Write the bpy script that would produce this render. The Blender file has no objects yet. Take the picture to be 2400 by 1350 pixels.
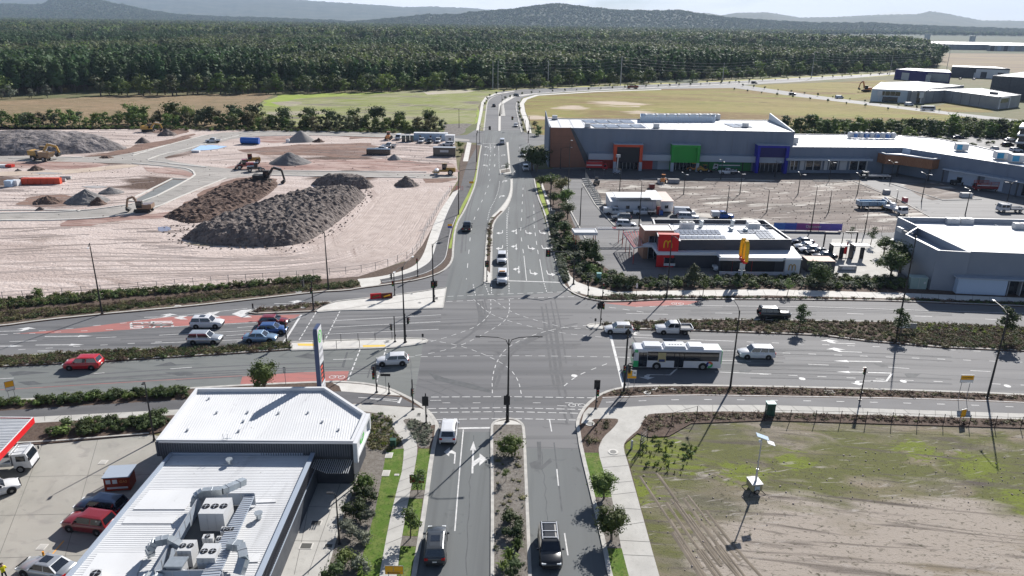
import bpy,math,random,time
from mathutils import Vector,noise
import numpy as np
T0=time.time()
R=math.radians
rnd=random.Random(7)
SC=bpy.context.scene
COL=SC.collection
F,HOR,ROLL,CH=1756.0,625.0,0.015,46.0
_p=math.atan(HOR/F)
_fw=Vector((0,math.cos(_p),-math.sin(_p)));_r0=Vector((1,0,0));_u0=_r0.cross(_fw)
_r=_r0*math.cos(ROLL)+_u0*math.sin(ROLL)
_u=-_r0*math.sin(ROLL)+_u0*math.cos(ROLL)
CAM=Vector((0,0,CH))
from mathutils import Matrix
cd=bpy.data.cameras.new('camera');cd.sensor_width=36;cd.lens=36*F/2400
cd.clip_start=0.5;cd.clip_end=30000
cam=bpy.data.objects.new('camera',cd);COL.objects.link(cam)
cam.matrix_world=Matrix(((_r.x,_u.x,-_fw.x,0),(_r.y,_u.y,-_fw.y,0),(_r.z,_u.z,-_fw.z,CH),(0,0,0,1)))
SC.camera=cam
def G(x,y,z=0.0):
 """survey point (read off the photograph) -> world point at height z"""
 d=_fw*F+_r*(x-1200)+_u*(675-y)
 t=(z-CH)/d.z
 p=CAM+d*t
 return Vector((p.x,p.y,z))
def PX(w):
 v=Vector(w)-CAM;k=v.dot(_fw)
 return(1200+F*v.dot(_r)/k,675-F*v.dot(_u)/k)
def HT(x,y,yt):
 b=G(x,y);lo,hi=0.0,45.0
 for _ in range(40):
  m=(lo+hi)/2
  if PX((b.x,b.y,m))[1]>yt:lo=m
  else:hi=m
 return lo
SUN_AZ,SUN_EL=R(62.5),R(32)
S=Vector((math.cos(SUN_EL)*math.cos(SUN_AZ),math.cos(SUN_EL)*math.sin(SUN_AZ),math.sin(SUN_EL)))
sl=bpy.data.lights.new('sun','SUN');sl.energy=5.0;sl.angle=R(0.53);sl.color=(1,.955,.9)
so=bpy.data.objects.new('sun',sl);COL.objects.link(so);so.rotation_euler=S.to_track_quat('Z','Y').to_euler()
so.location=(60,120,90)
W=bpy.data.worlds.new('World');SC.world=W;W.use_nodes=True
nt=W.node_tree;nt.nodes.clear()
_out=nt.nodes.new('ShaderNodeOutputWorld');_bg=nt.nodes.new('ShaderNodeBackground')
_sky=nt.nodes.new('ShaderNodeTexSky');_sky.sky_type='NISHITA';_sky.sun_disc=False
_sky.sun_elevation=SUN_EL;_sky.sun_rotation=math.pi/2-SUN_AZ
_sky.altitude=50;_sky.air_density=.65;_sky.dust_density=.3;_sky.ozone_density=2.2
_tc=nt.nodes.new('ShaderNodeTexCoord');_sep=nt.nodes.new('ShaderNodeSeparateXYZ')
_mp=nt.nodes.new('ShaderNodeMapping');_mp.inputs['Scale'].default_value=(3,3,22)
_nz=nt.nodes.new('ShaderNodeTexNoise');_nz.inputs['Scale'].default_value=2.2;_nz.inputs['Detail'].default_value=7
_cr=nt.nodes.new('ShaderNodeValToRGB');_cr.color_ramp.elements[0].position=.28;_cr.color_ramp.elements[1].position=.52
_hr=nt.nodes.new('ShaderNodeMapRange');_hr.inputs[1].default_value=.03;_hr.inputs[2].default_value=.12;_hr.inputs[3].default_value=1;_hr.inputs[4].default_value=.03
_ml=nt.nodes.new('ShaderNodeMath');_ml.operation='MULTIPLY'
_mx=nt.nodes.new('ShaderNodeMixRGB');_mx.inputs[2].default_value=(17,17.2,17.6,1)
L=nt.links.new
L(_tc.outputs['Generated'],_sep.inputs[0]);L(_tc.outputs['Generated'],_mp.inputs[0]);L(_mp.outputs[0],_nz.inputs['Vector'])
L(_nz.outputs[0],_cr.inputs[0]);L(_sep.outputs[2],_hr.inputs[0]);L(_cr.outputs[0],_ml.inputs[0]);L(_hr.outputs[0],_ml.inputs[1])
L(_ml.outputs[0],_mx.inputs[0]);L(_sky.outputs[0],_mx.inputs[1]);L(_mx.outputs[0],_bg.inputs[0]);L(_bg.outputs[0],_out.inputs[0])
_bg.inputs[1].default_value=0.05
SC.view_settings.view_transform='Standard';SC.view_settings.look='None'
SC.view_settings.exposure=0.86;SC.view_settings.gamma=1
SC.view_settings.use_curve_mapping=False
SC.cycles.max_bounces=5;SC.cycles.diffuse_bounces=3;SC.cycles.glossy_bounces=3
SC.cycles.transmission_bounces=4;SC.cycles.transparent_max_bounces=6;SC.cycles.volume_bounces=0
SC.cycles.caustics_reflective=False;SC.cycles.caustics_refractive=False
MATS={}
def mat(name,c,rough=.8,metal=0.0,c2=None,sc=1.0,det=5,lo=.35,hi=.65,bump=0.0,bsc=None,c3=None,sc3=8.0,lo3=.5,hi3=.7,stretch=None,rot=0.0,coat=0.0,spec=.25,coord='Object',bdist=.05,dist=0.0):
 """principled material; c/c2 mixed by noise at sc, c3 laid on by a second noise"""
 if name in MATS:return MATS[name]
 m=bpy.data.materials.new(name);m.use_nodes=True;n=m.node_tree.nodes;l=m.node_tree.links
 b=n['Principled BSDF'];b.inputs['Roughness'].default_value=rough;b.inputs['Metallic'].default_value=metal
 b.inputs['Specular IOR Level'].default_value=spec;b.inputs['Coat Weight'].default_value=coat
 b.inputs['Base Color'].default_value=(*c,1)
 vec=None
 if c2 or bump or c3:
  tc=n.new('ShaderNodeTexCoord');mp=n.new('ShaderNodeMapping')
  mp.inputs['Scale'].default_value=stretch or(1,1,1);mp.inputs['Rotation'].default_value=(0,0,rot)
  l.new(tc.outputs[coord],mp.inputs[0]);vec=mp.outputs[0]
 def nz(scale,detail=5,ds=0.0):
  t=n.new('ShaderNodeTexNoise');t.inputs['Scale'].default_value=scale;t.inputs['Detail'].default_value=detail
  t.inputs['Distortion'].default_value=ds
  l.new(vec,t.inputs['Vector']);return t.outputs[0]
 def ramp(src,a,d):
  q=n.new('ShaderNodeMapRange');q.inputs[1].default_value=a;q.inputs[2].default_value=d
  l.new(src,q.inputs[0]);return q.outputs[0]
 cur=None
 if c2:
  mx=n.new('ShaderNodeMixRGB');mx.inputs[1].default_value=(*c,1);mx.inputs[2].default_value=(*c2,1)
  l.new(ramp(nz(sc,det,dist),lo,hi),mx.inputs[0]);cur=mx.outputs[0]
 if c3:
  mx=n.new('ShaderNodeMixRGB');mx.inputs[2].default_value=(*c3,1)
  if cur:l.new(cur,mx.inputs[1])
  else:mx.inputs[1].default_value=(*c,1)
  l.new(ramp(nz(sc3,6,dist),lo3,hi3),mx.inputs[0]);cur=mx.outputs[0]
 if cur:l.new(cur,b.inputs['Base Color'])
 if bump:
  bp=n.new('ShaderNodeBump');bp.inputs['Strength'].default_value=bump;bp.inputs['Distance'].default_value=bdist
  l.new(nz(bsc or sc*3,6),bp.inputs['Height']);l.new(bp.outputs[0],b.inputs['Normal'])
 MATS[name]=m;return m
def layered(name,base,layers,rough=.95,bump=.6,bsc=1.2,bdist=.2):
 """ground material: list of (colour, scale, lo, hi, stretch, rotation, distortion, region); region = list of (x, y, radius) patches or None"""
 m=bpy.data.materials.new(name);m.use_nodes=True;n=m.node_tree.nodes;l=m.node_tree.links;b=n['Principled BSDF']
 b.inputs['Roughness'].default_value=rough;b.inputs['Specular IOR Level'].default_value=.15;tc=n.new('ShaderNodeTexCoord')
 cur=n.new('ShaderNodeRGB');cur.outputs[0].default_value=(*base,1);cur=cur.outputs[0]
 def noisef(sc,st,rot,ds,det=8):
  mp=n.new('ShaderNodeMapping');mp.vector_type='TEXTURE' if False else 'POINT';mp.inputs['Rotation'].default_value=(0,0,rot);l.new(tc.outputs['Object'],mp.inputs[0])
  m2=n.new('ShaderNodeMapping');m2.inputs['Scale'].default_value=(st[0],st[1],1);l.new(mp.outputs[0],m2.inputs[0])
  t=n.new('ShaderNodeTexNoise');t.inputs['Scale'].default_value=sc;t.inputs['Detail'].default_value=det;t.inputs['Distortion'].default_value=ds;l.new(m2.outputs[0],t.inputs['Vector']);return t.outputs[0]
 def op(o,a,c):
  q=n.new('ShaderNodeMath');q.operation=o
  for i,v in enumerate((a,c)):
   if hasattr(v,'links'):l.new(v,q.inputs[i])
   else:q.inputs[i].default_value=v
  return q.outputs[0]
 for col,sc,lo,hi,st,rot,ds,reg in layers:
  f=noisef(sc,st,rot,ds);mr=n.new('ShaderNodeMapRange')
  if reg:
   acc=None
   for rx,ry,rr in reg:
    vm=n.new('ShaderNodeVectorMath');vm.operation='DISTANCE';l.new(tc.outputs['Object'],vm.inputs[0]);vm.inputs[1].default_value=(rx,ry,0)
    g=n.new('ShaderNodeMapRange');g.inputs[1].default_value=0;g.inputs[2].default_value=rr;g.inputs[3].default_value=.34;g.inputs[4].default_value=-.34;l.new(vm.outputs['Value'],g.inputs[0]);acc=g.outputs[0]if acc is None else op('MAXIMUM',acc,g.outputs[0])
   f=op('ADD',f,acc)
  mr.inputs[1].default_value=lo;mr.inputs[2].default_value=hi;l.new(f,mr.inputs[0])
  mx=n.new('ShaderNodeMixRGB');l.new(mr.outputs[0],mx.inputs[0]);l.new(cur,mx.inputs[1]);mx.inputs[2].default_value=(*col,1);cur=mx.outputs[0]
 l.new(cur,b.inputs['Base Color']);bp=n.new('ShaderNodeBump');bp.inputs['Strength'].default_value=bump;bp.inputs['Distance'].default_value=bdist;l.new(noisef(bsc,(1,1),0,.5),bp.inputs['Height']);l.new(bp.outputs[0],b.inputs['Normal'])
 MATS[name]=m;return m
def glassy(name,c,rough=.05,spec=.8):
 return mat(name,c,rough,0,spec=spec,coat=.3)
M=dict(asphalt=layered('asphalt',(.145,.146,.152),[((.185,.185,.188),.06,.4,.65,(.3,1),-.03,.5,None),((.105,.107,.112),.45,.48,.70,(.035,1),-.03,.4,None),((.19,.19,.19),.5,.56,.8,(.03,1.2),-.03,.3,None),((.075,.076,.08),.35,.64,.78,(.5,1),0,2,None)],.75,.25,25,.008),asphalt_ns=layered('asphalt_ns',(.125,.133,.136),[((.16,.172,.172),.08,.4,.65,(1,.25),0,.5,None),((.10,.105,.108),.5,.50,.72,(1,.03),.02,.4,None),((.185,.19,.19),.5,.58,.8,(1.2,.03),.02,.3,None),((.07,.073,.075),.4,.64,.78,(1,.5),0,2,None)],.75,.25,25,.008),asphalt_dark=mat('asphalt_dark',(.075,.075,.08),.8,c2=(.10,.10,.105),sc=.4,c3=(.06,.06,.065),sc3=2,bump=.2,bsc=30,bdist=.01),patch=mat('patch',(.085,.09,.095),.8,c2=(.11,.115,.12),sc=1.2),concrete=mat('concrete',(.47,.46,.43),.85,c2=(.40,.39,.365),sc=.5,c3=(.33,.32,.30),sc3=3,lo3=.55,hi3=.9),concrete_white=mat('concrete_white',(.60,.585,.55),.85,c2=(.53,.515,.48),sc=.6,c3=(.42,.41,.39),sc3=2.5,lo3=.6,hi3=.95),forecourt=mat('forecourt',(.37,.355,.32),.8,c2=(.31,.30,.27),sc=.12,c3=(.22,.21,.20),sc3=.5,lo3=.55,hi3=.9,dist=1.5),kerb=mat('kerb',(.50,.485,.45),.85,c2=(.38,.37,.35),sc=1.3),paint=mat('paint',(.66,.66,.65),.7,c2=(.42,.42,.42),sc=1.6,lo=.40,hi=.75,c3=(.30,.30,.30),sc3=9,lo3=.52,hi3=.8),red_paint=mat('red_paint',(.40,.155,.14),.85,c2=(.33,.14,.125),sc=.5,c3=(.20,.13,.125),sc3=1.6,lo3=.48,hi3=.85,stretch=(.15,1,1)),yellow_paint=mat('yellow_paint',(.75,.50,.10),.7),orange_paint=mat('orange_paint',(.78,.36,.06),.7),mulch=mat('mulch',(.085,.058,.045),.95,c2=(.13,.095,.075),sc=2.5,c3=(.045,.03,.025),sc3=7,bump=.6,bsc=14),mulch_grey=mat('mulch_grey',(.21,.195,.175),.95,c2=(.14,.125,.11),sc=3,c3=(.075,.06,.05),sc3=9,lo3=.55,hi3=.75,bump=.6,bsc=12),grass=layered('grass',(.085,.15,.022),[((.13,.175,.042),1.1,.42,.6,(1,1),0,0,None),((.20,.19,.075),.5,.55,.75,(1,.6),0,1,None),((.045,.085,.012),5,.5,.7,(1,1),0,0,None)],.9,.8,22,.04),)
def plain(name,c,rough=.5,metal=0.0,**k):return mat(name,c,rough,metal,**k)
class MB:
 def __init__(s):s.v=[];s.f=[];s.m=[]
 def add(s,vs,fs,mi=0):
  o=len(s.v);s.v+=[tuple(v)for v in vs]
  for f in fs:s.f.append(tuple(i+o for i in f));s.m.append(mi)
  return s
 def box(s,c,d,rz=0.0,mi=0,tilt=0.0):
  x,y,z=d[0]/2,d[1]/2,d[2]/2;ca,sa=math.cos(rz),math.sin(rz);vs=[]
  ct,st=math.cos(tilt),math.sin(tilt)
  for k in(-z,z):
   for a,b in((-x,-y),(x,-y),(x,y),(-x,y)):
    a2,k2=a*ct+k*st,-a*st+k*ct
    vs.append((c[0]+a2*ca-b*sa,c[1]+a2*sa+b*ca,c[2]+k2))
  return s.add(vs,[(3,2,1,0),(4,5,6,7),(0,1,5,4),(1,2,6,5),(2,3,7,6),(3,0,4,7)],mi)
 def bb(s,x0,x1,y0,y1,z0,z1,mi=0):
  return s.box(((x0+x1)/2,(y0+y1)/2,(z0+z1)/2),(abs(x1-x0),abs(y1-y0),abs(z1-z0)),0,mi)
 def beam(s,a,b,w,h,mi=0):
  """box beam from a to b, width w (horizontal), height h"""
  a,b=Vector(a),Vector(b);d=(b-a)
  if d.length<1e-6:return s
  d.normalize();up=Vector((0,0,1))
  if abs(d.z)>.99:up=Vector((0,1,0))
  q=d.cross(up).normalized();n=q.cross(d).normalized();vs=[]
  for p in(a,b):
   for i,j in((-1,-1),(1,-1),(1,1),(-1,1)):vs.append(p+q*(i*w/2)+n*(j*h/2))
  return s.add(vs,[(3,2,1,0),(4,5,6,7),(0,1,5,4),(1,2,6,5),(2,3,7,6),(3,0,4,7)],mi)
 def tube(s,pts,r,n=6,mi=0):
  pts=[Vector(p)for p in pts];rs=r if isinstance(r,(list,tuple))else[r]*len(pts);o=len(s.v)
  for i,p in enumerate(pts):
   d=(pts[min(i+1,len(pts)-1)]-pts[max(i-1,0)]).normalized()
   up=Vector((0,0,1))if abs(d.z)<.9 else Vector((1,0,0))
   q=d.cross(up).normalized();w=q.cross(d)
   for k in range(n):
    a=2*math.pi*k/n;s.v.append(tuple(p+(q*math.cos(a)+w*math.sin(a))*rs[i]))
  for i in range(len(pts)-1):
   for k in range(n):
    k2=(k+1)%n;s.f.append((o+i*n+k,o+i*n+k2,o+(i+1)*n+k2,o+(i+1)*n+k));s.m.append(mi)
  s.f.append(tuple(o+k for k in range(n))[::-1]);s.m.append(mi)
  s.f.append(tuple(o+(len(pts)-1)*n+k for k in range(n)));s.m.append(mi)
  return s
 def cyl(s,c,r,h,n=12,mi=0,axis='z'):
  c=Vector(c);d={'x':Vector((h/2,0,0)),'y':Vector((0,h/2,0)),'z':Vector((0,0,h/2))}[axis]
  return s.tube([c-d,c+d],r,n,mi)
 def prism(s,poly,z0,z1,mi=0,top=None,bottom=False):
  n=len(poly);area=sum(poly[i][0]*poly[(i+1)%n][1]-poly[(i+1)%n][0]*poly[i][1]for i in range(n))
  if area<0:poly=poly[::-1]
  zz0=z0 if isinstance(z0,(list,tuple))else[z0]*n;zz1=z1 if isinstance(z1,(list,tuple))else[z1]*n
  if area<0:zz0,zz1=zz0[::-1],zz1[::-1]
  o=len(s.v);s.v+=[(p[0],p[1],z)for p,z in zip(poly,zz0)]+[(p[0],p[1],z)for p,z in zip(poly,zz1)]
  for i in range(n):
   j=(i+1)%n;s.f.append((o+i,o+j,o+n+j,o+n+i));s.m.append(mi)
  s.f.append(tuple(range(o+n,o+2*n)));s.m.append(mi if top is None else top)
  if bottom:s.f.append(tuple(range(o,o+n))[::-1]);s.m.append(mi)
  return s
 def quad(s,a,b,c,d,mi=0):return s.add([a,b,c,d],[(0,1,2,3)],mi)
 def sphere(s,c,r,nu=8,nv=5,mi=0,sz=1.0):
  vs=[];fs=[]
  for j in range(nv+1):
   t=math.pi*j/nv
   for i in range(nu):
    a=2*math.pi*i/nu;vs.append((c[0]+r*math.sin(t)*math.cos(a),c[1]+r*math.sin(t)*math.sin(a),c[2]+r*sz*math.cos(t)))
  for j in range(nv):
   for i in range(nu):
    fs.append((j*nu+i,(j+1)*nu+i,(j+1)*nu+(i+1)%nu,j*nu+(i+1)%nu))
  return s.add(vs,fs,mi)
 def mesh(s,name,mats,origin=None,smooth=False):
  me=bpy.data.meshes.new(name)
  vs=s.v if origin is None else[(v[0]-origin[0],v[1]-origin[1],v[2]-origin[2])for v in s.v]
  me.from_pydata(vs,[],s.f);mats=mats if isinstance(mats,(list,tuple))else[mats]
  for m in mats:me.materials.append(m)
  if len(mats)>1:me.polygons.foreach_set('material_index',s.m)
  if smooth:me.polygons.foreach_set('use_smooth',[True]*len(me.polygons))
  me.update();return me
 def build(s,name,mats,parent=None,origin=None,smooth=False,**tags):
  o=bpy.data.objects.new(name,s.mesh(name,mats,origin,smooth));COL.objects.link(o)
  if parent is not None:o.parent=parent
  for k,v in tags.items():o[k]=v
  return o
def tag(o,label,cat,group=None):
 o['label']=label;o['category']=cat
 if group:o['group']=group
 return o
def thing(name,label,cat,loc=(0,0,0),rz=0.0,group=None):
 o=bpy.data.objects.new(name,None);COL.objects.link(o);o.location=loc;o.rotation_euler=(0,0,rz)
 o.empty_display_size=.3
 return tag(o,label,cat,group)
def kids(o):return[c for c in ALLKIDS.get(o.name,[])]if False else list(o.children)
def dup(root,loc,rz=0.0,label=None,group=None,scale=None,name=None):
 def cp(o,par):
  c=o.copy();COL.objects.link(c);c.parent=par
  for k in o.children:cp(k,c)
  return c
 r=cp(root,None);r.location=loc;r.rotation_euler=(0,0,rz)
 if name:r.name=name
 if label:r['label']=label
 if group:r['group']=group
 if scale:r.scale=(scale,)*3 if not isinstance(scale,tuple)else scale
 return r
def inst(me_or_obj,name,parent,loc=(0,0,0),rz=0.0,scale=None):
 me=me_or_obj.data if hasattr(me_or_obj,'data')else me_or_obj
 o=bpy.data.objects.new(name,me);COL.objects.link(o);o.parent=parent;o.location=loc;o.rotation_euler=(0,0,rz)
 if scale:o.scale=scale
 return o
def smooth(pts,k=2):
 """Chaikin-round an open polyline"""
 for _ in range(k):
  q=[pts[0]]
  for a,b in zip(pts,pts[1:]):
   q.append((a[0]*.75+b[0]*.25,a[1]*.75+b[1]*.25));q.append((a[0]*.25+b[0]*.75,a[1]*.25+b[1]*.75))
  q.append(pts[-1]);pts=q
 return pts
def PG(pts,z=0.0):return[G(x,y,z)for x,y in pts]
from mathutils.geometry import tessellate_polygon
def sheet(name,pts,z,m,kind='structure',parent=None,world=False,thick=0.0,origin=True,**tags):
 P=[Vector((p[0],p[1],z))for p in pts]if world else PG(pts,z)
 tris=tessellate_polygon([P]);b=MB()
 n=len(P);area=sum(P[i].x*P[(i+1)%n].y-P[(i+1)%n].x*P[i].y for i in range(n))
 fs=[]
 for t in tris:
  a,c,d=(P[i]for i in t)
  if(c-a).cross(d-a).z<0:t=t[::-1]
  fs.append(tuple(t))
 b.add(P,fs)
 if thick:
  lo=[p-Vector((0,0,thick))for p in P]
  b.add(P+lo,[((i,i+n,(i+1)%n+n,(i+1)%n)if area>0 else(i,(i+1)%n,(i+1)%n+n,i+n))for i in range(n)])
 o=b.build(name,m,parent)
 if kind:o['kind']=kind
 for k,v in tags.items():o[k]=v
 return o
def offset_line(P,w):
 """left/right offset pair of a world polyline"""
 A,B=[],[]
 for i,p in enumerate(P):
  d=(P[min(i+1,len(P)-1)]-P[max(i-1,0)]);d.z=0;d.normalize();q=Vector((-d.y,d.x,0))
  A.append(p+q*w/2);B.append(p-q*w/2)
 return A,B
def resample(P,step):
 out=[P[0]];acc=0
 segs=[]
 L_=[0]
 for a,b in zip(P,P[1:]):L_.append(L_[-1]+(b-a).length)
 n=max(1,int(round(L_[-1]/step)));res=[]
 for k in range(n+1):
  t=L_[-1]*k/n;i=0
  while i<len(L_)-2 and L_[i+1]<t:i+=1
  u=(t-L_[i])/max(1e-9,L_[i+1]-L_[i]);res.append(P[i].lerp(P[i+1],u))
 return res
def kerb(pts,name='kerb',z0=0.0,z1=.15,w=.32,closed=False,k=1,m=None,world=False,step=None):
 P=pts if world else PG(smooth(pts,k)if k else pts,0)
 if closed:P=P+[P[0]]
 A,B=offset_line(P,w);b=MB();n=len(P)
 vs=[]
 for a,c in zip(A,B):vs+=[(a.x,a.y,z0),(a.x,a.y,z1),(c.x,c.y,z1),(c.x,c.y,z0)]
 fs=[]
 for i in range(n-1):
  o=i*4
  for j in range(3):fs.append((o+j,o+j+4,o+j+5,o+j+1))
 b.add(vs,fs);b.add(vs[:4],[(0,1,2,3)]);b.add(vs[-4:],[(3,2,1,0)])
 o=b.build(name,m or M['kerb']);o['kind']='structure';return o
MARK=MB();MARKR=MB()
MZ=.022
def strip(P,w,z=None,mb=None):
 z=MZ if z is None else z;mb=mb or MARK
 A,B=offset_line(P,w);n=len(P);vs=[]
 for a,c in zip(A,B):vs+=[(a.x,a.y,z),(c.x,c.y,z)]
 mb.add(vs,[(2*i,2*i+1,2*i+3,2*i+2)for i in range(n-1)])
def line(pts,w=.14,z=None,k=1,mb=None):strip(PG(smooth(pts,k)),w,z,mb)
def dashes(pts,on,off,w=.14,z=None,start=0.0,k=2,mb=None):
 P=PG(smooth(pts,k));L_=[0]
 for a,b in zip(P,P[1:]):L_.append(L_[-1]+(b-a).length)
 def at(t):
  i=0
  while i<len(L_)-2 and L_[i+1]<t:i+=1
  return P[i].lerp(P[i+1],(t-L_[i])/max(1e-9,L_[i+1]-L_[i]))
 t=start
 while t<L_[-1]:
  e=min(t+on,L_[-1]);strip([at(t),at((t+e)/2),at(e)],w,z,mb);t+=on+off
def poly_mark(pts,z=None,mb=None,world=False):
 z=MZ if z is None else z;P=[Vector((p[0],p[1],z))for p in pts]if world else PG(pts,z)
 fs=[]
 for t in tessellate_polygon([P]):
  a,c,d=(P[i]for i in t);fs.append(tuple(t)if(c-a).cross(d-a).z>0 else tuple(t[::-1]))
 (mb or MARK).add(P,fs)
def arrow(px,py,ang,kind='s',s=1.0,z=None,L_=6.0,flip=1,off=(0,0)):
 """painted lane arrow with its tail at the survey point; ang is heading in degrees from +X"""
 o=G(px,py);a=R(ang);c_,s_=math.cos(a),math.sin(a)
 def w(x,y):y*=flip;return(o.x+(x*c_-y*s_)*s,o.y+(x*s_+y*c_)*s)
 if kind=='s':
  poly_mark([w(0,.1),w(0,-.1),w(L_-1.9,-.1),w(L_-1.9,-.33),w(L_,0),w(L_-1.9,.33),w(L_-1.9,.1)],z,world=True)
 elif kind=='t':
  poly_mark([w(0,.1),w(0,-.1),w(L_*.6,-.1),w(L_*.72,.5),w(L_*.72,.9),w(L_*.9,.9),w(L_*.64,1.8),w(L_*.38,.9),w(L_*.56,.9),w(L_*.56,.55),w(L_*.5,.1)],z,world=True)
 elif kind=='st':
  poly_mark([w(0,.1),w(0,-.1),w(L_-1.9,-.1),w(L_-1.9,-.33),w(L_,0),w(L_-1.9,.33),w(L_-1.9,.1),w(L_*.36,.1),w(L_*.48,.7),w(L_*.6,.7),w(L_*.42,1.5),w(L_*.22,.7),w(L_*.34,.7),w(L_*.2,.1)],z,world=True)
MZ=.030
AZ=.020
sand=layered('sand',(.50,.425,.39),[((.40,.33,.30),.05,.42,.62,(.3,1),.15,1.2,None),((.57,.495,.46),.3,.5,.7,(.1,1),.12,1,None),((.24,.185,.16),.12,.58,.74,(.3,1),.2,1.5,None),((.32,.26,.235),.9,.57,.76,(.06,1),.12,1.2,None),((.11,.075,.06),.05,.50,.62,(.5,1),.1,1.5,[(-40,200,14),(-135,262,40),(-105,215,26),(-60,262,30),(-52,232,22),(-150,215,30),(-75,190,16)])],.95,.9,1.3,.3)
sand_tracked=layered('sand_tracked',(.50,.425,.39),[((.40,.33,.30),.4,.42,.6,(1.4,.08),-.33,.6,None),((.56,.485,.45),.9,.5,.7,(1.4,.05),-.36,.8,None),((.27,.215,.19),.8,.57,.72,(1.6,.05),-.3,.6,None)],.95,.9,2,.2)
brown_soil=mat('brown_soil',(.17,.105,.082),.95,c2=(.25,.165,.13),sc=.12,c3=(.10,.06,.05),sc3=.5,stretch=(.4,1,1),bump=.8,bsc=.9,bdist=.3,dist=1)
red_soil=mat('red_soil',(.27,.165,.14),.95,c2=(.42,.32,.285),sc=.15,c3=(.15,.09,.075),sc3=.6,stretch=(.3,1,1),bump=.7,bsc=.9,bdist=.3,dist=1)
gravel_road=mat('gravel_road',(.30,.285,.265),.9,c2=(.38,.355,.33),sc=.12,c3=(.22,.21,.195),sc3=.8,stretch=(.3,1,1))
track_soil=mat('track_soil',(.50,.42,.34),.95,c2=(.42,.34,.28),sc=.2)
wet_clay=mat('wet_clay',(.33,.32,.31),.35,c2=(.42,.39,.36),sc=.3)
_q=lambda x,y,r:(G(x,y).x,G(x,y).y,r)
lot_dirt=layered('lot_dirt',(.22,.185,.135),[((.125,.12,.08),.10,.40,.6,(.5,1),.1,1.5,None),((.24,.21,.17),.14,.52,.68,(.3,1),.1,2,None),((.115,.12,.045),.22,.46,.66,(.5,1),.1,1.5,[_q(1520,1080,15),_q(1700,1060,14),_q(2050,1080,18),_q(2350,1110,18),_q(1520,1250,10),_q(1900,1120,14)]),((.145,.175,.03),.5,.55,.72,(.7,1),0,2,[_q(1530,1050,11),_q(1600,1080,8),_q(1490,1150,7),_q(1740,1110,7),_q(2290,1090,7),_q(2150,1055,6),_q(1860,1080,5),_q(2390,1170,7)]),((.33,.29,.25),.12,.56,.70,(.22,1),.12,2.5,[_q(1900,1290,20),_q(2250,1270,22),_q(2100,1330,18),_q(1750,1330,12)]),((.10,.085,.075),.4,.54,.70,(.10,1),.15,2.5,None),((.36,.33,.30),1.1,.60,.76,(.2,1),-.2,2,None),((.07,.065,.045),3,.56,.72,(.6,1),0,1,None)],.95,.8,6,.06)
base_soil=mat('base_soil',(.14,.12,.06),.95,c2=(.10,.12,.045),sc=.02,c3=(.18,.15,.09),sc3=.1)
dry_field=layered('dry_field',(.25,.18,.11),[((.20,.155,.09),.04,.4,.6,(.4,1),0,1,None),((.30,.225,.145),.3,.5,.7,(.4,1),0,.5,None),((.12,.10,.055),.5,.56,.72,(.5,1),0,.5,None)],.95,.8,1,.3)
yellow_field=layered('yellow_field',(.24,.20,.065),[((.17,.11,.045),.02,.42,.6,(.3,1),.1,1,None),((.20,.20,.045),.05,.48,.64,(.25,1),0,1,None),((.30,.25,.10),.4,.52,.72,(.3,1),0,1,None),((.12,.10,.03),.3,.58,.74,(.3,1),0,1,None),((.46,.38,.30),.10,.545,.64,(.3,1),.05,1.5,[_q(1450,243,38),_q(1500,262,26),_q(1330,252,24),_q(1262,275,22),_q(1700,290,20)])],.95,.8,1,.3)
green_field=layered('green_field',(.22,.24,.085),[((.28,.27,.16),.035,.44,.62,(.5,1),0,1,None),((.17,.15,.12),.05,.54,.66,(.4,1),0,1.5,None),((.17,.21,.04),.12,.52,.68,(.4,1),0,1,None),((.33,.31,.21),.35,.56,.72,(1.3,.10),.45,1.2,None)],.95,.8,1,.3)
bright_grass=mat('bright_grass',(.20,.27,.035),.95,c2=(.27,.32,.07),sc=.1,bump=.5,bsc=1)
carpark_dirt=layered('carpark_dirt',(.17,.14,.125),[((.10,.08,.07),.07,.42,.6,(.4,1),-.2,1,None),((.24,.20,.175),.3,.5,.7,(.2,1),-.15,1,None),((.50,.475,.43),.09,.535,.62,(.35,1),-.2,1.8,None),((.55,.52,.48),.5,.60,.72,(.15,1),-.3,1.5,None),((.08,.065,.06),.8,.58,.72,(.12,1),-.1,1,None)],.85,.5,1.5,.12)
def rough(pts,amp,step,seed=1,z=0.0):
 """survey outline -> world outline with an uneven edge"""
 P=PG(pts+[pts[0]],z);P=resample(P,step)[:-1];r_=random.Random(seed);out=[]
 for p in P:out.append((p.x+r_.uniform(-amp,amp),p.y+r_.uniform(-amp,amp)))
 return out
def soil(name,pts,m,z,amp=1.5,step=5,seed=1):return sheet(name,rough(pts,amp,step,seed),z,m,world=True)
b=MB();b.add([(-14000,-300,0),(14000,-300,0),(14000,16000,0),(-14000,16000,0)],[(0,1,2,3)])
b.build('ground',base_soil)['kind']='structure'
FZ=.01
sheet('dry_field',[(-500,262),(-400,232),(0,237),(300,224),(620,219),(640,222),(610,240),(600,262),(660,300),(0,305),(-500,315)],FZ,dry_field)
sheet('green_field',[(660,222),(900,216),(1060,209),(1150,207),(1180,214),(1140,226),(1120,250),(1112,290),(1060,306),(600,304),(595,262),(615,240)],FZ+.004,green_field)
soil('bright_grass',[(655,223),(760,219),(900,216),(950,217),(800,224),(690,232),(650,252),(612,247),(622,236)],bright_grass,FZ+.010,2,12)
soil('bright_grass',[(1112,292),(1120,250),(1125,262),(1118,290)],bright_grass,FZ+.010,.5,6)
soil('bare_patch',[(640,240),(700,236),(720,243),(690,250),(640,248)],mat('bare_patch',(.24,.20,.17),.95,c2=(.33,.32,.2),sc=.2),FZ+.012,3,12,3)
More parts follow.
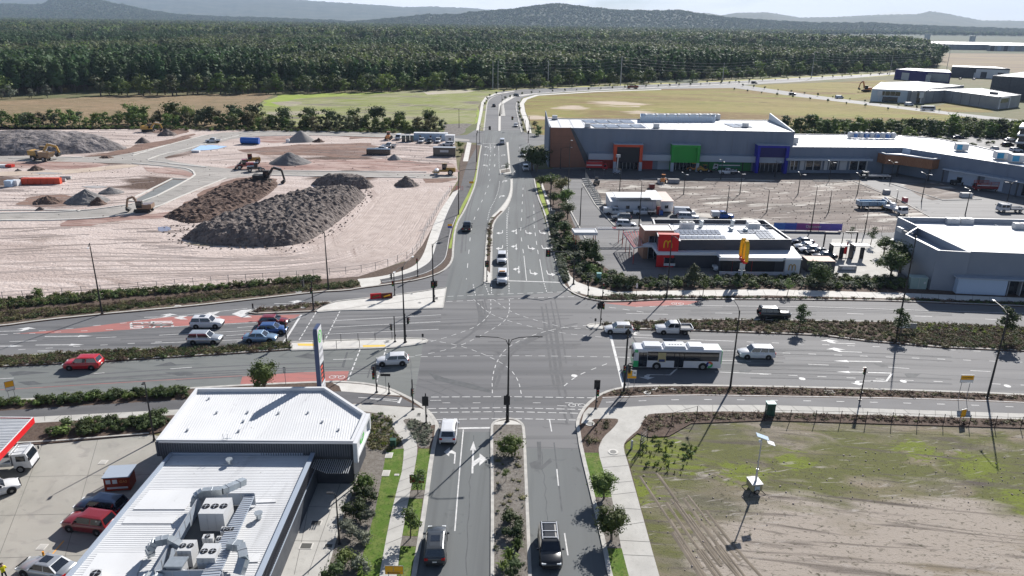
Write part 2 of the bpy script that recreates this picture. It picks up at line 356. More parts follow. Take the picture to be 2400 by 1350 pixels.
soil('bare_patch',[(640,262),(720,258),(790,264),(700,270),(620,270)],MATS['bare_patch'],FZ+.012,3,12,4)
soil('bare_patch',[(985,214),(1060,211),(1120,210),(1090,217),(1010,222)],mat('grey_patch',(.42,.37,.32),.95,c2=(.33,.32,.2),sc=.1),FZ+.012,2,12,5)
soil('mud_strip',[(1040,291),(1105,289),(1080,318),(1040,318)],mat('mud_dark',(.10,.09,.085),.9,c2=(.2,.18,.16),sc=.6,bump=1,bsc=1,bdist=.4),FZ+.012,.6,4,5)
sheet('yellow_field',[(1228,228),(1262,224),(1400,214),(1600,207),(1700,205),(1900,228),(2150,260),(2260,272),(2300,330),(1800,345),(1280,330),(1250,300),(1232,262)],FZ,yellow_field)
sheet('yellow_field',[(1720,204),(1800,198),(2070,188),(2110,196),(2060,232),(1990,236),(1830,218)],FZ,yellow_field)
sheet('yellow_field',[(2180,252),(2230,240),(2320,257),(2330,264),(2220,262)],FZ+.01,yellow_field)
soil('verge_grass',[(1150,212),(1400,200),(1700,189),(2000,174),(2100,170),(2110,176),(1800,195),(1500,201),(1300,208),(1180,213)],mat('verge_grass',(.30,.31,.07),.95,c2=(.36,.33,.12),sc=.05),FZ+.006,1,14)
sheet('brown_field',[(2215,125),(2400,122),(2800,130),(2800,175),(2400,172),(2230,158),(2200,150)],FZ,mat('brown_field',(.17,.125,.09),.95,c2=(.24,.19,.11),sc=.02,stretch=(.3,1,1)))
sheet('far_clearing',[(-100,60),(200,62),(60,68),(-100,70)],.3,track_soil)
sheet('apron',[(1290,330),(2500,300),(3200,420),(3200,700),(2400,690),(1370,660),(1300,450)],FZ+.004,M['asphalt'])
soil('carpark_dirt',[(1385,418),(1500,412),(1800,414),(1990,412),(2015,425),(2110,470),(2185,510),(2105,548),(1900,542),(1580,500),(1440,500),(1410,480)],carpark_dirt,FZ+.012,.5,5,11)
soil('carpark_dirt',[(2110,432),(2200,428),(2296,462),(2175,470)],carpark_dirt,FZ+.012,.3,4,12)
sheet('forecourt',[(1375,572),(1480,560),(1560,545),(2110,545),(2110,650),(1500,652),(1440,636),(1395,605)],FZ+.0155,M['asphalt'])
sheet('forecourt',[(1950,560),(2105,560),(2100,655),(1940,655),(1945,600)],FZ+.018,M['concrete'])
sheet('site_sand',[(-500,300),(0,297),(600,303),(1062,316),(1075,420),(1055,450),(985,600),(830,652),(0,708),(-500,745)],FZ,sand)
soil('site_sand',[(845,445),(1060,440),(1040,500),(990,600),(900,625),(700,600),(760,560),(830,500)],sand_tracked,FZ+.008,1,6,2)
for i,(pts,m_)in enumerate([([(560,385),(720,375),(900,372),(1075,385),(1078,402),(900,400),(640,402),(500,400)],red_soil),([(560,352),(700,338),(860,335),(905,345),(870,370),(740,366),(590,362)],brown_soil),([(300,345),(420,320),(455,312),(440,330),(300,362),(150,372),(240,362)],brown_soil),([(540,420),(600,410),(660,420),(600,470),(520,500),(440,510),(380,512),(430,480),(500,440)],brown_soil),([(160,560-48),(360,505),(430,490),(470,500),(300,520),(130,532)],red_soil),([(0,378),(120,372),(250,385),(180,400),(60,392),(0,390)],red_soil),([(60,462),(140,455),(250,470),(230,478),(90,484),(30,478)],brown_soil),([(330,392),(500,394),(540,410),(420,412),(340,402)],red_soil),([(1000,408),(1078,410),(1070,426),(1000,428)],brown_soil),([(600,318),(700,320),(760,332),(640,335),(590,330)],red_soil),([(370,300),(440,303),(420,318),(360,312)],brown_soil),([(800,318),(900,316),(905,324),(830,326)],brown_soil)]):
 soil('soil_patch',pts,m_,FZ+.014+i*.002,1.6,5,20+i)
gz=FZ+.045
sheet('site_road',smooth([(-300,365),(100,366),(250,368),(320,356),(400,338),(470,318),(540,308),(700,306),(880,312),(1100,325),(1100,333),(880,320),(700,315),(560,320),(480,345),(400,364),(380,371),(430,383),(560,398),(800,402),(1060,408),(1075,420),(800,414),(600,410),(520,420),(450,445),(370,488),(300,505),(180,514),(0,518),(-300,525),(-300,503),(0,500),(180,497),(310,480),(400,440),(455,415),(450,403),(400,392),(310,384),(200,380),(100,378),(-300,380)],1),gz,gravel_road)
sheet('site_track',smooth([(-100,404),(0,402),(120,400),(230,392),(290,385),(340,388),(220,402),(120,410),(0,412),(-100,416)],1),gz+.006,track_soil)
sheet('puddle',smooth([(70,405),(110,403),(160,406),(100,409),(70,405)],1),gz+.02,wet_clay)
sheet('puddle',smooth([(190,437),(230,434),(260,438),(220,442),(190,437)],1),gz+.02,wet_clay)
sheet('puddle',smooth([(370,532),(398,530),(402,540),(372,544),(370,532)],1),gz+.02,mat('puddle',(.22,.23,.30),.1))
sheet('puddle',smooth([(430,570),(470,566),(540,572),(480,578),(430,570)],1),gz+.02,mat('puddle_tan',(.38,.32,.24),.15))
for pts in([(300,471),(404,419)],[(404,419),(440,420)],[(300,471),(340,474),(445,420),(457,410)],[(457,410),(452,400),(430,393),(310,383)],[(0,517),(140,517),(280,508),(365,488),(430,458),(530,418)],[(-200,502),(0,500),(185,496),(310,479)],[(-200,494),(175,492),(187,496)],[(310,365),(400,338),(482,317)],[(312,360),(400,338)],[(345,375),(380,362),(430,352),(470,340),(560,318)],[(20,371),(90,371)],[(110,371),(195,369)],[(395,384),(485,393)],[(350,378),(480,391)],[(600,410),(800,415),(975,416)],[(600,400),(870,403),(1000,404)],[(560,312),(700,307),(880,312),(1060,322)],[(560,322),(700,316),(880,321),(1060,330)]):
 kerb(pts,'site_kerb',0,.2,.55,m=M['concrete_white'])
sheet('turning_bay',[(312,470),(404,421),(438,422),(342,472)],gz+.012,mat('grey_slab',(.20,.21,.21),.85,c2=(.16,.17,.17),sc=.3))
road=[(-600,800),(0,755),(240,735),(600,693),(830,670),(1000,640),(1045,560),(1070,480),(1105,400),(1118,335),(1098,334),(1060,331),(1060,318),(1095,316),(1120,300),(1133,250),(1140,228),(1165,216),(1220,209),(1400,203),(1700,191),(2000,176),(2120,168),(2125,172),(2000,183),(1850,193),(1740,199),(1900,222),(2100,248),(2400,282),(2800,330),(2800,350),(2400,290),(2090,253),(1880,228),(1720,206),(1500,209),(1350,214),(1250,222),(1222,230),(1215,250),(1228,310),(1300,320),(1300,332),(1245,345),(1262,470),(1300,600),(1340,690),(1420,705),(1600,700),(2100,700),(2400,715),(3000,745),(3000,1000),(2400,935),(1500,918),(1380,950),(1370,1010),(1440,1350),(1475,1500),(930,1500),(960,1350),(1018,1000),(930,925),(800,905),(400,925),(0,950),(-600,1000)]
sheet('road',road,AZ,M['asphalt'])
sheet('road_north',[(1035,705),(1062,600),(1070,540),(1095,480),(1115,430),(1126,340),(1134,306),(1218,306),(1240,345),(1252,420),(1262,470),(1290,560),(1305,620),(1330,684)],AZ+.003,M['asphalt_ns'])
sheet('road_south',[(1022,1012),(1152,1012),(1154,1500),(930,1500)],AZ+.003,M['asphalt_ns'])
sheet('road_south',[(1231,1050),(1370,1054),(1475,1500),(1246,1500)],AZ+.003,M['asphalt_ns'])
sheet('road_patch',[(-600,880),(0,858),(250,846),(680,822),(905,816),(992,803),(970,940),(800,900),(0,945),(-600,990)],AZ+.003,mat('asphalt_green',(.145,.155,.15),.75,c2=(.175,.185,.18),sc=.1,c3=(.11,.12,.12),sc3=1.2,stretch=(.2,1,1),lo3=.5,hi3=.8))
sheet('side_street',[(1240,398),(1250,420),(1480,424),(1800,420),(2000,425),(1990,404),(1290,396)],AZ+.0045,M['asphalt_dark'])
VZ=.14
kNW=[(-500,812),(0,765),(101,751),(227,738),(315,730),(428,720),(600,701),(751,684),(814,681),(847,675),(895,669),(965,659),(1003,650),(1036,638),(1053,623),(1061,607),(1062,582),(1066,542),(1073,519),(1087,497),(1100,469),(1115,431),(1120,396),(1124,363),(1128,341)]
sheet('verge_northwest',smooth(kNW,1)+[(1098,338),(1090,340),(1078,380),(1076,425),(1058,452),(990,575),(960,610),(840,648),(500,672),(0,704),(-500,745)],VZ,M['mulch'],thick=.2)
kerb(kNW,w=.4,z1=.16)
z2=VZ+.004
sheet('garden_bed',[(-500,790),(0,742),(235,722),(600,682),(740,668),(838,656),(845,674),(751,682),(600,699),(315,728),(101,749),(-500,808)],z2,mat('mauve_cover',(.16,.115,.095),.95,c2=(.10,.075,.055),sc=.6,c3=(.09,.10,.04),sc3=1.6,lo3=.5,hi3=.7,bump=1,bsc=5,bdist=.2))
path=smooth([(838,654),(892,648),(927,640),(970,625),(992,600),(1008,547),(1026,502),(1061,451)],2)+smooth([(1079,441),(1071,454),(1048,497),(1028,555),(1013,605),(1003,618),(973,635),(932,647),(890,655),(895,667),(847,673)],2)
sheet('footpath',path,z2+.004,M['concrete_white'])
sheet('footpath',[(1085,378),(1095,333),(1105,335),(1097,378)],z2+.004,M['concrete_white'])
sheet('cycle_path',smooth([(890,655),(932,647),(973,635),(1003,618),(1013,605),(1028,555),(1048,497),(1071,454),(1079,441),(1089,401),(1097,380)],2)+[(1117,345),(1115,380),(1112,411)]+smooth([(1094,459),(1068,509),(1053,547),(1045,600),(1040,615),(1016,632),(993,643),(940,656),(897,664)],2),z2+.008,M['asphalt_dark'])
sheet('grass_strip',smooth([(1051,582),(1066,522),(1078,489),(1101,446),(1114,411),(1120,371),(1126,342)],1)+smooth([(1127,348),(1122,371),(1117,411),(1106,450),(1086,489),(1070,520),(1063,545),(1058,582)],1),z2+.012,bright_grass)
line([(895,662),(940,656),(993,643),(1016,632),(1040,613),(1047,597),(1054,547),(1069,509)],.12,z2+.016)
line([(892,652),(932,646),(973,634),(1003,618),(1013,605),(1028,555),(1048,497),(1071,454)],.12,z2+.016)
def island(name,pts,m,z1=.16,inner=None,im=None,kw=.3):
 sheet(name,pts,z1-.02,m,thick=.2);kerb(pts,closed=True,k=0,w=kw,z1=z1)
wm=[(-500,868),(0,838),(151,828),(252,824),(423,818),(600,811.5),(678,804),(681,819),(600,825),(423,836),(242,847),(0,859),(-500,893)]
island('median_bed',wm,M['mulch'])
island('median_island',smooth([(682,803),(780,799),(917,795),(980,794),(1003,798),(998,804),(927,814),(905,815.5),(760,819),(683,821)],1),M['concrete_white'])
for q in([(697,805),(748,805.5),(750,811),(699,810)],[(850,809),(903,808),(903,813),(852,814)]):sheet('tactile_paving',q,.149,M['yellow_paint'])
tri=[(744,731),(741,727),(760,716),(790,707),(864,699),(917,694),(1046,675),(1038,722),(801,727)]
island('traffic_island',smooth(tri[1:4],1)+tri[4:]+tri[:1],M['concrete_white'])
kerb([(757,728),(800,727),(864,716),(920,712),(1000,700),(1040,697)],'island_joint',.13,.155,.25,m=M['concrete'],k=0)
island('splitter_bed',[(583,733),(600,726),(711,713),(776,708),(751,721),(738,730),(600,735.5)],M['mulch'])
em=[(1410,760),(1497,755),(1603,751),(1790,751),(2097,756),(2400,769),(2900,795),(2900,850),(2400,823),(2203,814),(2027,799),(1926,786),(1800,781),(1626,775),(1535,772.5),(1417,770.5)]
island('median_bed',em,M['mulch'])
island('median_island',smooth([(1411,759),(1386,760),(1376,764),(1381,768.5),(1413,770.5)],1),M['concrete_white'])
nm=smooth([(1137,610),(1140,560),(1144,530),(1152,509),(1169,494),(1189,469),(1197,446),(1197,421)],1)+smooth([(1201,419),(1201,446),(1198,465),(1186,490),(1164,512),(1155,530),(1153,560),(1152,664)],1)+[(1135,662)]
island('median_bed',nm,M['concrete_white'],kw=.25)
sheet('garden_bed',smooth([(1140,632),(1143,560),(1147,530),(1155,511),(1170,497),(1173,494)],1)+smooth([(1179,494),(1161,512),(1152,530),(1150,560),(1149,640)],1),.146,M['mulch'])
island('median_island',[(1187,334),(1191,333),(1196,398),(1198,406),(1172,409),(1171,398),(1193,393)],M['concrete_white'],kw=.2)
sheet('garden_bed',[(1173,399),(1194,395),(1196,403),(1174,406)],.146,M['mulch_grey'])
fm=[(1168,307),(1169,246),(1178,236),(1200,224),(1260,218),(1400,210),(1600,201),(1760,194),(1760,195.3),(1600,202.5),(1400,211.5),(1260,219.5),(1205,228),(1184,240),(1174,248),(1173,307)]
island('median_bed',fm,M['concrete_white'],kw=.2)
island('median_island',[(1180,242),(1184,272),(1169,272),(1172,248)],M['concrete'],kw=.2)
sheet('footpath',[(1116,306),(1124,262),(1128,240),(1137,228),(1160,219),(1206,213),(1206,214.5),(1165,221),(1143,229),(1134,242),(1131,262),(1122,306)],VZ,M['concrete_white'])
sheet('grass_strip',[(1124,306),(1131,262),(1135,242),(1143,231),(1142,240),(1139,262),(1134,306)],VZ+.003,green_field)
kerb([(1134,307),(1139,262),(1142,240),(1149,231),(1165,223),(1200,216),(1300,210),(1500,203),(1800,191),(2000,179)],w=.5)
sheet('footpath',[(1246,312),(1240,285),(1231,262),(1228,243),(1236,233),(1262,224),(1400,215.5),(1550,210.5),(1550,209),(1400,213.5),(1255,222),(1226,231),(1218,243),(1220,262),(1230,290),(1236,312)],VZ,M['concrete_white'])
kerb([(1223,312),(1216,285),(1211,262),(1209,246),(1215,236)],w=.5)
kNE=[(1252,420),(1254,431),(1260,461),(1276,497),(1286,537),(1291,572),(1301,600),(1308,630),(1313,655),(1326,676),(1356,694),(1389,703),(1419,707),(1477,706),(1527,703),(1578,701),(1800,702),(2052,704.5),(2153,708),(2400,718),(2900,742)]
sheet('verge_northeast',smooth(kNE,1)+[(2900,690),(2400,672),(2128,652),(2000,650),(1500,656),(1440,640),(1392,610),(1360,560),(1335,500),(1320,440),(1318,420)],VZ,M['mulch'],thick=.2)
kerb(kNE,w=.4,z1=.16)
sheet('footpath',[(1268,420),(1275,440),(1290,480),(1308,540),(1321,605),(1336,645),(1351,660),(1381,671),(1414,678),(1447,684),(1502,682),(1800,678),(2127,687),(2400,698),(2900,722),(2900,735),(2400,709),(2148,701),(1800,692),(1628,694.5),(1427,696),(1374,691),(1340,682),(1326,655),(1314,605),(1300,540),(1284,480),(1270,440),(1263,420)],z2,M['concrete_white'])
sheet('grass_strip',smooth([(1256,425),(1264,460),(1278,495),(1289,530),(1296,532),(1285,495),(1272,450),(1262,425)],1),z2+.004,bright_grass)
kSE=[(1475,1500),(1429,1350),(1418,1288),(1393,1179),(1362,1054),(1356,1011),(1353,996),(1357,980),(1369,958),(1386,941),(1414,922),(1452,911),(1490,907),(1603,905),(1800,907),(2102,915),(2400,926),(2950,955)]
sheet('verge_southeast',smooth(kSE,1)+[(2950,1032),(2400,1003),(1800,985),(1620,992),(1567,1022),(1520,1024),(1494,1015),(1464,1040),(1463,1056),(1476,1092),(1545,1350),(1590,1500)],VZ,M['mulch'],thick=.2)
kerb(kSE,w=.42,z1=.16)
cp=[(1402,956),(1480,953),(1542,949),(1800,949),(2400,969),(2950,996)]
sheet('cycle_path',[(1412,934)]+[(1593,927),(1800,930),(2164,936),(2400,945),(2950,972)]+cp[::-1],z2+.004,mat('asphalt_mid',(.13,.13,.135),.8,c2=(.16,.16,.165),sc=.4,stretch=(.3,1,1)))
line([(1412,934),(1593,927),(1800,930),(2164,936),(2400,945),(2950,972)],.14,z2+.010)
dashes([(1420,945),(1600,938),(1800,940),(2100,946),(2400,956),(2900,985)],1.0,3.3,.12,z2+.010)
sheet('footpath',[(1368,968),(1380,955),(1402,956),(1480,953),(1542,949),(1800,949),(2400,969),(2950,996),(2950,1012),(2400,983),(1812,966),(1700,964),(1589,966),(1535,969)]+smooth([(1520,971),(1507,985),(1499,1005),(1480,1020),(1464,1036),(1461,1051),(1474,1092),(1545,1350),(1590,1500)],1)+smooth([(1512,1500),(1471,1350),(1411,1104),(1403,1058),(1404,1045),(1415,1023),(1436,1005),(1452,984),(1440,980),(1392,982)],1)+[(1380,992),(1362,992)],z2,M['concrete'])
for q in([(1365,1061),(1402,1061),(1416,1107),(1434,1165),(1396,1165)],[(1418,1285),(1457,1285),(1474,1350),(1515,1500),(1478,1500),(1432,1350)]):sheet('grass_strip',q,z2+.004,M['grass'])
sheet('garden_bed',[(1398,1166),(1434,1166),(1456,1284),(1418,1284)],z2+.004,M['mulch_grey'])
sheet('vacant_lot',[(1464,1040),(1494,1015),(1567,1022),(1620,992),(1800,985),(2400,1003),(3000,1035),(3400,1500),(1590,1500),(1545,1350),(1476,1092)],.03,lot_dirt)
kSW=[(-500,990),(0,941),(126,935),(227,925),(441,912),(620,902),(779,896),(814,897),(852,900),(883,905),(913,913),(940,925),(967,939),(989,953),(1008,971),(1020,988),(1026,1005),(1012,1070),(1000,1160),(984,1270),(970,1350),(945,1500)]
sheet('verge_southwest',smooth(kSW,1)+[(730,1500),(800,1200),(840,1100),(600,1090),(400,1006),(350,1017),(90,1040),(-500,1070)],VZ,M['mulch'],thick=.2)
kerb(kSW,w=.45,z1=.16)
sheet('garden_bed',[(855,962),(911,970),(935,1014),(950,1040),(940,1100),(900,1180),(865,1300),(840,1350),(810,1500),(700,1500),(765,1341),(829,1145),(850,1050)],z2,M['mulch_grey'])
sheet('garden_bed',[(-300,975),(0,944),(441,914),(441,932),(155,951),(0,962),(-300,988)],z2,M['mulch'])
sheet('cycle_path',[(-400,1010),(0,963),(155,953),(435,936),(640,922),(800,917),(939,931),(984,955),(837,945),(640,950),(429,959),(0,981),(-400,1030)],z2+.004,mat('asphalt_path',(.10,.10,.105),.85,c2=(.13,.13,.135),sc=.5,stretch=(.3,1,1)))
sheet('footpath',[(-400,1030),(0,981),(429,959),(640,950),(837,946),(984,956),(1000,962),(1014,980),(1019,995),(1010,997),(985,988),(965,981),(950,982)]+smooth([(945,986),(961,1011),(976,1033),(979,1054),(973,1092),(964,1141),(951,1204),(939,1278),(930,1350),(908,1500)],1)+smooth([(860,1500),(889,1350),(911,1229),(930,1148),(942,1104),(947,1061),(944,1036),(930,1014),(917,995),(911,975),(890,969)],1)+[(840,962),(640,966),(420,972),(218,983),(0,996),(-400,1045)],z2+.002,M['concrete'])
sheet('footpath',[(779,897),(814,898),(852,901),(883,906),(913,914),(939,927),(900,925),(800,917),(795,905)],z2+.008,M['concrete_white'])
sheet('grass_strip',[(906,1054),(947,1051),(942,1104),(930,1148),(911,1229),(889,1350),(860,1500),(810,1500),(836,1350),(858,1272),(880,1194),(895,1117)],z2+.006,bright_grass if False else M['grass'])
for q in([(981,1051),(1011,1052),(996,1148),(964,1148),(973,1092)],[(958,1169),(991,1169),(979,1257),(943,1255)],[(938,1280),(975,1281),(965,1350),(941,1500),(910,1500),(931,1350)]):sheet('grass_strip',q,z2+.006,M['grass'])
for q in([(964,1149),(995,1149),(992,1168),(958,1168)],[(943,1256),(979,1258),(975,1280),(938,1279)]):sheet('garden_bed',q,z2+.006,M['mulch_grey'])
sheet('garden_bed',smooth([(946,987),(952,982),(966,981),(983,986),(1009,997),(1014,1020),(1009,1049),(981,1050),(976,1033),(961,1011),(946,987)],1),z2+.006,M['mulch_grey'])
sheet('forecourt',[(-500,1055),(90,1038),(350,1018),(420,1030),(350,1200),(150,1500),(-600,1500)],.034,M['forecourt'])
sheet('side_lane',[(735,1070),(845,1075),(829,1145),(799,1225),(765,1341),(720,1500),(560,1500),(612,1350)],.155,M['concrete'])
kerb([(845,1085),(829,1145),(799,1225),(765,1341),(720,1500)],w=.2,z1=.24,z0=.13)
kerb([(-400,1062),(90,1039),(350,1018)],w=.25,z1=.2)
sm=smooth([(1154,1500),(1154,1350),(1154,1148),(1152,1005),(1156,993),(1167,986),(1190,982),(1210,985),(1222,993),(1228,1005),(1232,1105),(1242,1350),(1248,1500)],1)
sheet('median_bed',sm,VZ,M['mulch_grey'],thick=.2);kerb(sm,k=0,w=.32)
sheet('median_nose',smooth([(1156,995),(1160,990),(1170,987),(1190,984),(1210,987),(1222,995)],1),z2,M['concrete_white'])
RZ=.026
for q in([(35,782),(170,771),(385,743),(420,742),(600,739),(705,737),(690,746),(600,754),(390,766),(200,780)],[(562,905),(568,882),(700,873),(818,869),(812,895),(780,896)],[(1412,710),(1477,708),(1578,703.5),(1640,706),(1612,714),(1490,719)]):
 sheet('red_lane',q,RZ,M['red_paint'])
line([(0,914),(300,896),(568,881)],.12,mb=MARKR)
line([(1023,1005),(1152,1003)],.35,k=0)
line([(1086,1007),(1077,1104),(1066,1245)],.13)
line([(1288,984),(1293,1012)],.13,k=0)
line([(1305,1100),(1309,1139)],.13,k=0);line([(1323,1250),(1331,1302)],.13,k=0)
for(a,b_)in(((1006,931),(1398,934)),((1004,958),(1366,959)),((1006,967),(1362,969)),((1023,985),(1352,985))):
 pass
dashes([(1010,931),(1190,930),(1396,933)],1.0,.35,.14,k=0);dashes([(1003,958),(1190,956),(1362,960)],1.0,.35,.14,k=0)
dashes([(1006,967),(1190,965),(1358,969)],1.0,.35,.14,k=0);dashes([(1023,984),(1190,981),(1350,985)],1.0,.35,.14,k=0)
for x in(1046,1117,1258,1333):line([(x-9,944.5),(x+9,944.5)],.1,k=0)
line([(1008,939),(1034,938.5)],.1,k=0);line([(1306,951),(1328,952)],.1,k=0)
line([(1152,657),(1312,662)],.35,k=0)
line([(1189,590),(1192,656)],.13,k=0);line([(1228,600),(1234,658)],.13,k=0);line([(1265,608),(1274,660)],.13,k=0)
dashes([(1188,500),(1188,545),(1189,590)],.6,1.2,.2,k=0,start=0);dashes([(1193,487),(1189,515),(1188,535)],.6,1.2,.2,k=0)
dashes([(1217,425),(1226,440),(1223,500),(1220,545),(1227,595)][1:],3,6,.13,k=0)
dashes([(1251,480),(1252,530),(1256,560),(1263,605)],3,4,.13,k=0)
dashes([(1149,420),(1140,450),(1118,495),(1104,535),(1099,590),(1093,655)],3,6.5,.13)
dashes([(1171,425),(1169,445),(1160,470),(1148,490),(1142,518)],.6,1.2,.2)
dashes([(1151,345),(1148,380),(1147,400),(1145,420)],3,6,.13);line([(1149,338),(1148.5,352)],.13,k=0)
dashes([(1169,352),(1170,395)],.6,1.2,.2,k=0);line([(1169,338),(1169,352)],.13,k=0);line([(1131,336.5),(1170,336.5)],.3,k=0)
dashes([(1218,345),(1219,395)],3,6,.13,k=0)
line([(1200,408),(1208,400)],.2,k=0)
for y in(376,398,346):arrow(1141,y+3,-92,'t',.9,flip=-1)if False else None
dashes([(1048,695),(1190,689),(1356,683)],1.1,.7,.14,k=0);dashes([(1046,707),(1190,701),(1350,695)],1.1,.7,.14,k=0)
dashes([(1110,702),(1148,737),(1200,755),(1270,772),(1345,785),(1430,792)],1.0,.9,.10)
dashes([(1156,702),(1200,734),(1270,755),(1330,770),(1380,770)],1.0,.9,.10)
dashes([(1150,702),(1151,725),(1147,738),(1120,765),(1060,787),(1003,803)],1.0,.9,.10)
dashes([(1194,702),(1194,735),(1180,757),(1130,785),(1080,811),(1010,829),(955,836)],1.0,.9,.10)
dashes([(1004,797),(1070,808),(1130,828),(1190,858),(1215,890),(1222,925)],1.0,.9,.10)
dashes([(1154,922),(1153,885),(1166,842),(1190,812),(1250,784),(1320,767),(1376,763)],1.0,.9,.10)
dashes([(955,837),(1100,834),(1250,834),(1432,837)],1.0,.9,.10)
dashes([(1322,905),(1350,882),(1390,865),(1430,850)],1.0,1.2,.13)
for q in((1109,667,1115,695),(1136,665,1146,690),(1152,668,1152,690),(1193,664,1193,688),(1275,664,1282,686)):dashes([(q[0],q[1]),(q[2],q[3])],.7,.6,.13,k=0)
line([(706,738),(663,806)],.35,k=0);dashes([(741,732),(697,804)],1,.5,.16,k=0);dashes([(797,729),(762,797)],1,.5,.16,k=0)
dashes([(844,819),(814,896)],1,.5,.18,k=0);dashes([(905,816),(879,908)],1,.5,.18,k=0)
for a in(((780,752),(1034,738)),((780,767),(1032,754)),((762,784),(1028,772)),((373,786),(600,774)),((354,805),(600,795)),((556,768),(600,765)),((530,787),(600,783)),((555,800),(590,799)),((225,792),(273,790)),((22,801),(86,799))):line(a,.13,k=0)
for x in range(6):line([(43+x*64,820-x*3.6),(60+x*64,819.2-x*3.6)],.13,k=0)
for q in((31,782,47,781),(69,782,83,781.5),(128,779,143,778),(190,776,205,775.5),(248,773,265,772.5),(91,776,108,775),(154,771,172,769.5),(218,764,236,762.5),(281,758,297,757),(0,785,18,784)):line([(q[0],q[1]),(q[2],q[3])],.13,k=0)
line([(385,743),(600,739),(740,736)],.1,k=0)if False else None
line([(314,752),(395,743),(580,723)],.12,k=0);line([(385,767),(480,762),(600,756)],.12,k=0)
for q in([(407,746.5),(435,742),(438,745),(426,749)],):pass
def chevron(x,y,w,h):
 poly_mark([(x,y),(x+w*.45,y-h*.5),(x+w,y-h*.62),(x+w*.62,y-.02*h),(x+w*1.0,y+h*.42),(x+w*.5,y+h*.45)])
chevron(407,745,34,8);chevron(475,738,42,13);chevron(543,736,48,18)
line([(180,878),(241,874)],.12,k=0)if False else None
for a in(((220,876),(245,874)),((399,865),(450,861)),((0,888),(32,886.5)),((781,843),(828,841.5))):line(a,.13,k=0)
def letter_mark(ch,x,y,s,ang,sx=1.0,mb=None,z=None):
 segs={'B':[(0,0,0,4),(0,4,1.5,4),(0,2,1.5,2),(0,0,1.5,0),(1.6,0,1.6,2),(1.6,2,1.6,4)],'U':[(0,0,0,4),(0,0,1.6,0),(1.6,0,1.6,4)],'S':[(0,0,1.6,0),(1.6,0,1.6,2),(0,2,1.6,2),(0,2,0,4),(0,4,1.6,4)],'L':[(0,0,0,4),(0,0,1.6,0)],'A':[(0,0,0,4),(1.6,0,1.6,4),(0,4,1.6,4),(0,2,1.6,2)],'N':[(0,0,0,4),(1.6,0,1.6,4),(0,4,1.6,0)],'E':[(0,0,0,4),(0,4,1.6,4),(0,2,1.4,2),(0,0,1.6,0)]}[ch]
 o=G(x,y);ca,sa=math.cos(ang),math.sin(ang)
 for a,b_,c,d in segs:
  p=Vector((o.x+(a*s*sx)*ca-b_*s*sa,o.y+a*s*sx*sa+b_*s*ca,0));q=Vector((o.x+c*s*sx*ca-d*s*sa,o.y+c*s*sx*sa+d*s*ca,0))
  strip([p,q],.3*s+.08,.034,mb)
for wi,(word,x0)in enumerate((('BUS',330),('LANE',372))):
 n=len(word)
 for i,ch in enumerate(word):
  x_,y_=x0-20+i*.8,756+wi*-2+i*(13.0/n)
  letter_mark(ch,x_,y_,.85,R(-86),.62*3/n)
line([(1431,786),(1462,912)],.38,k=0)
for a in(((1475,791),(1720,800)),((1441,814),(1475,814)),((1440,837),(1475,838)),((1683,821),(1730,823)),((1683,845),(1760,847)),((1676,872),(1808,877)),((1468,735),(1566,737)),((1676,734),(1716,734.5)),((1985,735),(2024,736.5)),((2143,741),(2184,742.5)),((2309,748),(2340,750)),((1894,854),(1942,856)),((2082,861),(2131,864)),((2274,869),(2322,871)),((2540,886),(2600,889))):line(a,.13,k=0)
line([(1612,714.5),(1640,716.5),(1900,719),(2150,727),(2400,735),(2900,760)],.12,k=0);line([(1600,702.5),(1800,704),(2100,708)],.12,k=0)if False else None
for i in range(14):line([(1750+i*59,801.5+i*2.2+max(0,i-5)*.35),(1767+i*59,802.2+i*2.2+max(0,i-5)*.35)],.13,k=0)
for i in range(14):line([(1834+i*60.5,827.5+i*2.35),(1852+i*60.5,828.2+i*2.35)],.13,k=0)
for i in range(13):line([(1780+i*68,877+i*2.85),(1801+i*68,878+i*2.85)],.13,k=0)
dashes([(1395,716),(1440,722),(1530,735)],1.2,1.2,.13,k=0);dashes([(1490,720),(1612,715)],1.2,1.2,.13,k=0)
arrow(2067,848,180,'s',1.15,L_=6.2);arrow(2004,806,178,'t',.8,flip=-1,L_=7);arrow(2020,826,178,'t',.8,flip=-1,L_=7);arrow(1528,786,180,'t',.75,flip=-1,L_=6)
line([(2091,875),(2030,873)],.25,k=0);arrow(2034,873,180,'s',1,L_=4.5);line([(2091,875),(2077,894)],.25,k=0);line([(2077,894),(2040,893)],.25,k=0);arrow(2046,893.5,180,'t',.75,flip=1,L_=5)
line([(1587,864),(1570,879)],.25,k=0);line([(1572,879),(1555,879)],.25,k=0);arrow(1560,879,180,'t',.85,flip=1,L_=5)
for x,y in((1880,888),(2117,894),(2361,905),(1346,881)):
 o=G(x,y);poly_mark([(o.x+.45*math.cos(t*.7),o.y+.45*math.sin(t*.7))for t in range(9)],world=True)
arrow(105,789,4,'s',1.1,L_=6.4);arrow(83,809,3,'s',1.1,L_=6.4);arrow(88,823,2,'t',.8,flip=-1,L_=7);arrow(338,744,6,'t',.8,flip=1,L_=7);arrow(-2,777,6,'t',.8,flip=1,L_=7);arrow(643,712,6,'t',.8,flip=1,L_=7);arrow(-60,812,3,'s',1.1,L_=6.4)
for y in(540,575,640 if False else 0):
 if not y:continue
 dy=(y-540)
 arrow(1178,y,-90,'t',.8,flip=-1,L_=5);arrow(1210,y-3,-90,'st',.8,flip=-1,L_=6);arrow(1232+dy*.16,y,-88,'t',.8,flip=1,L_=5);arrow(1264+dy*.16,y,-86,'t',.8,flip=1,L_=5)
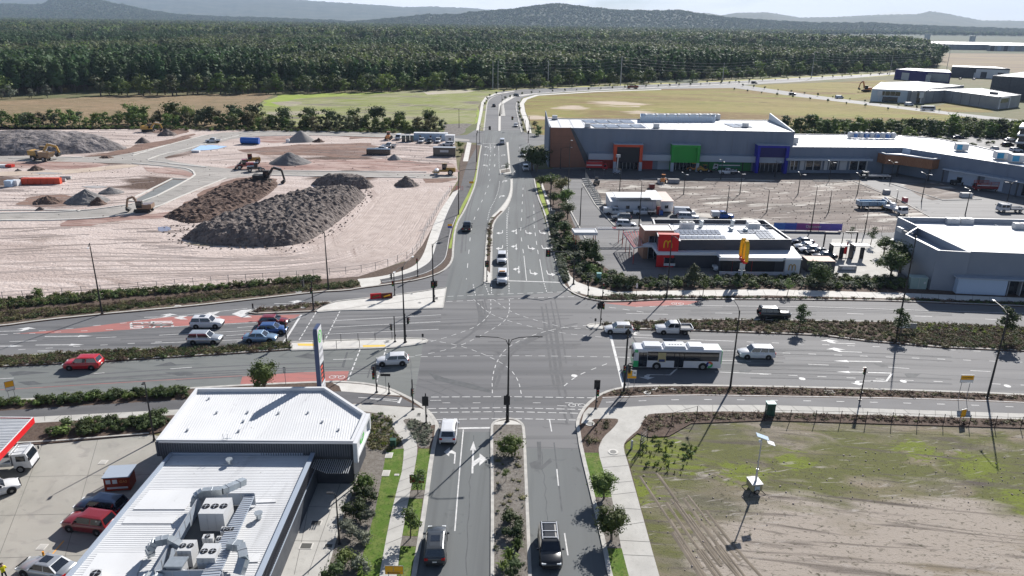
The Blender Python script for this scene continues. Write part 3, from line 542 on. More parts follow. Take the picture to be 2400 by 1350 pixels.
arrow(1216,624,-90,'st',.8,flip=-1,L_=6);arrow(1242,632,-88,'t',.8,flip=1,L_=5);arrow(1281,634,-86,'t',.8,flip=1,L_=5)
for x,y in((1178,428),(1171,464)):arrow(x,y,88,'t',.8,flip=-1,L_=5)
for y in(347,366,391):
 arrow(1144-(y-345)*.06,y,90,'t',.9,flip=1,L_=5);arrow(1159,y,90,'s',.9,L_=5)
 if y>350:arrow(1176,y,90,'t',.8,flip=-1,L_=5)
arrow(1065,1087,92,'t',.72,flip=1,L_=5.2);arrow(1107,1110,92,'st',1.05,flip=-1,L_=6.3)
for x,y in((1352,950),(1588,712),(790,884)):
 o=G(x,y)
 for dx in(-.6,.6):strip([Vector((o.x+dx+.45*math.cos(t*.7),o.y+.45*math.sin(t*.7),0))for t in range(10)],.1,.034)
 strip([Vector((o.x-.6,o.y,0)),Vector((o.x,o.y+.5,0)),Vector((o.x+.6,o.y,0))],.1,.034)
line([(840,934),(930,939),(935,944),(868,937)],.12,z2+.012,k=0);poly_mark([(939,931),(943,932),(937,945),(931,944)],z2+.013)
mk=MARK.build('road_markings',M['paint']);mk['kind']='structure'
MARKR.build('red_line',M['red_paint'])['kind']='structure'
tm=mat('tyre_mark',(.118,.12,.125),.8,c2=(.145,.146,.15),sc=1.5,lo=.3,hi=.7,spec=.1)
TMK=MB();rt_=random.Random(4)
for gd,n_ in((([(1095,700),(1110,760),(1060,800),(960,850)],[(1190,700),(1200,770),(1110,830),(960,870)]),5),(([(1180,920),(1200,850),(1290,790),(1390,765)],[(1110,930),(1150,830),(1260,770),(1380,750)]),4),(([(1440,800),(1300,800),(1150,800),(1000,805)],[(1440,850),(1300,860),(1150,860),(1000,860)]),6),(([(705,745),(850,738),(1050,735),(1400,735)],[(680,790),(850,782),(1050,770),(1400,750)]),7),(([(990,880),(1040,895),(1100,910),(1160,930)],[(960,900),(1010,915),(1060,935),(1090,960)]),4),(([(1200,700),(1205,800),(1230,900),(1280,1000)],[(1290,700),(1310,800),(1320,900),(1340,1000)]),5),(([(1480,812),(1800,818),(2100,830),(2450,850)],[(1480,895),(1800,890),(2100,900),(2450,915)]),9),(([(1500,725),(1800,722),(2100,730),(2450,745)],[(1500,745),(1800,742),(2100,750),(2450,765)]),5),(([(-20,870),(300,852),(600,838),(900,830)],[(-20,930),(300,905),(600,885),(900,880)]),8),(([(-20,790),(300,775),(600,760),(700,755)],[(-20,825),(300,812),(600,800),(700,795)]),6),(([(1165,300),(1140,400),(1120,500),(1085,650)],[(1130,300),(1125,400),(1085,500),(1075,650)]),5),(([(1200,430),(1210,500),(1180,560),(1180,660)],[(1250,430),(1265,500),(1280,560),(1300,660)]),6)):
 for _ in range((n_+1)//2):
  u=rt_.random();Q=PG(smooth([(p[0]*(1-u)+q[0]*u,p[1]*(1-u)+q[1]*u)for p,q in zip(*gd)],2));k0=rt_.randrange(0,max(1,len(Q)//2));k1=min(len(Q),k0+max(4,int(len(Q)*rt_.uniform(.35,.8))))
  for off in(0,1.5):strip([p+Vector((off*.5,off,0))for p in Q[k0:k1]],rt_.uniform(.2,.45),.0242+rt_.random()*.0012,TMK)
o=TMK.build('tyre_marks',tm);o['kind']='structure'
CRK=MB()
for q in([(985,940),(1060,905),(1180,912),(1290,905),(1330,900)],[(960,838),(965,870),(962,930)],[(1160,1010),(1155,940),(1200,930)],[(1232,500),(1290,620),(1320,660)],[(1210,430),(1212,520),(1225,650)],[(1480,806),(1900,819),(2400,850)],[(1500,838),(1900,845),(2400,868)],[(1680,862),(2000,868),(2400,890)],[(600,776),(300,790),(0,806)],[(970,760),(800,770),(700,776)],[(0,905),(300,888),(560,872)],[(1092,1350),(1100,1150),(1110,1020)],[(1290,1350),(1278,1150),(1268,1060)],[(1235,1048),(1362,1052)]):
 P=resample(PG(q),1.2);strip([p+Vector((rt_.uniform(-.12,.12),rt_.uniform(-.12,.12),0))for p in P],.09,.0262,CRK)
o=CRK.build('crack_sealing',M['patch']);o['kind']='structure'
for i,(pts)in enumerate([[(1240,1085),(1262,1078),(1268,1093),(1290,1073),(1294,1082),(1270,1101),(1245,1097)],[(1258,1035),(1268,1035),(1269,1095),(1262,1095)],[(1297,1037),(1300,1037),(1319,1198),(1315,1199)],[(360,858),(400,848),(412,854),(470,852),(400,858)],[(385,873),(440,871),(455,877),(420,881)],[(20,873),(50,869),(118,873),(30,881)],[(40,895),(80,893),(100,900),(66,903)],[(2048,852),(2062,851),(2085,858),(2066,860)],[(2120,877),(2158,876),(2142,886),(2126,884)],[(2120,876),(2160,875),(2140,886)],[(1730,867),(1765,866),(1755,873),(1735,873)],[(1236,575),(1244,575),(1247,592),(1241,590)],[(690,836),(720,828),(760,833),(740,842)],[(800,860),(812,825),(816,825),(806,862)],[(860,885),(866,862),(870,862),(863,886)],[(1000,868),(1040,885),(1110,900),(1150,915),(1148,920),(1080,905),(1020,890)],[(1205,936),(1228,936),(1228,939),(1205,940)]]):
 sheet('road_repair',pts,.0275+i*.0001,M['patch'])
print('ground',round(time.time()-T0,1))
def rut(mb,P,w=.35,h=.10,z=.02):
 A,B_=offset_line(P,w);n=len(P);vs=[]
 for p,a,c in zip(P,A,B_):vs+=[(a.x,a.y,z),(p.x,p.y,z+h),(c.x,c.y,z)]
 mb.add(vs,[f for i in range(n-1)for f in((i*3,i*3+3,i*3+4,i*3+1),(i*3+1,i*3+4,i*3+5,i*3+2))])
rr_=random.Random(12)
def ruts(name,guides,n,m,spread=1.0,seg=(.3,1.0),h=.09,z=.03):
 """n ridges interpolated between two surveyed guide lines"""
 mb=MB()
 for _ in range(n):
  u=rr_.random();a,b_=guides;k=min(len(a),len(b_));t0=rr_.uniform(0,1-seg[0]);t1=min(1,t0+rr_.uniform(*seg));P=[]
  Q=PG(smooth([(p[0]*(1-u)+q[0]*u,p[1]*(1-u)+q[1]*u)for p,q in zip(a,b_)],2));Q=resample(Q,2.5);Q=Q[int(t0*(len(Q)-1)):int(t1*(len(Q)-1))+1]
  if len(Q)<3:continue
  ph=rr_.uniform(0,9);am=rr_.uniform(.2,1.3)*spread;Q=[Vector((p.x+am*math.sin(i*.13+ph),p.y+am*math.cos(i*.11+ph),0))for i,p in enumerate(Q)]
  for off in(0,1.9)if rr_.random()<.6 else(0,):rut(mb,[p+Vector((off,off*.35,0))for p in Q],rr_.uniform(.25,.5),h*rr_.uniform(.6,1.5),z)
 o=mb.build(name,m);o['kind']='stuff';return o
rut_m=mat('rut_sand',(.47,.40,.365),.95,c2=(.38,.315,.285),sc=.4);rut_d=mat('rut_dark',(.27,.22,.195),.95,c2=(.42,.35,.32),sc=.15);rut_p=mat('rut_park',(.34,.31,.28),.95,c2=(.14,.115,.10),sc=.3);rut_l=mat('rut_lot',(.20,.17,.135),.95,c2=(.14,.12,.095),sc=.5)
ruts('wheel_ruts',([(-60,590),(200,580),(420,590),(620,600),(740,585),(850,520),(905,450)],[(-60,700),(200,680),(480,665),(760,645),(900,615),(985,560),(1040,455)]),90,rut_m,1,(.08,.5),.04)
ruts('wheel_ruts',([(720,590),(780,560),(830,520),(870,470),(900,445)],[(940,615),(975,580),(1000,530),(1022,490),(1045,450)]),110,rut_m,.6,(.15,.9),.05)
ruts('wheel_ruts',([(-60,530),(150,526),(300,522),(430,520)],[(-60,600),(150,590),(300,585),(430,590)]),36,rut_d,.8,(.08,.4),.04)
ruts('wheel_ruts',([(-60,412),(100,420),(250,412),(380,405)],[(-60,490),(100,492),(250,480),(330,470)]),40,rut_d,1,(.08,.35),.05);ruts('wheel_ruts',([(420,385),(600,372),(800,376),(1050,390)],[(560,345),(700,335),(900,336),(1060,345)]),40,rut_d,1,(.08,.35),.05);ruts('wheel_ruts',([(-60,302),(200,304),(400,308)],[(-60,325),(200,322),(330,330)]),18,rut_d,1,(.1,.4),.05)
ruts('wheel_ruts',([(1400,425),(1600,422),(1800,424),(2000,430)],[(1420,490),(1600,495),(1850,530),(2090,540)]),26,rut_p,1.2,(.08,.3),.03);
ruts('wheel_ruts',([(1480,1120),(1530,1200),(1590,1290),(1640,1370)],[(1540,1110),(1600,1190),(1670,1290),(1740,1370)]),14,rut_l,.4,(.2,.7),.03,.035)
JT=MB()
def joints(left,right,n,z=.155):
 L0,R0=resample(PG(smooth(left,2)),1),resample(PG(smooth(right,2)),1)
 for k in range(1,n):
  a,b_=L0[int(k/n*(len(L0)-1))],R0[int(k/n*(len(R0)-1))];strip([a,b_],.05,z,JT)
joints([(1405,1052),(1411,1104),(1471,1350),(1500,1460)],[(1461,1048),(1474,1092),(1545,1350),(1580,1460)],11);joints([(917,1000),(930,1014),(944,1036),(947,1061),(942,1104),(930,1148),(911,1229),(889,1350)],[(946,990),(961,1011),(976,1033),(979,1054),(973,1092),(964,1141),(951,1204),(930,1350)],13)
joints([(1542,950),(1800,950),(2400,970)],[(1560,967),(1812,966),(2400,983)],26);joints([(1500,683),(1800,679),(2127,688),(2400,699)],[(1500,695),(1800,692),(2148,701),(2400,709)],24);joints([(0,982),(429,959)],[(0,995),(414,972)],12);joints([(1008,547),(1026,502),(1061,451)],[(1028,555),(1048,497),(1071,454)],12)
for q in([(735,1120),(715,1235),(690,1350)],[(800,1130),(762,1235),(722,1350)],[(690,1190),(815,1192)],[(668,1270),(780,1272)]):strip(PG(q),.05,.162,JT)
for q in([(-60,1120),(380,1112)],[(-60,1210),(330,1202)],[(-60,1310),(280,1300)],[(100,1040),(-20,1350)],[(230,1028),(140,1350)]):strip(PG(q),.05,.040,JT)
JT.build('slab_joints',mat('joint_dark',(.17,.165,.155),.9))['kind']='structure'
sheet('forest_floor',[(-5200,1300),(-2000,640),(-400,640),(150,640),(260,1000),(420,1400),(1500,1700),(6500,5200),(6500,12000),(-9000,12000),(-9000,3000)],.12,mat('forest_floor',(.045,.062,.032),.95,c2=(.07,.085,.045),sc=.02,det=9),world=True)
print('ground',round(time.time()-T0,1))
def foliage_mat(name,c,c2,sc=.6,rv=.45):
 if name in MATS:return MATS[name]
 m=bpy.data.materials.new(name);m.use_nodes=True;n=m.node_tree.nodes;l=m.node_tree.links
 b=n['Principled BSDF'];b.inputs['Roughness'].default_value=.7;b.inputs['Specular IOR Level'].default_value=.25
 tc=n.new('ShaderNodeTexCoord');t=n.new('ShaderNodeTexNoise');t.inputs['Scale'].default_value=sc;t.inputs['Detail'].default_value=4
 l.new(tc.outputs['Object'],t.inputs['Vector'])
 mr=n.new('ShaderNodeMapRange');mr.inputs[1].default_value=.35;mr.inputs[2].default_value=.65;l.new(t.outputs[0],mr.inputs[0])
 mx=n.new('ShaderNodeMixRGB');mx.inputs[1].default_value=(*c,1);mx.inputs[2].default_value=(*c2,1);l.new(mr.outputs[0],mx.inputs[0])
 oi=n.new('ShaderNodeObjectInfo');hs=n.new('ShaderNodeHueSaturation')
 a=n.new('ShaderNodeMapRange');a.inputs[3].default_value=1-rv;a.inputs[4].default_value=1+rv;l.new(oi.outputs['Random'],a.inputs[0])
 mm=n.new('ShaderNodeMath');mm.operation='MULTIPLY';mm.inputs[1].default_value=7.31;l.new(oi.outputs['Random'],mm.inputs[0])
 fr=n.new('ShaderNodeMath');fr.operation='FRACT';l.new(mm.outputs[0],fr.inputs[0])
 h=n.new('ShaderNodeMapRange');h.inputs[3].default_value=.482;h.inputs[4].default_value=.515;l.new(fr.outputs[0],h.inputs[0])
 l.new(a.outputs[0],hs.inputs['Value']);l.new(h.outputs[0],hs.inputs['Hue']);l.new(mx.outputs[0],hs.inputs['Color'])
 l.new(hs.outputs[0],b.inputs['Base Color'])
 tr=n.new('ShaderNodeBsdfTranslucent');ms=n.new('ShaderNodeMixShader');ms.inputs[0].default_value=.28
 l.new(hs.outputs[0],tr.inputs['Color']);l.new(b.outputs[0],ms.inputs[1]);l.new(tr.outputs[0],ms.inputs[2])
 l.new(ms.outputs[0],n['Material Output'].inputs['Surface'])
 MATS[name]=m;return m
FM=dict(pine=foliage_mat('pine_foliage',(.040,.082,.030),(.070,.120,.042),.3),gum=foliage_mat('gum_foliage',(.092,.118,.056),(.145,.165,.085),.3),light=foliage_mat('light_foliage',(.10,.155,.036),(.16,.215,.05),.4),dark=foliage_mat('dark_foliage',(.045,.072,.028),(.075,.105,.035),.8),street=foliage_mat('street_foliage',(.085,.135,.034),(.14,.185,.05),1.2),hedge=foliage_mat('hedge_foliage',(.055,.088,.032),(.10,.13,.05),1.5),silver=foliage_mat('silver_foliage',(.12,.14,.105),(.19,.205,.15),1.5),lime=foliage_mat('lime_foliage',(.22,.27,.045),(.16,.21,.035),2),maroon=foliage_mat('maroon_foliage',(.11,.075,.06),(.15,.115,.08),2),bronze=foliage_mat('bronze_foliage',(.16,.15,.07),(.11,.11,.05),2))
FM.update(rock=mat('rock',(.22,.19,.17),.95,c2=(.12,.095,.08),sc=.4),clod=mat('clod',(.13,.095,.08),.95,c2=(.22,.17,.145),sc=.4),paleclod=mat('pale_clod',(.40,.34,.31),.95))
bark=mat('bark',(.16,.13,.105),.9,c2=(.09,.07,.055),sc=3)
def leafs(mb,c,r,n,s,rd,mi=0,up=.3):
 for _ in range(n):
  d=Vector((rd.gauss(0,1),rd.gauss(0,1),rd.gauss(0,1))).normalized();p=Vector(c)+Vector((d.x*r[0],d.y*r[1],d.z*r[2]))*(rd.random()**.33)
  q=(d+Vector((rd.uniform(-1,1),rd.uniform(-1,1),rd.uniform(-1,1)+up))*.8).normalized()
  a=q.orthogonal().normalized();a.rotate(Matrix.Rotation(rd.uniform(0,6.28),3,q));b_=q.cross(a);k=s*rd.uniform(.6,1.3)
  mb.add([p+a*k,p+b_*k*.7,p-a*k*.8,p-b_*k*.7],[(0,1,2,3)],mi)
def ico(mb,c,r,rd,mi=0,sz=1.0):
 t=(1+5**.5)/2;V=[(-1,t,0),(1,t,0),(-1,-t,0),(1,-t,0),(0,-1,t),(0,1,t),(0,-1,-t),(0,1,-t),(t,0,-1),(t,0,1),(-t,0,-1),(-t,0,1)]
 Fc=[(0,11,5),(0,5,1),(0,1,7),(0,7,10),(0,10,11),(1,5,9),(5,11,4),(11,10,2),(10,7,6),(7,1,8),(3,9,4),(3,4,2),(3,2,6),(3,6,8),(3,8,9),(4,9,5),(2,4,11),(6,2,10),(8,6,7),(9,8,1)]
 vs=[]
 for v in V:
  k=r/1.902*rd.uniform(.75,1.2);vs.append((c[0]+v[0]*k,c[1]+v[1]*k,c[2]+v[2]*k*sz))
 mb.add(vs,Fc,mi)
def tree_mesh(kind,seed,detail=1.0,split=False):
 """unit-height tree (1 m tall); returns crown and trunk builders"""
 rd=random.Random(seed);cr=MB();tk=MB();D=detail
 if kind=='pine':
  tk.tube([(0,0,0),(.005,0,.5),(0,0,.93)],[.018,.012,.004],5)
  for i in range(int(9+5*D)):
   t=i/(8+5*D);z=.30+t*.64;w=.19*(1-t)**.6+.035;a=rd.uniform(0,6.28);o=w*.4
   c=(o*math.cos(a),o*math.sin(a),z);ico(cr,c,w*.6,rd,sz=.8);leafs(cr,c,(w*1.1,w*1.1,.09),int(13*D),.034/D**.4,rd)
 elif kind in('round','gum'):
  tk.tube([(0,0,0),(.01,.01,.3),(0,0,.6)],[.03,.022,.01],5)
  N=int((10 if kind=='round' else 8)*(1+D)/2)+2
  for i in range(N):
   a=rd.uniform(0,6.28);q=rd.uniform(.05,.30)if kind=='round' else rd.uniform(.08,.30);z=rd.uniform(.35,.82)if kind=='round' else rd.uniform(.5,.88);w=rd.uniform(.13,.22)
   c=(q*math.cos(a),q*math.sin(a),z);ico(cr,c,w*.5,rd,sz=.8);leafs(cr,c,(w*1.15,w*1.15,w*.85),int(34*D),.040/D**.5,rd)
   if D>1:tk.tube([(0,0,.25),(c[0]*.6,c[1]*.6,z*.75),c],[.012,.008,.003],4)
  ico(cr,(0,0,.6),.2,rd)
  leafs(cr,(0,0,.62),(.36,.36,.36),int(150*D),.036/D**.5,rd)
 elif kind=='wall':
  tk.tube([(0,0,0),(0,0,.5)],[.03,.01],5)
  for i in range(11):
   a=rd.uniform(0,6.28);z=rd.uniform(.12,.82);q=rd.uniform(.05,.38)*(1-z*.55);w=rd.uniform(.14,.24)
   c=(q*math.cos(a),q*math.sin(a),z);ico(cr,c,w*.6,rd,sz=.9);leafs(cr,c,(w*1.15,w*1.15,w),int(34*D),.038/D**.4,rd)
 elif kind=='bush':
  for i in range(8):
   a=rd.uniform(0,6.28);q=rd.uniform(0,.45);z=rd.uniform(.3,.7)*(1-q*.5);w=rd.uniform(.22,.34)
   c=(q*math.cos(a),q*math.sin(a),z);ico(cr,c,w*.62,rd,sz=.8);leafs(cr,c,(w*1.15,w*1.15,w),int(48*D),.058/D**.5,rd)
 elif kind=='rock':ico(cr,(0,0,.3),.6,rd,sz=.7)
 elif kind=='tuft':
  for i in range(int(16*D)):
   a=rd.uniform(0,6.28);l_=rd.uniform(.35,.6);h=rd.uniform(.5,1.0);d=Vector((math.cos(a),math.sin(a),0));s_=Vector((-d.y,d.x,0))*.05
   p0,p1,p2=d*.05,d*l_*.5+Vector((0,0,h*.75)),d*l_+Vector((0,0,h*.62))
   cr.add([p0-s_,p0+s_,p1+s_*.8,p1-s_*.8,p2],[(0,1,2,3),(3,2,4)])
 elif kind=='cover':
  for i in range(int(30*D)):
   leafs(cr,(rd.uniform(-.9,.9),rd.uniform(-.9,.9),rd.uniform(.1,.7)),(.25,.25,.25),3,.17,rd)
  ico(cr,(0,0,.1),.7,rd,sz=.5)
 elif kind=='sapling':
  tk.tube([(0,0,0),(.015,0,.4),(0,.01,.85)],[.014,.010,.004],5)
  for i in range(9):
   z=.42+.55*i/9;a=rd.uniform(0,6.28);q=rd.uniform(.02,.14);w=.12*(1.1-abs(z-.65)*1.3)
   c=(q*math.cos(a),q*math.sin(a),z);leafs(cr,c,(w,w,w),int(30*D),.028,rd)
   tk.tube([(0,0,z-.12),c],[.006,.002],3)
 return cr,tk
PROTO={}
def proto(kind,seed,fm,detail=1.0):
 k=(kind,seed,fm,detail)
 if k not in PROTO:
  cr,tk=tree_mesh(kind,seed,detail);PROTO[k]=(cr.mesh('crown',FM[fm]),tk.mesh('trunk',bark)if tk.v else None)
  n=len(cr.v);cr.v+=tk.v;cr.f+=[tuple(i+n for i in f)for f in tk.f];cr.m+=[1]*len(tk.f)
  PROTO[k]+=(cr.mesh(kind+'_tree',[FM[fm],bark]),)
 return PROTO[k]
def plant(kind,loc,h,fm,name,label,group=None,seed=None,parts=False,detail=1.0,wide=1.0,cat='tree'):
 seed=rnd.randrange(4)if seed is None else seed
 cm,tm,jm=proto(kind,seed,fm,detail);rz=rnd.uniform(0,6.28)
 if parts and tm:
  t=thing(name,label,cat,loc,rz,group);t.scale=(h*wide,h*wide,h)
  inst(cm,'crown',t);inst(tm,'trunk',t);return t
 o=bpy.data.objects.new(name,jm if tm else cm);COL.objects.link(o);o.location=loc;o.rotation_euler=(0,0,rz);o.scale=(h*wide,h*wide,h)
 return tag(o,label,cat,group)
def make_scatter_group():
 g=bpy.data.node_groups.new('scatter','GeometryNodeTree')
 g.interface.new_socket('Geometry',in_out='INPUT',socket_type='NodeSocketGeometry');g.interface.new_socket('Collection',in_out='INPUT',socket_type='NodeSocketCollection')
 g.interface.new_socket('Geometry',in_out='OUTPUT',socket_type='NodeSocketGeometry');n=g.nodes;l=g.links
 i=n.new('NodeGroupInput');o=n.new('NodeGroupOutput');p=n.new('GeometryNodeInstanceOnPoints');c=n.new('GeometryNodeCollectionInfo')
 c.inputs['Separate Children'].default_value=True;c.inputs['Reset Children'].default_value=True;p.inputs['Pick Instance'].default_value=True
 l.new(i.outputs[0],p.inputs['Points']);l.new(i.outputs[1],c.inputs['Collection']);l.new(c.outputs[0],p.inputs['Instance'])
 def at(nm,ty,sock):
  a=n.new('GeometryNodeInputNamedAttribute');a.data_type=ty;a.inputs['Name'].default_value=nm;l.new(a.outputs['Attribute'],p.inputs[sock])
 at('rot','FLOAT_VECTOR','Rotation');at('scl','FLOAT_VECTOR','Scale');at('pick','INT','Instance Index');l.new(p.outputs[0],o.inputs[0]);return g
SG=make_scatter_group();SC_COLS={}
def scatter(name,pts,protos,scl,label=None,cat=None,kind='stuff',seed=1):
 """pts: world points; protos: list of (kind, seed, foliage, detail)"""
 key=tuple(protos)
 if key not in SC_COLS:
  c=bpy.data.collections.new('scatter_source')
  for k in protos:
   cm,tm,jm=proto(*k);o=bpy.data.objects.new('source_'+k[0],jm);c.objects.link(o)
  SC_COLS[key]=c
 rd=np.random.RandomState(seed);n=len(pts);me=bpy.data.meshes.new(name);me.from_pydata([tuple(p)for p in pts],[],[])
 a=me.attributes.new('rot','FLOAT_VECTOR','POINT');r_=np.zeros((n,3));r_[:,2]=rd.uniform(0,6.28,n);a.data.foreach_set('vector',r_.ravel())
 a=me.attributes.new('scl','FLOAT_VECTOR','POINT');s_=np.zeros((n,3));h=rd.uniform(scl[0],scl[1],n)if np.isscalar(scl[0])else scl
 s_[:,2]=h;s_[:,0]=s_[:,1]=h*rd.uniform(.85,1.35,n);a.data.foreach_set('vector',s_.ravel())
 a=me.attributes.new('pick','INT','POINT');a.data.foreach_set('value',rd.randint(0,len(protos),n).astype(np.int32))
 o=bpy.data.objects.new(name,me);COL.objects.link(o);md=o.modifiers.new('scatter','NODES');md.node_group=SG
 for it in SG.interface.items_tree:
  if it.name=='Collection':md[it.identifier]=SC_COLS[key]
 o['kind']=kind
 if label:tag(o,label,cat)
 return o
def inpoly(x,y,P):
 c=False;j=len(P)-1
 for i in range(len(P)):
  if(P[i][1]>y)!=(P[j][1]>y)and x<(P[j][0]-P[i][0])*(y-P[i][1])/(P[j][1]-P[i][1])+P[i][0]:c=not c
  j=i
 return c
def fill(pts,spacing,seed=1,world=False,z=.14,jit=.5):
 P=[(p[0],p[1])for p in(pts if world else PG(pts))];rd=random.Random(seed);xs=[p[0]for p in P];ys=[p[1]for p in P];out=[]
 y=min(ys)
 while y<max(ys):
  x=min(xs)
  while x<max(xs):
   px,py=x+rd.uniform(-jit,jit)*spacing,y+rd.uniform(-jit,jit)*spacing
   if inpoly(px,py,P):out.append((px,py,z))
   x+=spacing
  y+=spacing
 return out
def P2(x,y):p=G(x,y);return(p.x,p.y)
edge=[G(-900,262),G(0,226),G(300,213),G(640,213),G(1150,203),G(1300,199),G(1500,189),G(1700,181),G(1900,173),G(2100,163),G(2195,158),G(2205,150)]
far_edge=[G(2205,150),G(2200,128),G(2080,108),G(1900,101),G(1760,97)]
def edge_y(x):
 for a,b_ in zip(edge,edge[1:]):
  if a.x<=x<=b_.x:return a.y+(b_.y-a.y)*(x-a.x)/(b_.x-a.x)
 return None
rf=random.Random(5);pts_pine,pts_gum,pts_far,pts_light=[],[],[],[]
fx=lambda x,y:noise.noise(Vector((x*.004,y*.0025,0)))
poly_f=[(p.x,p.y)for p in edge]+[(p.x,p.y)for p in far_edge[1:]]+[P2(1760,90),P2(2000,82),(5200,5700),(-5600,5700),(-1900,1100)]
y=380.0
while y<5600:
 sp=6.2 if y<900 else 6.2+(y-900)*.0075;half=y*.74+30;x=-half
 while x<half:
  px_,py_=x+rf.uniform(-.5,.5)*sp,y+rf.uniform(-.5,.5)*sp;x+=sp
  if not inpoly(px_,py_,poly_f):continue
  q=fx(px_,py_)
  if q<-.42 and py_>900:continue
  cl=noise.noise(Vector((px_*.006+40,py_*.006,1)))
  if py_>700 and cl>.42:continue
  if py_>1500:pts_far.append((px_,py_,0))
  elif cl<-.38 and rf.random()<.8:pts_light.append((px_,py_,0))
  elif q+.25*noise.noise(Vector((px_*.02,py_*.02,3)))>.04:pts_gum.append((px_,py_,0))
  else:pts_pine.append((px_,py_,0))
 y+=sp*.92
front=[p for p in pts_pine+pts_gum if edge_y(p[0])is not None and p[1]<edge_y(p[0])+15]
front_set=set(front);pts_pine=[p for p in pts_pine if p not in front_set];pts_gum=[p for p in pts_gum if p not in front_set]
scatter('pine_forest',pts_pine,[('pine',s,'pine',.7)for s in range(4)]+[('gum',1,'pine',.5)],(11,24),'dense dark green plantation forest stretching back behind the fields','forest',seed=1)
scatter('gum_forest',pts_gum,[('gum',s,'gum',.55)for s in range(3)]+[('pine',2,'gum',.6),('round',1,'light',.5)],(9,22),'lighter grey green mixed woodland patches inside the dark plantation forest','forest',seed=2)
scatter('light_woodland',pts_light,[('round',1,'light',.5),('gum',2,'light',.5),('wall',2,'street',.5)],(7,15),'pale green younger tree patches within the dark forest','forest',seed=8)
scatter('far_forest',pts_far,[('gum',s,'gum',.3)for s in range(2)]+[('round',2,'pine',.3),('pine',3,'pine',.4),('round',1,'light',.3)],(15,30),'far woodland fading blue below the hills','forest',seed=3)
rf.shuffle(front);front.sort(key=lambda p:p[1]);nfront=0
for p in front:
 if p[0]<-330 or p[0]>420:continue
 nfront+=1
 if nfront>70:break
 plant('pine',p,rf.uniform(17,22),'pine','pine_tree','tall dark pine on the front edge of the plantation forest behind the fields','pines along the forest edge',detail=.9)
if nfront>70:scatter('forest_edge',[p for p in front if-330<=p[0]<=420][70:]+[p for p in front if not-330<=p[0]<=420],[('pine',s,'pine',.7)for s in range(4)],(16,22),'continuous dark front row of the plantation forest','forest',seed=4)
def row(x0,x1,yf,n,kind,h,fm,name,label,group,sp=4,seed=3,yj=6,**k):
 rd=random.Random(seed)
 for i in range(n):
  x=x0+(x1-x0)*(i+rd.uniform(-.4,.4))/n;p=G(x,yf(x)+rd.uniform(-yj,yj));f_=fm if isinstance(fm,str)else rd.choice(fm)
  q=(x-x0)/(x1-x0);w_='at the far left end' if q<.2 else 'left of the middle' if q<.45 else 'around the middle' if q<.6 else 'right of the middle' if q<.8 else 'at the far right end'
  lb=dict(light='light green',street='mid green',gum='grey green',dark='dark green',bronze='olive brown',silver='silvery')[f_]+' '+label+', '+w_
  plant(kind,p,rd.uniform(*h),f_,name,lb,group,wide=rd.uniform(1.0,1.35),**k)
lin=lambda pts:(lambda x:float(np.interp(x,[p[0]for p in pts],[p[1]for p in pts])))
row(240,2190,lin([(240,224),(640,219),(1150,208),(1300,203),(1700,186),(2190,163)]),120,'wall',(7.5,14),['light','light','gum','street'],'woodland_tree','bushy tree at the foot of the pine forest','paler bushy trees along the forest foot',yj=2.5,detail=.8)
row(5,140,lin([(0,231),(140,229)]),4,'wall',(6,9),'silver','woodland_tree','tree before the dark forest','pale trees before the forest at far left',seed=9,yj=1,detail=.8)
row(-30,1045,lin([(0,292),(400,293),(700,300),(1045,305)]),88,'wall',(4.5,8),['light','street','light','bronze','gum'],'hedgerow_tree','bushy tree in the construction site hedgerow','hedgerow trees behind the construction site',seed=4,yj=5,detail=1)
row(300,1040,lin([(300,290),(1040,300)]),14,'round',(8,11),['dark','street'],'hedgerow_tree','tall round tree above the site hedgerow','tall trees in the site hedgerow',seed=6,yj=3,detail=1)
row(1800,2420,lin([(1800,312),(2100,318),(2420,322)]),40,'wall',(5.5,10),['light','street','dark'],'woodland_tree','bushy tree behind the shopping centre','trees in the belt behind the shopping centre',seed=7,yj=9,detail=1)
scatter('hedgerow_scrub',fill([(-60,296),(700,300),(1040,303),(1040,313),(600,308),(0,300),(-60,300)],2.2,3,z=0),[('bush',1,'light',.4),('bush',2,'bronze',.4)],(.8,2.2),'low scrub along the foot of the hedgerow behind the site','scrub',seed=5)
scatter('belt_scrub',fill([(1800,318),(2150,322),(2500,330),(2500,300),(2300,285),(1900,290)],4.5,4,z=0),[('bush',1,'dark',.4),('bush',2,'street',.4)],(1.5,4),'undergrowth below the tree belt behind the shopping centre','undergrowth',seed=6)
def ridge(name,sky,dist,m,depth_f=900,depth_b=1500,base=0,seed=1,amp=7,n=260):
 """hill whose crest follows the surveyed skyline at the given distance"""
 xs=[p[0]for p in sky];ys=[p[1]for p in sky];b=MB();rows=18;vs=[]
 for i in range(n+1):
  sx=xs[0]+(xs[-1]-xs[0])*i/n;sy=float(np.interp(sx,xs,ys))
  d=_fw*F+_r*(sx-1200)+_u*(675-sy);t=dist/d.y;p=CAM+d*t
  top=max(p.z,2)
  for j in range(rows+1):
   v=j/rows;yy=p.y-depth_f+(depth_f+depth_b)*v;c=depth_f/(depth_f+depth_b)
   e=v/c if v<c else(1-v)/(1-c);e=e*e*(3-2*e)
   nn=noise.fractal(Vector((p.x*.0016+seed,yy*.0016,0)),1,2,4)
   z=top*e*(1+.22*nn*(1-e))+amp*noise.noise(Vector((p.x*.03,yy*.03,seed)))*min(1,e*3)-3*(1-e)
   vs.append((p.x*(yy/p.y),yy,z))
 R1=rows+1;fs=[(i*R1+j,(i+1)*R1+j,(i+1)*R1+j+1,i*R1+j+1)for i in range(n)for j in range(rows)]
 b.add(vs,fs);o=b.build(name,m,smooth=True);o['kind']='structure';return vs
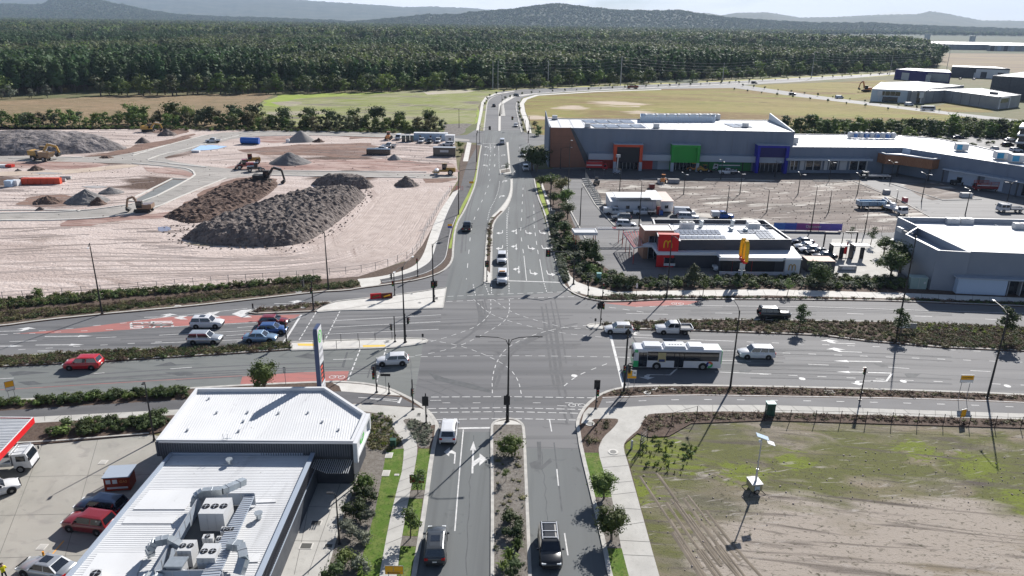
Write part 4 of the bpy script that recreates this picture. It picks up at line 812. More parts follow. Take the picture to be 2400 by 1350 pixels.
hillm=mat('hill_forest',(.050,.065,.042),.95,c2=(.085,.10,.06),sc=.02,det=9,c3=(.045,.055,.035),sc3=.006,bump=1,bsc=.05,bdist=8)
far_hillm=mat('far_hill_forest',(.05,.068,.045),.95,c2=(.10,.11,.075),sc=.004,det=9)
v3=ridge('hills',[(700,58),(860,50),(925,43),(1000,36),(1075,36),(1100,30),(1200,23),(1250,15),(1310,9),(1375,18),(1450,25),(1550,27),(1590,25),(1650,35),(1700,42),(1800,49),(1900,55),(2050,55),(2125,60),(2400,70),(2600,76)],6600,hillm,1500,2500,seed=2,amp=13)
v1=ridge('hills',[(-400,25),(0,10),(70,13),(100,11),(125,-2),(200,-4),(240,3),(300,15),(350,25),(410,35),(500,40),(640,44),(800,50)],7600,hillm,2200,2500,seed=5,amp=13)
ridge('far_hills',[(-500,-60),(0,-40),(300,-18),(500,-8),(700,0),(825,8),(900,13),(950,17),(1000,15),(1050,17),(1100,19),(1185,26),(1300,40)],14500,far_hillm,5000,3500,seed=8,amp=16)
ridge('far_hills',[(1550,48),(1650,30),(1690,36),(1725,30),(1800,29),(1875,41),(1950,40),(2050,35),(2150,33),(2180,26),(2225,33),(2300,48),(2400,49),(2600,45)],11500,far_hillm,3500,3500,seed=11,amp=14)
rh=random.Random(2);hp2=[]
for V_ in(v3,v1):
 for _ in range(30000):
  i,j=rh.randrange(260),rh.randrange(9 if V_ is v3 else 11);u,v=rh.random(),rh.random();c=[V_[i*19+j],V_[(i+1)*19+j],V_[i*19+j+1],V_[(i+1)*19+j+1]]
  p=[(c[0][k]*(1-u)+c[1][k]*u)*(1-v)+(c[2][k]*(1-u)+c[3][k]*u)*v for k in range(3)]
  if p[2]>3:hp2.append((p[0],p[1],p[2]-12))
scatter('hill_canopy',hp2,[('gum',1,'gum',.3),('round',2,'pine',.3)],(17,26),'tree canopy covering the nearer hills on the skyline','forest',seed=7)
b=MB();b.bb(-19000,19000,-290,19000,-1,1500)
hz=b.build('haze',mat('haze_box',(1,1,1)));hz.data.materials.clear();hm=bpy.data.materials.new('haze');hm.use_nodes=True;hn=hm.node_tree
hn.nodes.clear();ho=hn.nodes.new('ShaderNodeOutputMaterial');hv=hn.nodes.new('ShaderNodeVolumePrincipled');hv.inputs['Density'].default_value=HAZE=5.5e-5
hv.inputs['Color'].default_value=(.58,.75,1,1);hv.inputs['Anisotropy'].default_value=0
hn.links.new(hv.outputs[0],ho.inputs['Volume']);hz.data.materials.append(hm);hz['kind']='stuff'
print('nature',len(pts_pine),len(pts_gum),len(pts_far),round(time.time()-T0,1))
bm_=dict(wall=plain('wall_grey',(.19,.225,.285),.7,c2=(.165,.20,.26),sc=.3,c3=(.14,.17,.22),sc3=.8,lo3=.55,hi3=.9,stretch=(1,1,.15)),roof=layered('roof_white',(.66,.67,.68),[((.60,.61,.62),.15,.45,.65,(1,.3),.1,1,None),((.36,.365,.37),.5,.58,.78,(1,.12),.1,1,None),((.30,.30,.29),1.5,.66,.8,(1,1),0,1,None)],.55,.1,8,.01),rib=plain('rib_white',(.66,.67,.68),.5,c2=(.58,.59,.6),sc=.3),trim=plain('trim_white',(.62,.63,.64),.5),bluegrey=plain('trim_bluegrey',(.33,.38,.45),.5),dark=plain('dark_cladding',(.055,.062,.075),.5,c2=(.075,.082,.095),sc=.8),char=plain('charcoal',(.062,.065,.08),.6),brown=plain('brown_panel',(.26,.125,.085),.6,c2=(.22,.11,.075),sc=.4),timber=plain('timber_clad',(.30,.145,.075),.55,c2=(.22,.10,.05),sc=1.4,stretch=(6,1,1)),orange=plain('orange_panel',(.55,.075,.03),.5),redp=plain('red_panel',(.42,.03,.02),.5),green=plain('green_panel',(.03,.30,.05),.5),green2=plain('green_panel_dark',(.02,.17,.04),.5),blue=plain('blue_panel',(.015,.018,.30),.5),black=plain('black_panel',(.02,.022,.03),.4),glass=glassy('glass_dark',(.02,.025,.035)),metal=plain('galvanised',(.50,.54,.56),.35,.6,c2=(.42,.46,.48),sc=2),unit=plain('unit_white',(.52,.53,.54),.5),fan=plain('fan_black',(.012,.012,.014),.4),panel=plain('solar_blue',(.14,.16,.20),.25,spec=.6),frame=plain('solar_frame',(.55,.57,.6),.4),white=plain('paint_white',(.62,.63,.65),.5),red=plain('sign_red',(.60,.015,.02),.4),yellow=plain('sign_yellow',(.85,.48,.02),.4),navy=plain('navy_purple',(.035,.028,.16),.6),grn=plain('logo_green',(.10,.55,.08),.5),rail=plain('rail_grey',(.45,.47,.5),.4,.4),tilt=plain('tilt_concrete',(.33,.34,.355),.8,c2=(.27,.28,.295),sc=.15,c3=(.22,.23,.24),sc3=.5,lo3=.6,hi3=.9),steel=plain('dark_steel',(.05,.05,.055),.5))
def XY(pts,z):return[(G(x,y,z).x,G(x,y,z).y)for x,y in pts]
def inset(P,t):
 n=len(P);A=sum(P[i][0]*P[(i+1)%n][1]-P[(i+1)%n][0]*P[i][1]for i in range(n));P=[Vector((p[0],p[1]))for p in(P if A>0 else P[::-1])];out=[]
 for i in range(n):
  a,b_,c=P[i-1],P[i],P[(i+1)%n];d1=(b_-a).normalized();d2=(c-b_).normalized();n1=Vector((-d1.y,d1.x));n2=Vector((-d2.y,d2.x))
  k=(n1+n2);k=k/max(.25,k.dot(n1));out.append((b_.x+k.x*t,b_.y+k.y*t))
 return[(p.x,p.y)for p in P],out
class Bld:
 def __init__(s,name,label,P,cat='building',group=None):
  s.P=P;s.o=Vector((P[0][0],P[0][1],0));s.root=thing(name,label,cat,s.o,0,group)
 def part(s,mb,name,m,parent=None,**k):
  o=mb.build(name,m,parent or s.root,origin=s.o,**k);return o
def parapet(mb,P,z0,z1,zr,t=.3,mi=0,top=1,roof=2):
 O,I=inset(P,t);n=len(O);o=len(mb.v)
 for z,Q in((z0,O),(z1,O),(z1,I),(zr,I)):mb.v+=[(p[0],p[1],z)for p in Q]
 for i in range(n):
  j=(i+1)%n
  for k,m in((0,mi),(1,top),(2,mi)):mb.f.append((o+k*n+i,o+k*n+j,o+(k+1)*n+j,o+(k+1)*n+i));mb.m.append(m)
 mb.f.append(tuple(range(o+3*n,o+4*n)));mb.m.append(roof);return O,I
class Wall:
 """vertical plane through world points a, b (seen from the camera side)"""
 def __init__(s,a,b):
  s.a=Vector((a[0],a[1],0));s.b=Vector((b[0],b[1],0));s.d=(s.b-s.a).normalized();s.n=Vector((s.d.y,-s.d.x,0))
  if s.n.dot(CAM-s.a)<0:s.n=-s.n
  s.L=(s.b-s.a).length;s.rz=math.atan2(s.d.y,s.d.x)
 def uv(s,x,y):
  d=_fw*F+_r*(x-1200)+_u*(675-y);t=(s.a-CAM).dot(s.n)/d.dot(s.n);p=CAM+d*t;return(p-s.a).dot(s.d),p.z
 def box(s,mb,u0,u1,z0,z1,d0=0.0,d1=.1,mi=0):
  c=s.a+s.d*((u0+u1)/2)+s.n*((d0+d1)/2);return mb.box((c.x,c.y,(z0+z1)/2),(abs(u1-u0),abs(d1-d0),abs(z1-z0)),s.rz,mi)
 def rect(s,mb,x0,y0,x1,y1,d0=0.0,d1=.1,mi=0):
  u0,za=s.uv(x0,y1);u1,zb=s.uv(x1,y0);return s.box(mb,u0,u1,max(za,.02),zb,d0,d1,mi)
 def poly(s,mb,pts,d0,d1,mi=0):
  q=[s.uv(x,y)for x,y in pts];a=[s.a+s.d*u+s.n*d1+Vector((0,0,max(z,.02)))for u,z in q];b_=[p-s.n*(d1-d0)for p in a];n=len(a)
  mb.add(a+b_,[tuple(range(n)),tuple(range(2*n-1,n-1,-1))]+[(i,i+n,(i+1)%n+n,(i+1)%n)for i in range(n)],mi)
 def at(s,u,z,d=0.0):return s.a+s.d*u+s.n*d+Vector((0,0,z))
def ridges(mb,P,z,spacing,w,h,along,mi=0):
 """thin ribs across polygon P, running along direction angle"""
 ca,sa=math.cos(along),math.sin(along);Q=[(p[0]*ca+p[1]*sa,-p[0]*sa+p[1]*ca)for p in P];v=min(q[1]for q in Q)+spacing/2;n=len(Q)
 while v<max(q[1]for q in Q):
  xs=[]
  for i in range(n):
   a,b_=Q[i],Q[(i+1)%n]
   if(a[1]>v)!=(b_[1]>v):xs.append(a[0]+(b_[0]-a[0])*(v-a[1])/(b_[1]-a[1]))
  xs.sort()
  for x0,x1 in zip(xs[::2],xs[1::2]):
   c=((x0+x1)/2,v);mb.box((c[0]*ca-c[1]*sa,c[0]*sa+c[1]*ca,z+h/2),(x1-x0,w,h),along,mi)
  v+=spacing
def arches_mb(mb,at,w,h,t,depth,mi=0):
 """double-arch letter M; at(u, z, d) maps to the wall"""
 n=10
 for s_ in(-1,1):
  path=[]
  for k in range(n+1):
   a=math.pi*k/n;u=s_*(w/4+w/4*math.cos(a))*1.0;z=h*(math.sin(a)**.62 if math.sin(a)>0 else 0)
   path.append((u,z))
  for(u0,z0),(u1,z1)in zip(path,path[1:]):
   du,dz=u1-u0,z1-z0;L_=math.hypot(du,dz)or 1;nu,nz_=-dz/L_*t/2,du/L_*t/2;e=.12
   q=[(u0-du*e+nu,z0-dz*e+nz_),(u0-du*e-nu,z0-dz*e-nz_),(u1+du*e-nu,z1+dz*e-nz_),(u1+du*e+nu,z1+dz*e+nz_)]
   f_=[at(u,z,depth)for u,z in q];r_=[at(u,z,0)for u,z in q]
   mb.add(f_+r_,[(0,1,2,3),(7,6,5,4),(0,4,5,1),(1,5,6,2),(2,6,7,3),(3,7,4,0)],mi)
def ac_unit(P,z0,z1,label,fans=2,name='air_conditioner',group=None,m=None):
 """roof unit; P = four world corners of its top"""
 c=Vector((sum(p[0]for p in P)/4,sum(p[1]for p in P)/4,z0));t=thing(name,label,'air conditioner',c,0,group);b=MB();b.prism(P,z0,z1);b.build('casing',m or bm_['unit'],t,origin=c)
 ex=(Vector(P[1])-Vector(P[0]));ey=(Vector(P[3])-Vector(P[0]));r=min(ex.length/(2.3*fans),ey.length/2.6)
 for i in range(fans):
  q=Vector(P[0])+ex*((i+.5)/fans)+ey*.55;b=MB();b.cyl((q.x,q.y,z1+.03),r,.06,12);f_=b.build('fan',bm_['fan'],t,origin=c)
  b=MB();b.cyl((q.x,q.y,z1+.075),r*.25,.04,8)
  for a in range(4):b.beam((q.x,q.y,z1+.07),(q.x+r*math.cos(a*1.57),q.y+r*math.sin(a*1.57),z1+.07),.03,.02)
  b.build('fan_guard',bm_['rail'],f_,origin=c)if False else b.build('fan_guard',bm_['rail'],t,origin=c)
 b=MB();a0,a1=Vector(P[3]),Vector(P[2])
 if(a0+a1).y>(Vector(P[0])+Vector(P[1])).y:a0,a1=Vector(P[0]),Vector(P[1])
 for k in range(1,3):p=a0.lerp(a1,k/3);b.beam((p.x,p.y-.01,z0+.1),(p.x,p.y-.01,z1-.05),.03,.03)
 b.build('panel_joint',bm_['rail'],t,origin=c);return t
ZU,ZL=5.4,4.1
up=XY([(365,1031),(459,909),(763,906),(858,968),(828,1034)],ZU)
B=Bld('petrol_station_shop','white ribbed roof shop with dark corrugated walls beside the petrol station',up)
mb=MB();O,I=parapet(mb,up,ZU-.15,ZU,ZU-.45,.32,0,0,1);B.part(mb,'upper_roof',[bm_['trim'],bm_['roof']])
mb=MB();O2,I2=inset(up,.34);ridges(mb,I2,ZU-.45,.27,.10,.035,R(97));o=B.part(mb,'roof_rib',bm_['rib']);o['kind']='stuff'
mb=MB();n=len(O);q=len(mb.v);mb.v+=[(p[0],p[1],ZU-1.7)for p in O]+[(p[0],p[1],ZU-.15)for p in O]
for i in range(n):j=(i+1)%n;mb.f.append((q+i,q+j,q+n+j,q+n+i));mb.m.append(0)
B.part(mb,'fascia',bm_['trim'])
O3,I3=inset(up,.25);mb=MB();mb.prism(I3,.05,ZU-.5);B.part(mb,'wall',bm_['dark'])
W_=Wall(XY([(365,1033)],ZU)[0],XY([(828,1036)],ZU)[0]);mb=MB();nb=int(W_.L/.25)
for i in range(nb):W_.box(mb,i*.25,i*.25+.08,ZL-.35,ZU-.12,0.02,.07)
o=B.part(mb,'wall_rib',plain('rib_dark',(.12,.13,.15),.5));o['kind']='stuff'
mb=MB();W_.box(mb,-.1,W_.L+.05,ZL-.5,ZU-.16,-.06,.02);B.part(mb,'end_wall',bm_['dark'])
mb=MB();W_.box(mb,.3,W_.L+.05,ZU-.2,ZU-.08,.0,.1);B.part(mb,'gutter',bm_['rail'])
We=Wall(XY([(828,1035)],ZU)[0],XY([(858,969)],ZU)[0]);mb=MB()
We.box(mb,-.35,We.L,ZU-.35,ZU+.02,.02,.45);We.box(mb,-.35,.1,ZU-2.3,ZU-.35,.02,.45);We.box(mb,We.L-.4,We.L,ZU-1.8,ZU-.35,.02,.45);We.box(mb,.1,We.L-.4,ZU-2.0,ZU-1.75,.02,.45)
B.part(mb,'sign_frame',bm_['white']);mb=MB();We.box(mb,.1,We.L-.4,ZU-1.75,ZU-.35,.02,.2);B.part(mb,'sign_panel',bm_['white'])
for k,(ww,hh)in enumerate(((.9,.55),(.5,.3))):
 mb=MB();c_=We.L*.45
 for i in range(14):
  a=i/14*6.28;a2=(i+1)/14*6.28;We_=[We.at(c_+ww*math.cos(t),ZU-1.05+hh*math.sin(t),dd)for t in(a,a2)for dd in(.21,.25)]
  p0=We.at(c_+ww*.7*math.cos(a),ZU-1.05+hh*.7*math.sin(a),.25);p1=We.at(c_+ww*.7*math.cos(a2),ZU-1.05+hh*.7*math.sin(a2),.25)
  mb.add([We_[1],We_[3],p1,p0],[(0,1,2,3)])
 B.part(mb,'logo_ring',bm_['grn'])
mb=MB()
for i in range(22):
 a=G(735+i*5,1100,3.2);mb.beam(W_.at(W_.L-4.6+i*.21,3.4,.1),W_.at(W_.L-4.6+i*.21,3.4,2.6-max(0,11-i)*.12),.06,.1)
o=B.part(mb,'awning_slat',bm_['rail']);o['kind']='stuff'
mb=MB();q=W_.at(W_.L-.15,0,.2);mb.tube([q,q+Vector((0,0,ZU-.5))],.09,8);B.part(mb,'post',bm_['steel'])
lo=XY([(400,1058),(738,1058),(575,1430),(85,1430)],ZL);mb=MB();O,I=inset(lo,.3)
mb.prism(O,.05,ZL-.5);B.part(mb,'lower_wall',bm_['dark'])
mb=MB();parapet(mb,lo,ZL-1.6,ZL,ZL-.3,.28,0,0,1);B.part(mb,'lower_roof',[bm_['bluegrey'],bm_['roof']])
mb=MB();ridges(mb,I,ZL-.3,.27,.09,.018,R(1));o=B.part(mb,'roof_rib',bm_['rib']);o['kind']='stuff'
Wr=Wall(lo[1],lo[2]);mb=MB()
for i in range(int(Wr.L/.3)):Wr.box(mb,i*.3,i*.3+.1,ZL-1.55,ZL-.05,.01,.06)
o=B.part(mb,'parapet_rib',bm_['char']);o['kind']='stuff'
mb=MB();Wr.box(mb,0,Wr.L,ZL-1.68,ZL-1.6,-.02,.1);Wr.box(mb,-.1,Wr.L,ZL,ZL+.05,-.35,.12);B.part(mb,'capping',bm_['bluegrey'])
for q in([(352,1147),(466,1146),(434,1193),(312,1193)],[(296,1210),(415,1209),(404,1226),(286,1226)],[(230,1295),(342,1294),(318,1352),(190,1352)],[(590,1170),(650,1168),(647,1176),(588,1178)],[(560,1300),(610,1298),(605,1316),(556,1318)],[(405,1082),(560,1080),(555,1088),(398,1090)]):
 mb=MB();mb.prism(XY(q,ZL-.2),ZL-.26,ZL-.215);B.part(mb,'flashing_sheet',bm_['roof'])
def rooflab(t,where):return t+' '+where
sc_=lambda pts,z=ZL+1.1:XY(pts,z)
ac_unit(XY([(483,1167),(544,1166),(523,1204),(464,1204)],5.7),ZL-.2,5.7,'large white air conditioner with three fans on the shop roof',3)
ac_unit(XY([(427,1265),(462,1265),(447,1291),(414,1291)],5.5),ZL-.2,5.5,'white air conditioner beside the left screen of the roof plant',2)
ac_unit(XY([(479,1273),(518,1273),(503,1308),(460,1308)],5.5),ZL-.2,5.5,'large white air conditioner with two big fans near the roof walkway',2)
ac_unit(XY([(477,1252),(501,1251),(498,1262),(473,1262)],5.0),ZL-.2,5.0,'small white single fan unit in the middle of the roof plant',1)
ac_unit(XY([(520,1234),(551,1234),(544,1246),(516,1246)],5.0),ZL-.2,5.0,'low white twin fan unit just below the large three fan one',2)
ac_unit(XY([(509,1256),(535,1256),(531,1269),(505,1269)],4.9),ZL-.2,4.9,'small white twin fan unit beside the single fan unit',2)
ac_unit(XY([(213,1333),(240,1333),(238,1354),(208,1354)],4.8),ZL-.2,4.8,'single white fan unit alone near the roof left edge',1)
tb=thing('duct_box','pale galvanised duct box at the front of the roof plant','duct',(0,0,0));mb=MB();q=XY([(401,1307),(438,1307),(425,1326),(388,1326)],5.3);tb.location=(q[0][0],q[0][1],ZL-.2)
mb.prism(q,ZL-.2,5.2,0);mb.build('casing',bm_['unit'],tb,origin=tb.location);mb=MB();mb.prism(inset(q,-.12)[1],5.2,5.32,0,bottom=True);mb.build('lid',bm_['metal'],tb,origin=tb.location)
def duct(pts,z,w,label):
 w*=.72
 P=[G(x,y,zz)for(x,y),zz in zip(pts,z)];t=thing('duct',label,'duct',P[0],0,'galvanised ducts on the shop roof');mb=MB()
 for a,b_ in zip(P,P[1:]):mb.beam(a,a+(b_-a)*1.04,w,w)
 mb.build('casing',bm_['metal'],t,origin=P[0]);mb=MB()
 for p,q_ in zip(P,P[1:]):
  m_=p.lerp(q_,.5);d=(q_-p).normalized()*.03;mb.beam(m_-d,m_+d,w+.08,w+.08)
 mb.build('flange',bm_['rail'],t,origin=P[0])
duct([(455,1185),(458,1165),(475,1153),(520,1150),(545,1140),(572,1128)],[4.3,5.2,5.5,5.5,5.4,5.2],.8,'galvanised duct curving over the top screen of the roof plant')
duct([(352,1300),(352,1284),(365,1270),(395,1264),(425,1280)],[4.1,5.0,5.5,5.5,5.2],.8,'galvanised duct arching over the left screen of the roof plant')
duct([(535,1276),(565,1280),(572,1310),(560,1345)],[5.3,5.3,5.2,4.4],.95,'galvanised duct beside the roof walkway right of the fans')
duct([(330,1362),(350,1350),(380,1356)],[4.3,4.8,4.6],.7,'galvanised duct at the very front of the roof plant')
def screen(pts,z0,z1,label,posts=1.2):
 P=[G(x,y,z1)for x,y in pts];t=thing('plant_screen',label,'screen',(P[0].x,P[0].y,z0),0,'screens round the roof plant');o_=t.location.copy();mb=MB();fr=MB()
 for a,b_ in zip(P,P[1:]):
  L_=(b_-a).length;k=max(1,int(L_/posts));d=(b_-a)/k
  for i in range(k):
   p,q_=a+d*i,a+d*(i+1);mb.beam((p.x,p.y,(z0+z1)/2),(q_.x,q_.y,(z0+z1)/2),.04,z1-z0-.1);fr.beam((p.x,p.y,z0),(p.x,p.y,z1),.08,.08)
  fr.beam((a.x,a.y,z1),(b_.x,b_.y,z1),.08,.08);fr.beam((b_.x,b_.y,z0),(b_.x,b_.y,z1),.08,.08)
 mb.build('panel',bm_['bluegrey'],t,origin=o_);fr.build('frame',bm_['rail'],t,origin=o_)
screen([(468,1160),(362,1336)],ZL-.2,5.3,'grey louvred screen along the left of the roof plant')
screen([(470,1157),(596,1156)],ZL-.2,5.2,'grey screen behind the large three fan unit')
screen([(364,1338),(520,1336)],ZL-.2,5.0,'grey screen along the front of the roof plant')
sp=thing('roof_walkway','ribbed grey walkway slab beside the roof plant','walkway',G(590,1160,5.0));mb=MB();mb.prism(XY([(575,1158),(598,1157),(512,1352),(470,1352)],5.0),4.85,5.0);mb.build('deck',bm_['bluegrey'],sp,origin=sp.location)
mb=MB();ridges(mb,XY([(575,1158),(598,1157),(512,1352),(470,1352)],5.0),5.0,.3,.1,.04,R(8));mb.build('rib',bm_['rail'],sp,origin=sp.location)['kind']='stuff'
mb=MB()
for a in((582,1165),(520,1340),(550,1250)):p=G(*a,5.0);mb.beam((p.x,p.y,3.8),(p.x,p.y,4.9),.1,.1)
mb.build('leg',bm_['rail'],sp,origin=sp.location)
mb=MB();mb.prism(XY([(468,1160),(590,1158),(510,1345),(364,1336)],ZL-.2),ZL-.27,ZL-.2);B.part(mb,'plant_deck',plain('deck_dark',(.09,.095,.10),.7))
ld=thing('roof_ladder','small silver ladder leading up to the higher white roof','ladder',G(531,1056,ZL));mb=MB();o_=ld.location
for dx in(-.22,.22):mb.tube([o_+Vector((dx,0,-.3)),o_+Vector((dx,.1,1.9))],.03,5)
for k in range(6):mb.tube([o_+Vector((-.22,.0,k*.28)),o_+Vector((.22,.0,k*.28))],.02,4)
mb.build('rails',bm_['rail'],ld,origin=o_);mb=MB();mb.box((o_.x,o_.y+.5,ZU-.3),(.6,.5,.06));mb.build('platform',bm_['rail'],ld,origin=o_)
for(x,y,z,s_)in((538,1086,ZL-.2,.45),(607,1214,ZL-.2,.5)):
 p=G(x,y,z);t=thing('roof_vent','round silver vent on the lower shop roof '+('below the ladder' if y<1100 else 'right of the roof plant'),'vent',p);mb=MB();mb.cyl((p.x,p.y,z+s_*.5),s_*.5,s_,10);mb.build('stack',bm_['metal'],t,origin=p)
 mb=MB();mb.cyl((p.x,p.y,z+s_*1.05),s_*.75,.12,10);mb.build('cap',bm_['metal'],t,origin=p)
for i,(x,y)in enumerate(((490,935),(508,968),(440,1009),(560,1011),(571,988),(581,967),(653,969),(722,968),(756,989),(794,1008))):
 p=G(x,y,ZU-.4);mb=MB();mb.box((p.x,p.y,ZU-.3),(.22,.22,.16));B.part(mb,'roof_fixing',bm_['rail'])
cp_=XY([(79,977),(-420,974),(-620,1420),(-260,1340)],5.6)
B=Bld('petrol_canopy','petrol station canopy with white ribbed top and red edge',cp_,'canopy')
mb=MB();parapet(mb,cp_,4.9,5.6,5.45,.15,0,1,1);B.part(mb,'fascia',[bm_['red'],bm_['roof']])
mb=MB();ridges(mb,inset(cp_,.2)[1],5.45,.3,.12,.06,R(0));B.part(mb,'roof_rib',bm_['rib'])['kind']='stuff'
mb=MB();mb.prism(inset(cp_,.2)[1],4.85,4.95,bottom=True);B.part(mb,'soffit',bm_['white'])
mb=MB();q=G(-160,1100);mb.box((q.x,q.y,2.45),(.5,.5,4.9));B.part(mb,'column',bm_['white'])
pb=Vector((-23,80.75,0));t=thing('pylon_sign','tall white price pylon sign with green logo behind the ribbed roof','sign',pb)
PH=11.75;mb=MB();mb.bb(-.25,.25,0,1.9,0,PH-.3);mb.bb(-.2,.2,.05,1.85,PH-.3,PH);mb.build('casing',plain('pylon_dark',(.05,.07,.14),.4),t)
mb=MB();mb.bb(.25,.29,.06,1.84,.1,PH-.1);mb.build('face',bm_['white'],t)
def ringx(mb,y,z,r,x,t_=.09,n=12,part=1.0):
 for i in range(int(n*part)):
  a,c=i/n*6.28,(i+1)/n*6.28
  mb.add([(x,y+rr*math.cos(q_),z+rr*math.sin(q_))for q_,rr in((a,r),(c,r),(c,r-t_),(a,r-t_))],[(0,1,2,3)])
mb=MB();ringx(mb,.95,10.5,.8,.30,.2);ringx(mb,.75,10.5,.4,.305,.14);mb.build('logo',bm_['grn'],t)
mb=MB();mb.bb(.29,.30,.15,1.75,8.6,9.0);mb.bb(.29,.30,.15,1.75,7.7,8.1);mb.build('panel',plain('grey_panel',(.35,.36,.38),.5),t)
mb=MB();mb.bb(.29,.305,.15,1.75,4.6,7.0);mb.build('price_board',bm_['black'],t)
mb=MB()
for k in range(4):mb.bb(.305,.31,.3,1.1,4.8+k*.55,5.1+k*.55)
mb.build('price_digits',plain('digit_red',(.8,.12,.08),.5),t)
mb=MB()
for k in range(5):mb.bb(.29,.30,.25,1.65,2.4+k*.4,2.5+k*.4)
mb.build('small_print',plain('grey_print',(.3,.3,.32),.5),t)
print('shops',round(time.time()-T0,1))
Wf=Wall(G(1684,643),G(1876,645));up_h=5.75
base_=[G(1853,589,3.3)]
up=XY([(1545,562),(1856,561),(1791,515),(1529,513)],up_h)
B=Bld('burger_restaurant','dark grey and white burger restaurant with red sign box and solar roof',up,'restaurant')
mb=MB();O,I=parapet(mb,up,3.0,up_h,up_h-.95,.3,0,1,2);B.part(mb,'upper_wall',[bm_['char'],bm_['trim'],bm_['roof']])
mb=MB();mb.prism(XY([(1592,560),(1845,560),(1812,536),(1578,536)],up_h-.05),up_h-.9,up_h-.25);B.part(mb,'roof_deck',bm_['bluegrey'])
def pgrid(x0,y0,x1,y1,nx,ny,skew,z,bld,gap=.14,name='solar_panel'):
 me=None
 for j in range(ny):
  for i in range(nx):
   u0,u1=i/nx,(i+1)/nx-gap/nx;v0,v1=j/ny,(j+1)/ny-gap/ny
   q=[(x0+(x1-x0)*u+skew*v,y0+(y1-y0)*v)for u,v in((u0,v0),(u1,v0),(u1,v1),(u0,v1))];mb=MB();mb.prism(XY(q,z),z-.05,z);bld.part(mb,name,bm_['panel'])
z_=up_h-.12
pgrid(1580,538,1684,549,10,3,8,z_,B);pgrid(1592,552,1700,560,8,2,4,z_,B);pgrid(1727,538,1765,547,4,2,10,z_,B);pgrid(1762,538,1800,559,4,4,20,z_,B)
lowr=XY([(1504,573),(1528,573),(1541,591),(1680,592),(1691,602),(1879,604),(1858,578),(1540,560)],3.55)
mb=MB();mb.prism(lowr,2.95,3.55,0,bottom=True);B.part(mb,'canopy_roof',plain('canopy_white',(.62,.66,.72),.5))
mb=MB();mb.prism(XY([(1536,626),(1674,629),(1684,641),(1876,643),(1860,622),(1560,605)],0),.02,2.96);B.part(mb,'lower_wall',bm_['char'])
Wl=Wall(G(1536,626),G(1674,629));mb=MB();Wl.rect(mb,1537,598,1580,625,.02,.12);B.part(mb,'red_panel',bm_['red'])
mb=MB();Wl.rect(mb,1556,604,1581,616,.12,.2);wn=B.part(mb,'window',bm_['glass']);mb=MB();Wl.rect(mb,1555,617,1582,622,.12,.26);Wl.rect(mb,1555,603,1557,622,.12,.22);B.part(mb,'window_frame',bm_['white'])
mb=MB();Wf.rect(mb,1836,606,1877,645,-.3,.25);Wf.rect(mb,1685,637,1836,643,.0,.25);Wf.rect(mb,1685,604,1836,610,0,.25);B.part(mb,'white_wall',plain('wall_white',(.66,.70,.76),.5))
mb=MB();Wf.rect(mb,1688,611,1817,636,.02,.08);B.part(mb,'drive_through_opening',bm_['black'])
for x in(1714,1760):mb=MB();Wf.rect(mb,x,611,x+3,636,.09,.2);B.part(mb,'red_column',bm_['red'])
u0,z0=Wf.uv(1848,632)
mb=MB();arches_mb(mb,lambda u,z,d:Wf.at(u0+.55+u,z0+z,.26+d),1.3,1.15,.17,.08);B.part(mb,'arches_logo',plain('logo_ochre',(.50,.33,.13),.5))
Ws=Wall(XY([(1541,588)],3.55)[0],XY([(1589,589)],3.55)[0]);a0,a1=Ws.uv(1542,588),Ws.uv(1590,551);mb=MB();Ws.box(mb,.15,Ws.L,3.55,a1[1],-1.2,.1);B.part(mb,'sign_box',bm_['red'])
mb=MB();Ws.box(mb,-.05,Ws.L+.05,a1[1],a1[1]+.1,-1.25,.15);B.part(mb,'sign_cap',bm_['redp'])
mb=MB();arches_mb(mb,lambda u,z,d:Ws.at(Ws.L*.47+u,4.35+z,.1+d),1.5,1.35,.2,.1);B.part(mb,'arches_logo',bm_['yellow'])
tw=XY([(1499,525),(1570,525),(1580,540),(1511,540)],6.1);mb=MB();parapet(mb,tw,.02,6.1,5.95,.3,0,1,2);B.part(mb,'entrance_tower',[plain('tower_brown',(.33,.20,.14),.6),bm_['trim'],bm_['roof']])
Wt=Wall(tw[3],tw[2]);mb=MB();Wt.box(mb,1.0,3.4,.1,4.9,.02,.12);B.part(mb,'entrance_glass',bm_['glass']);mb=MB();Wt.box(mb,3.9,4.5,3.6,5.2,.05,.2);B.part(mb,'yellow_sign',bm_['yellow'])
mb=MB()
for u in(1.0,2.2,3.4):Wt.box(mb,u-.05,u+.05,.1,4.9,.1,.2)
B.part(mb,'mullion',bm_['rail'])
zz=up_h-.9
ac_unit(XY([(1593,517),(1624,517),(1629,522),(1597,522)],up_h+.55),zz,up_h+.5,'white air conditioner on the left rear of the restaurant roof',2)
ac_unit(XY([(1749,516),(1774,516),(1783,524),(1756,524)],up_h+.55),zz,up_h+.5,'white air conditioner on the right rear of the restaurant roof',2)
for x,y,l in((1643,531,'left of the middle of the restaurant roof'),(1716,529,'right of the middle of the restaurant roof'),(1712,548,'in front of the solar panels on the restaurant roof'),(1746,550,'between the two solar arrays on the restaurant roof')):
 p=G(x,y,zz);t=thing('exhaust_fan','round silver exhaust '+l,'exhaust fan',p);mb=MB();mb.cyl((0,0,.5),.42,1.0,10);mb.build('stack',bm_['metal'],t);mb=MB();mb.sphere((0,0,1.1),.6,10,5,sz=.5);mb.build('hood',bm_['metal'],t)
t=thing('roof_railing','thin white safety railing across the restaurant roof','railing',G(1580,536,zz));o_=t.location.copy();mb=MB()
ra,rb=G(1578,535,zz+.3),G(1812,537,zz+.3)
for k in range(13):p=ra.lerp(rb,k/12);mb.beam((p.x,p.y,zz),(p.x,p.y,zz+1.3),.06,.06)
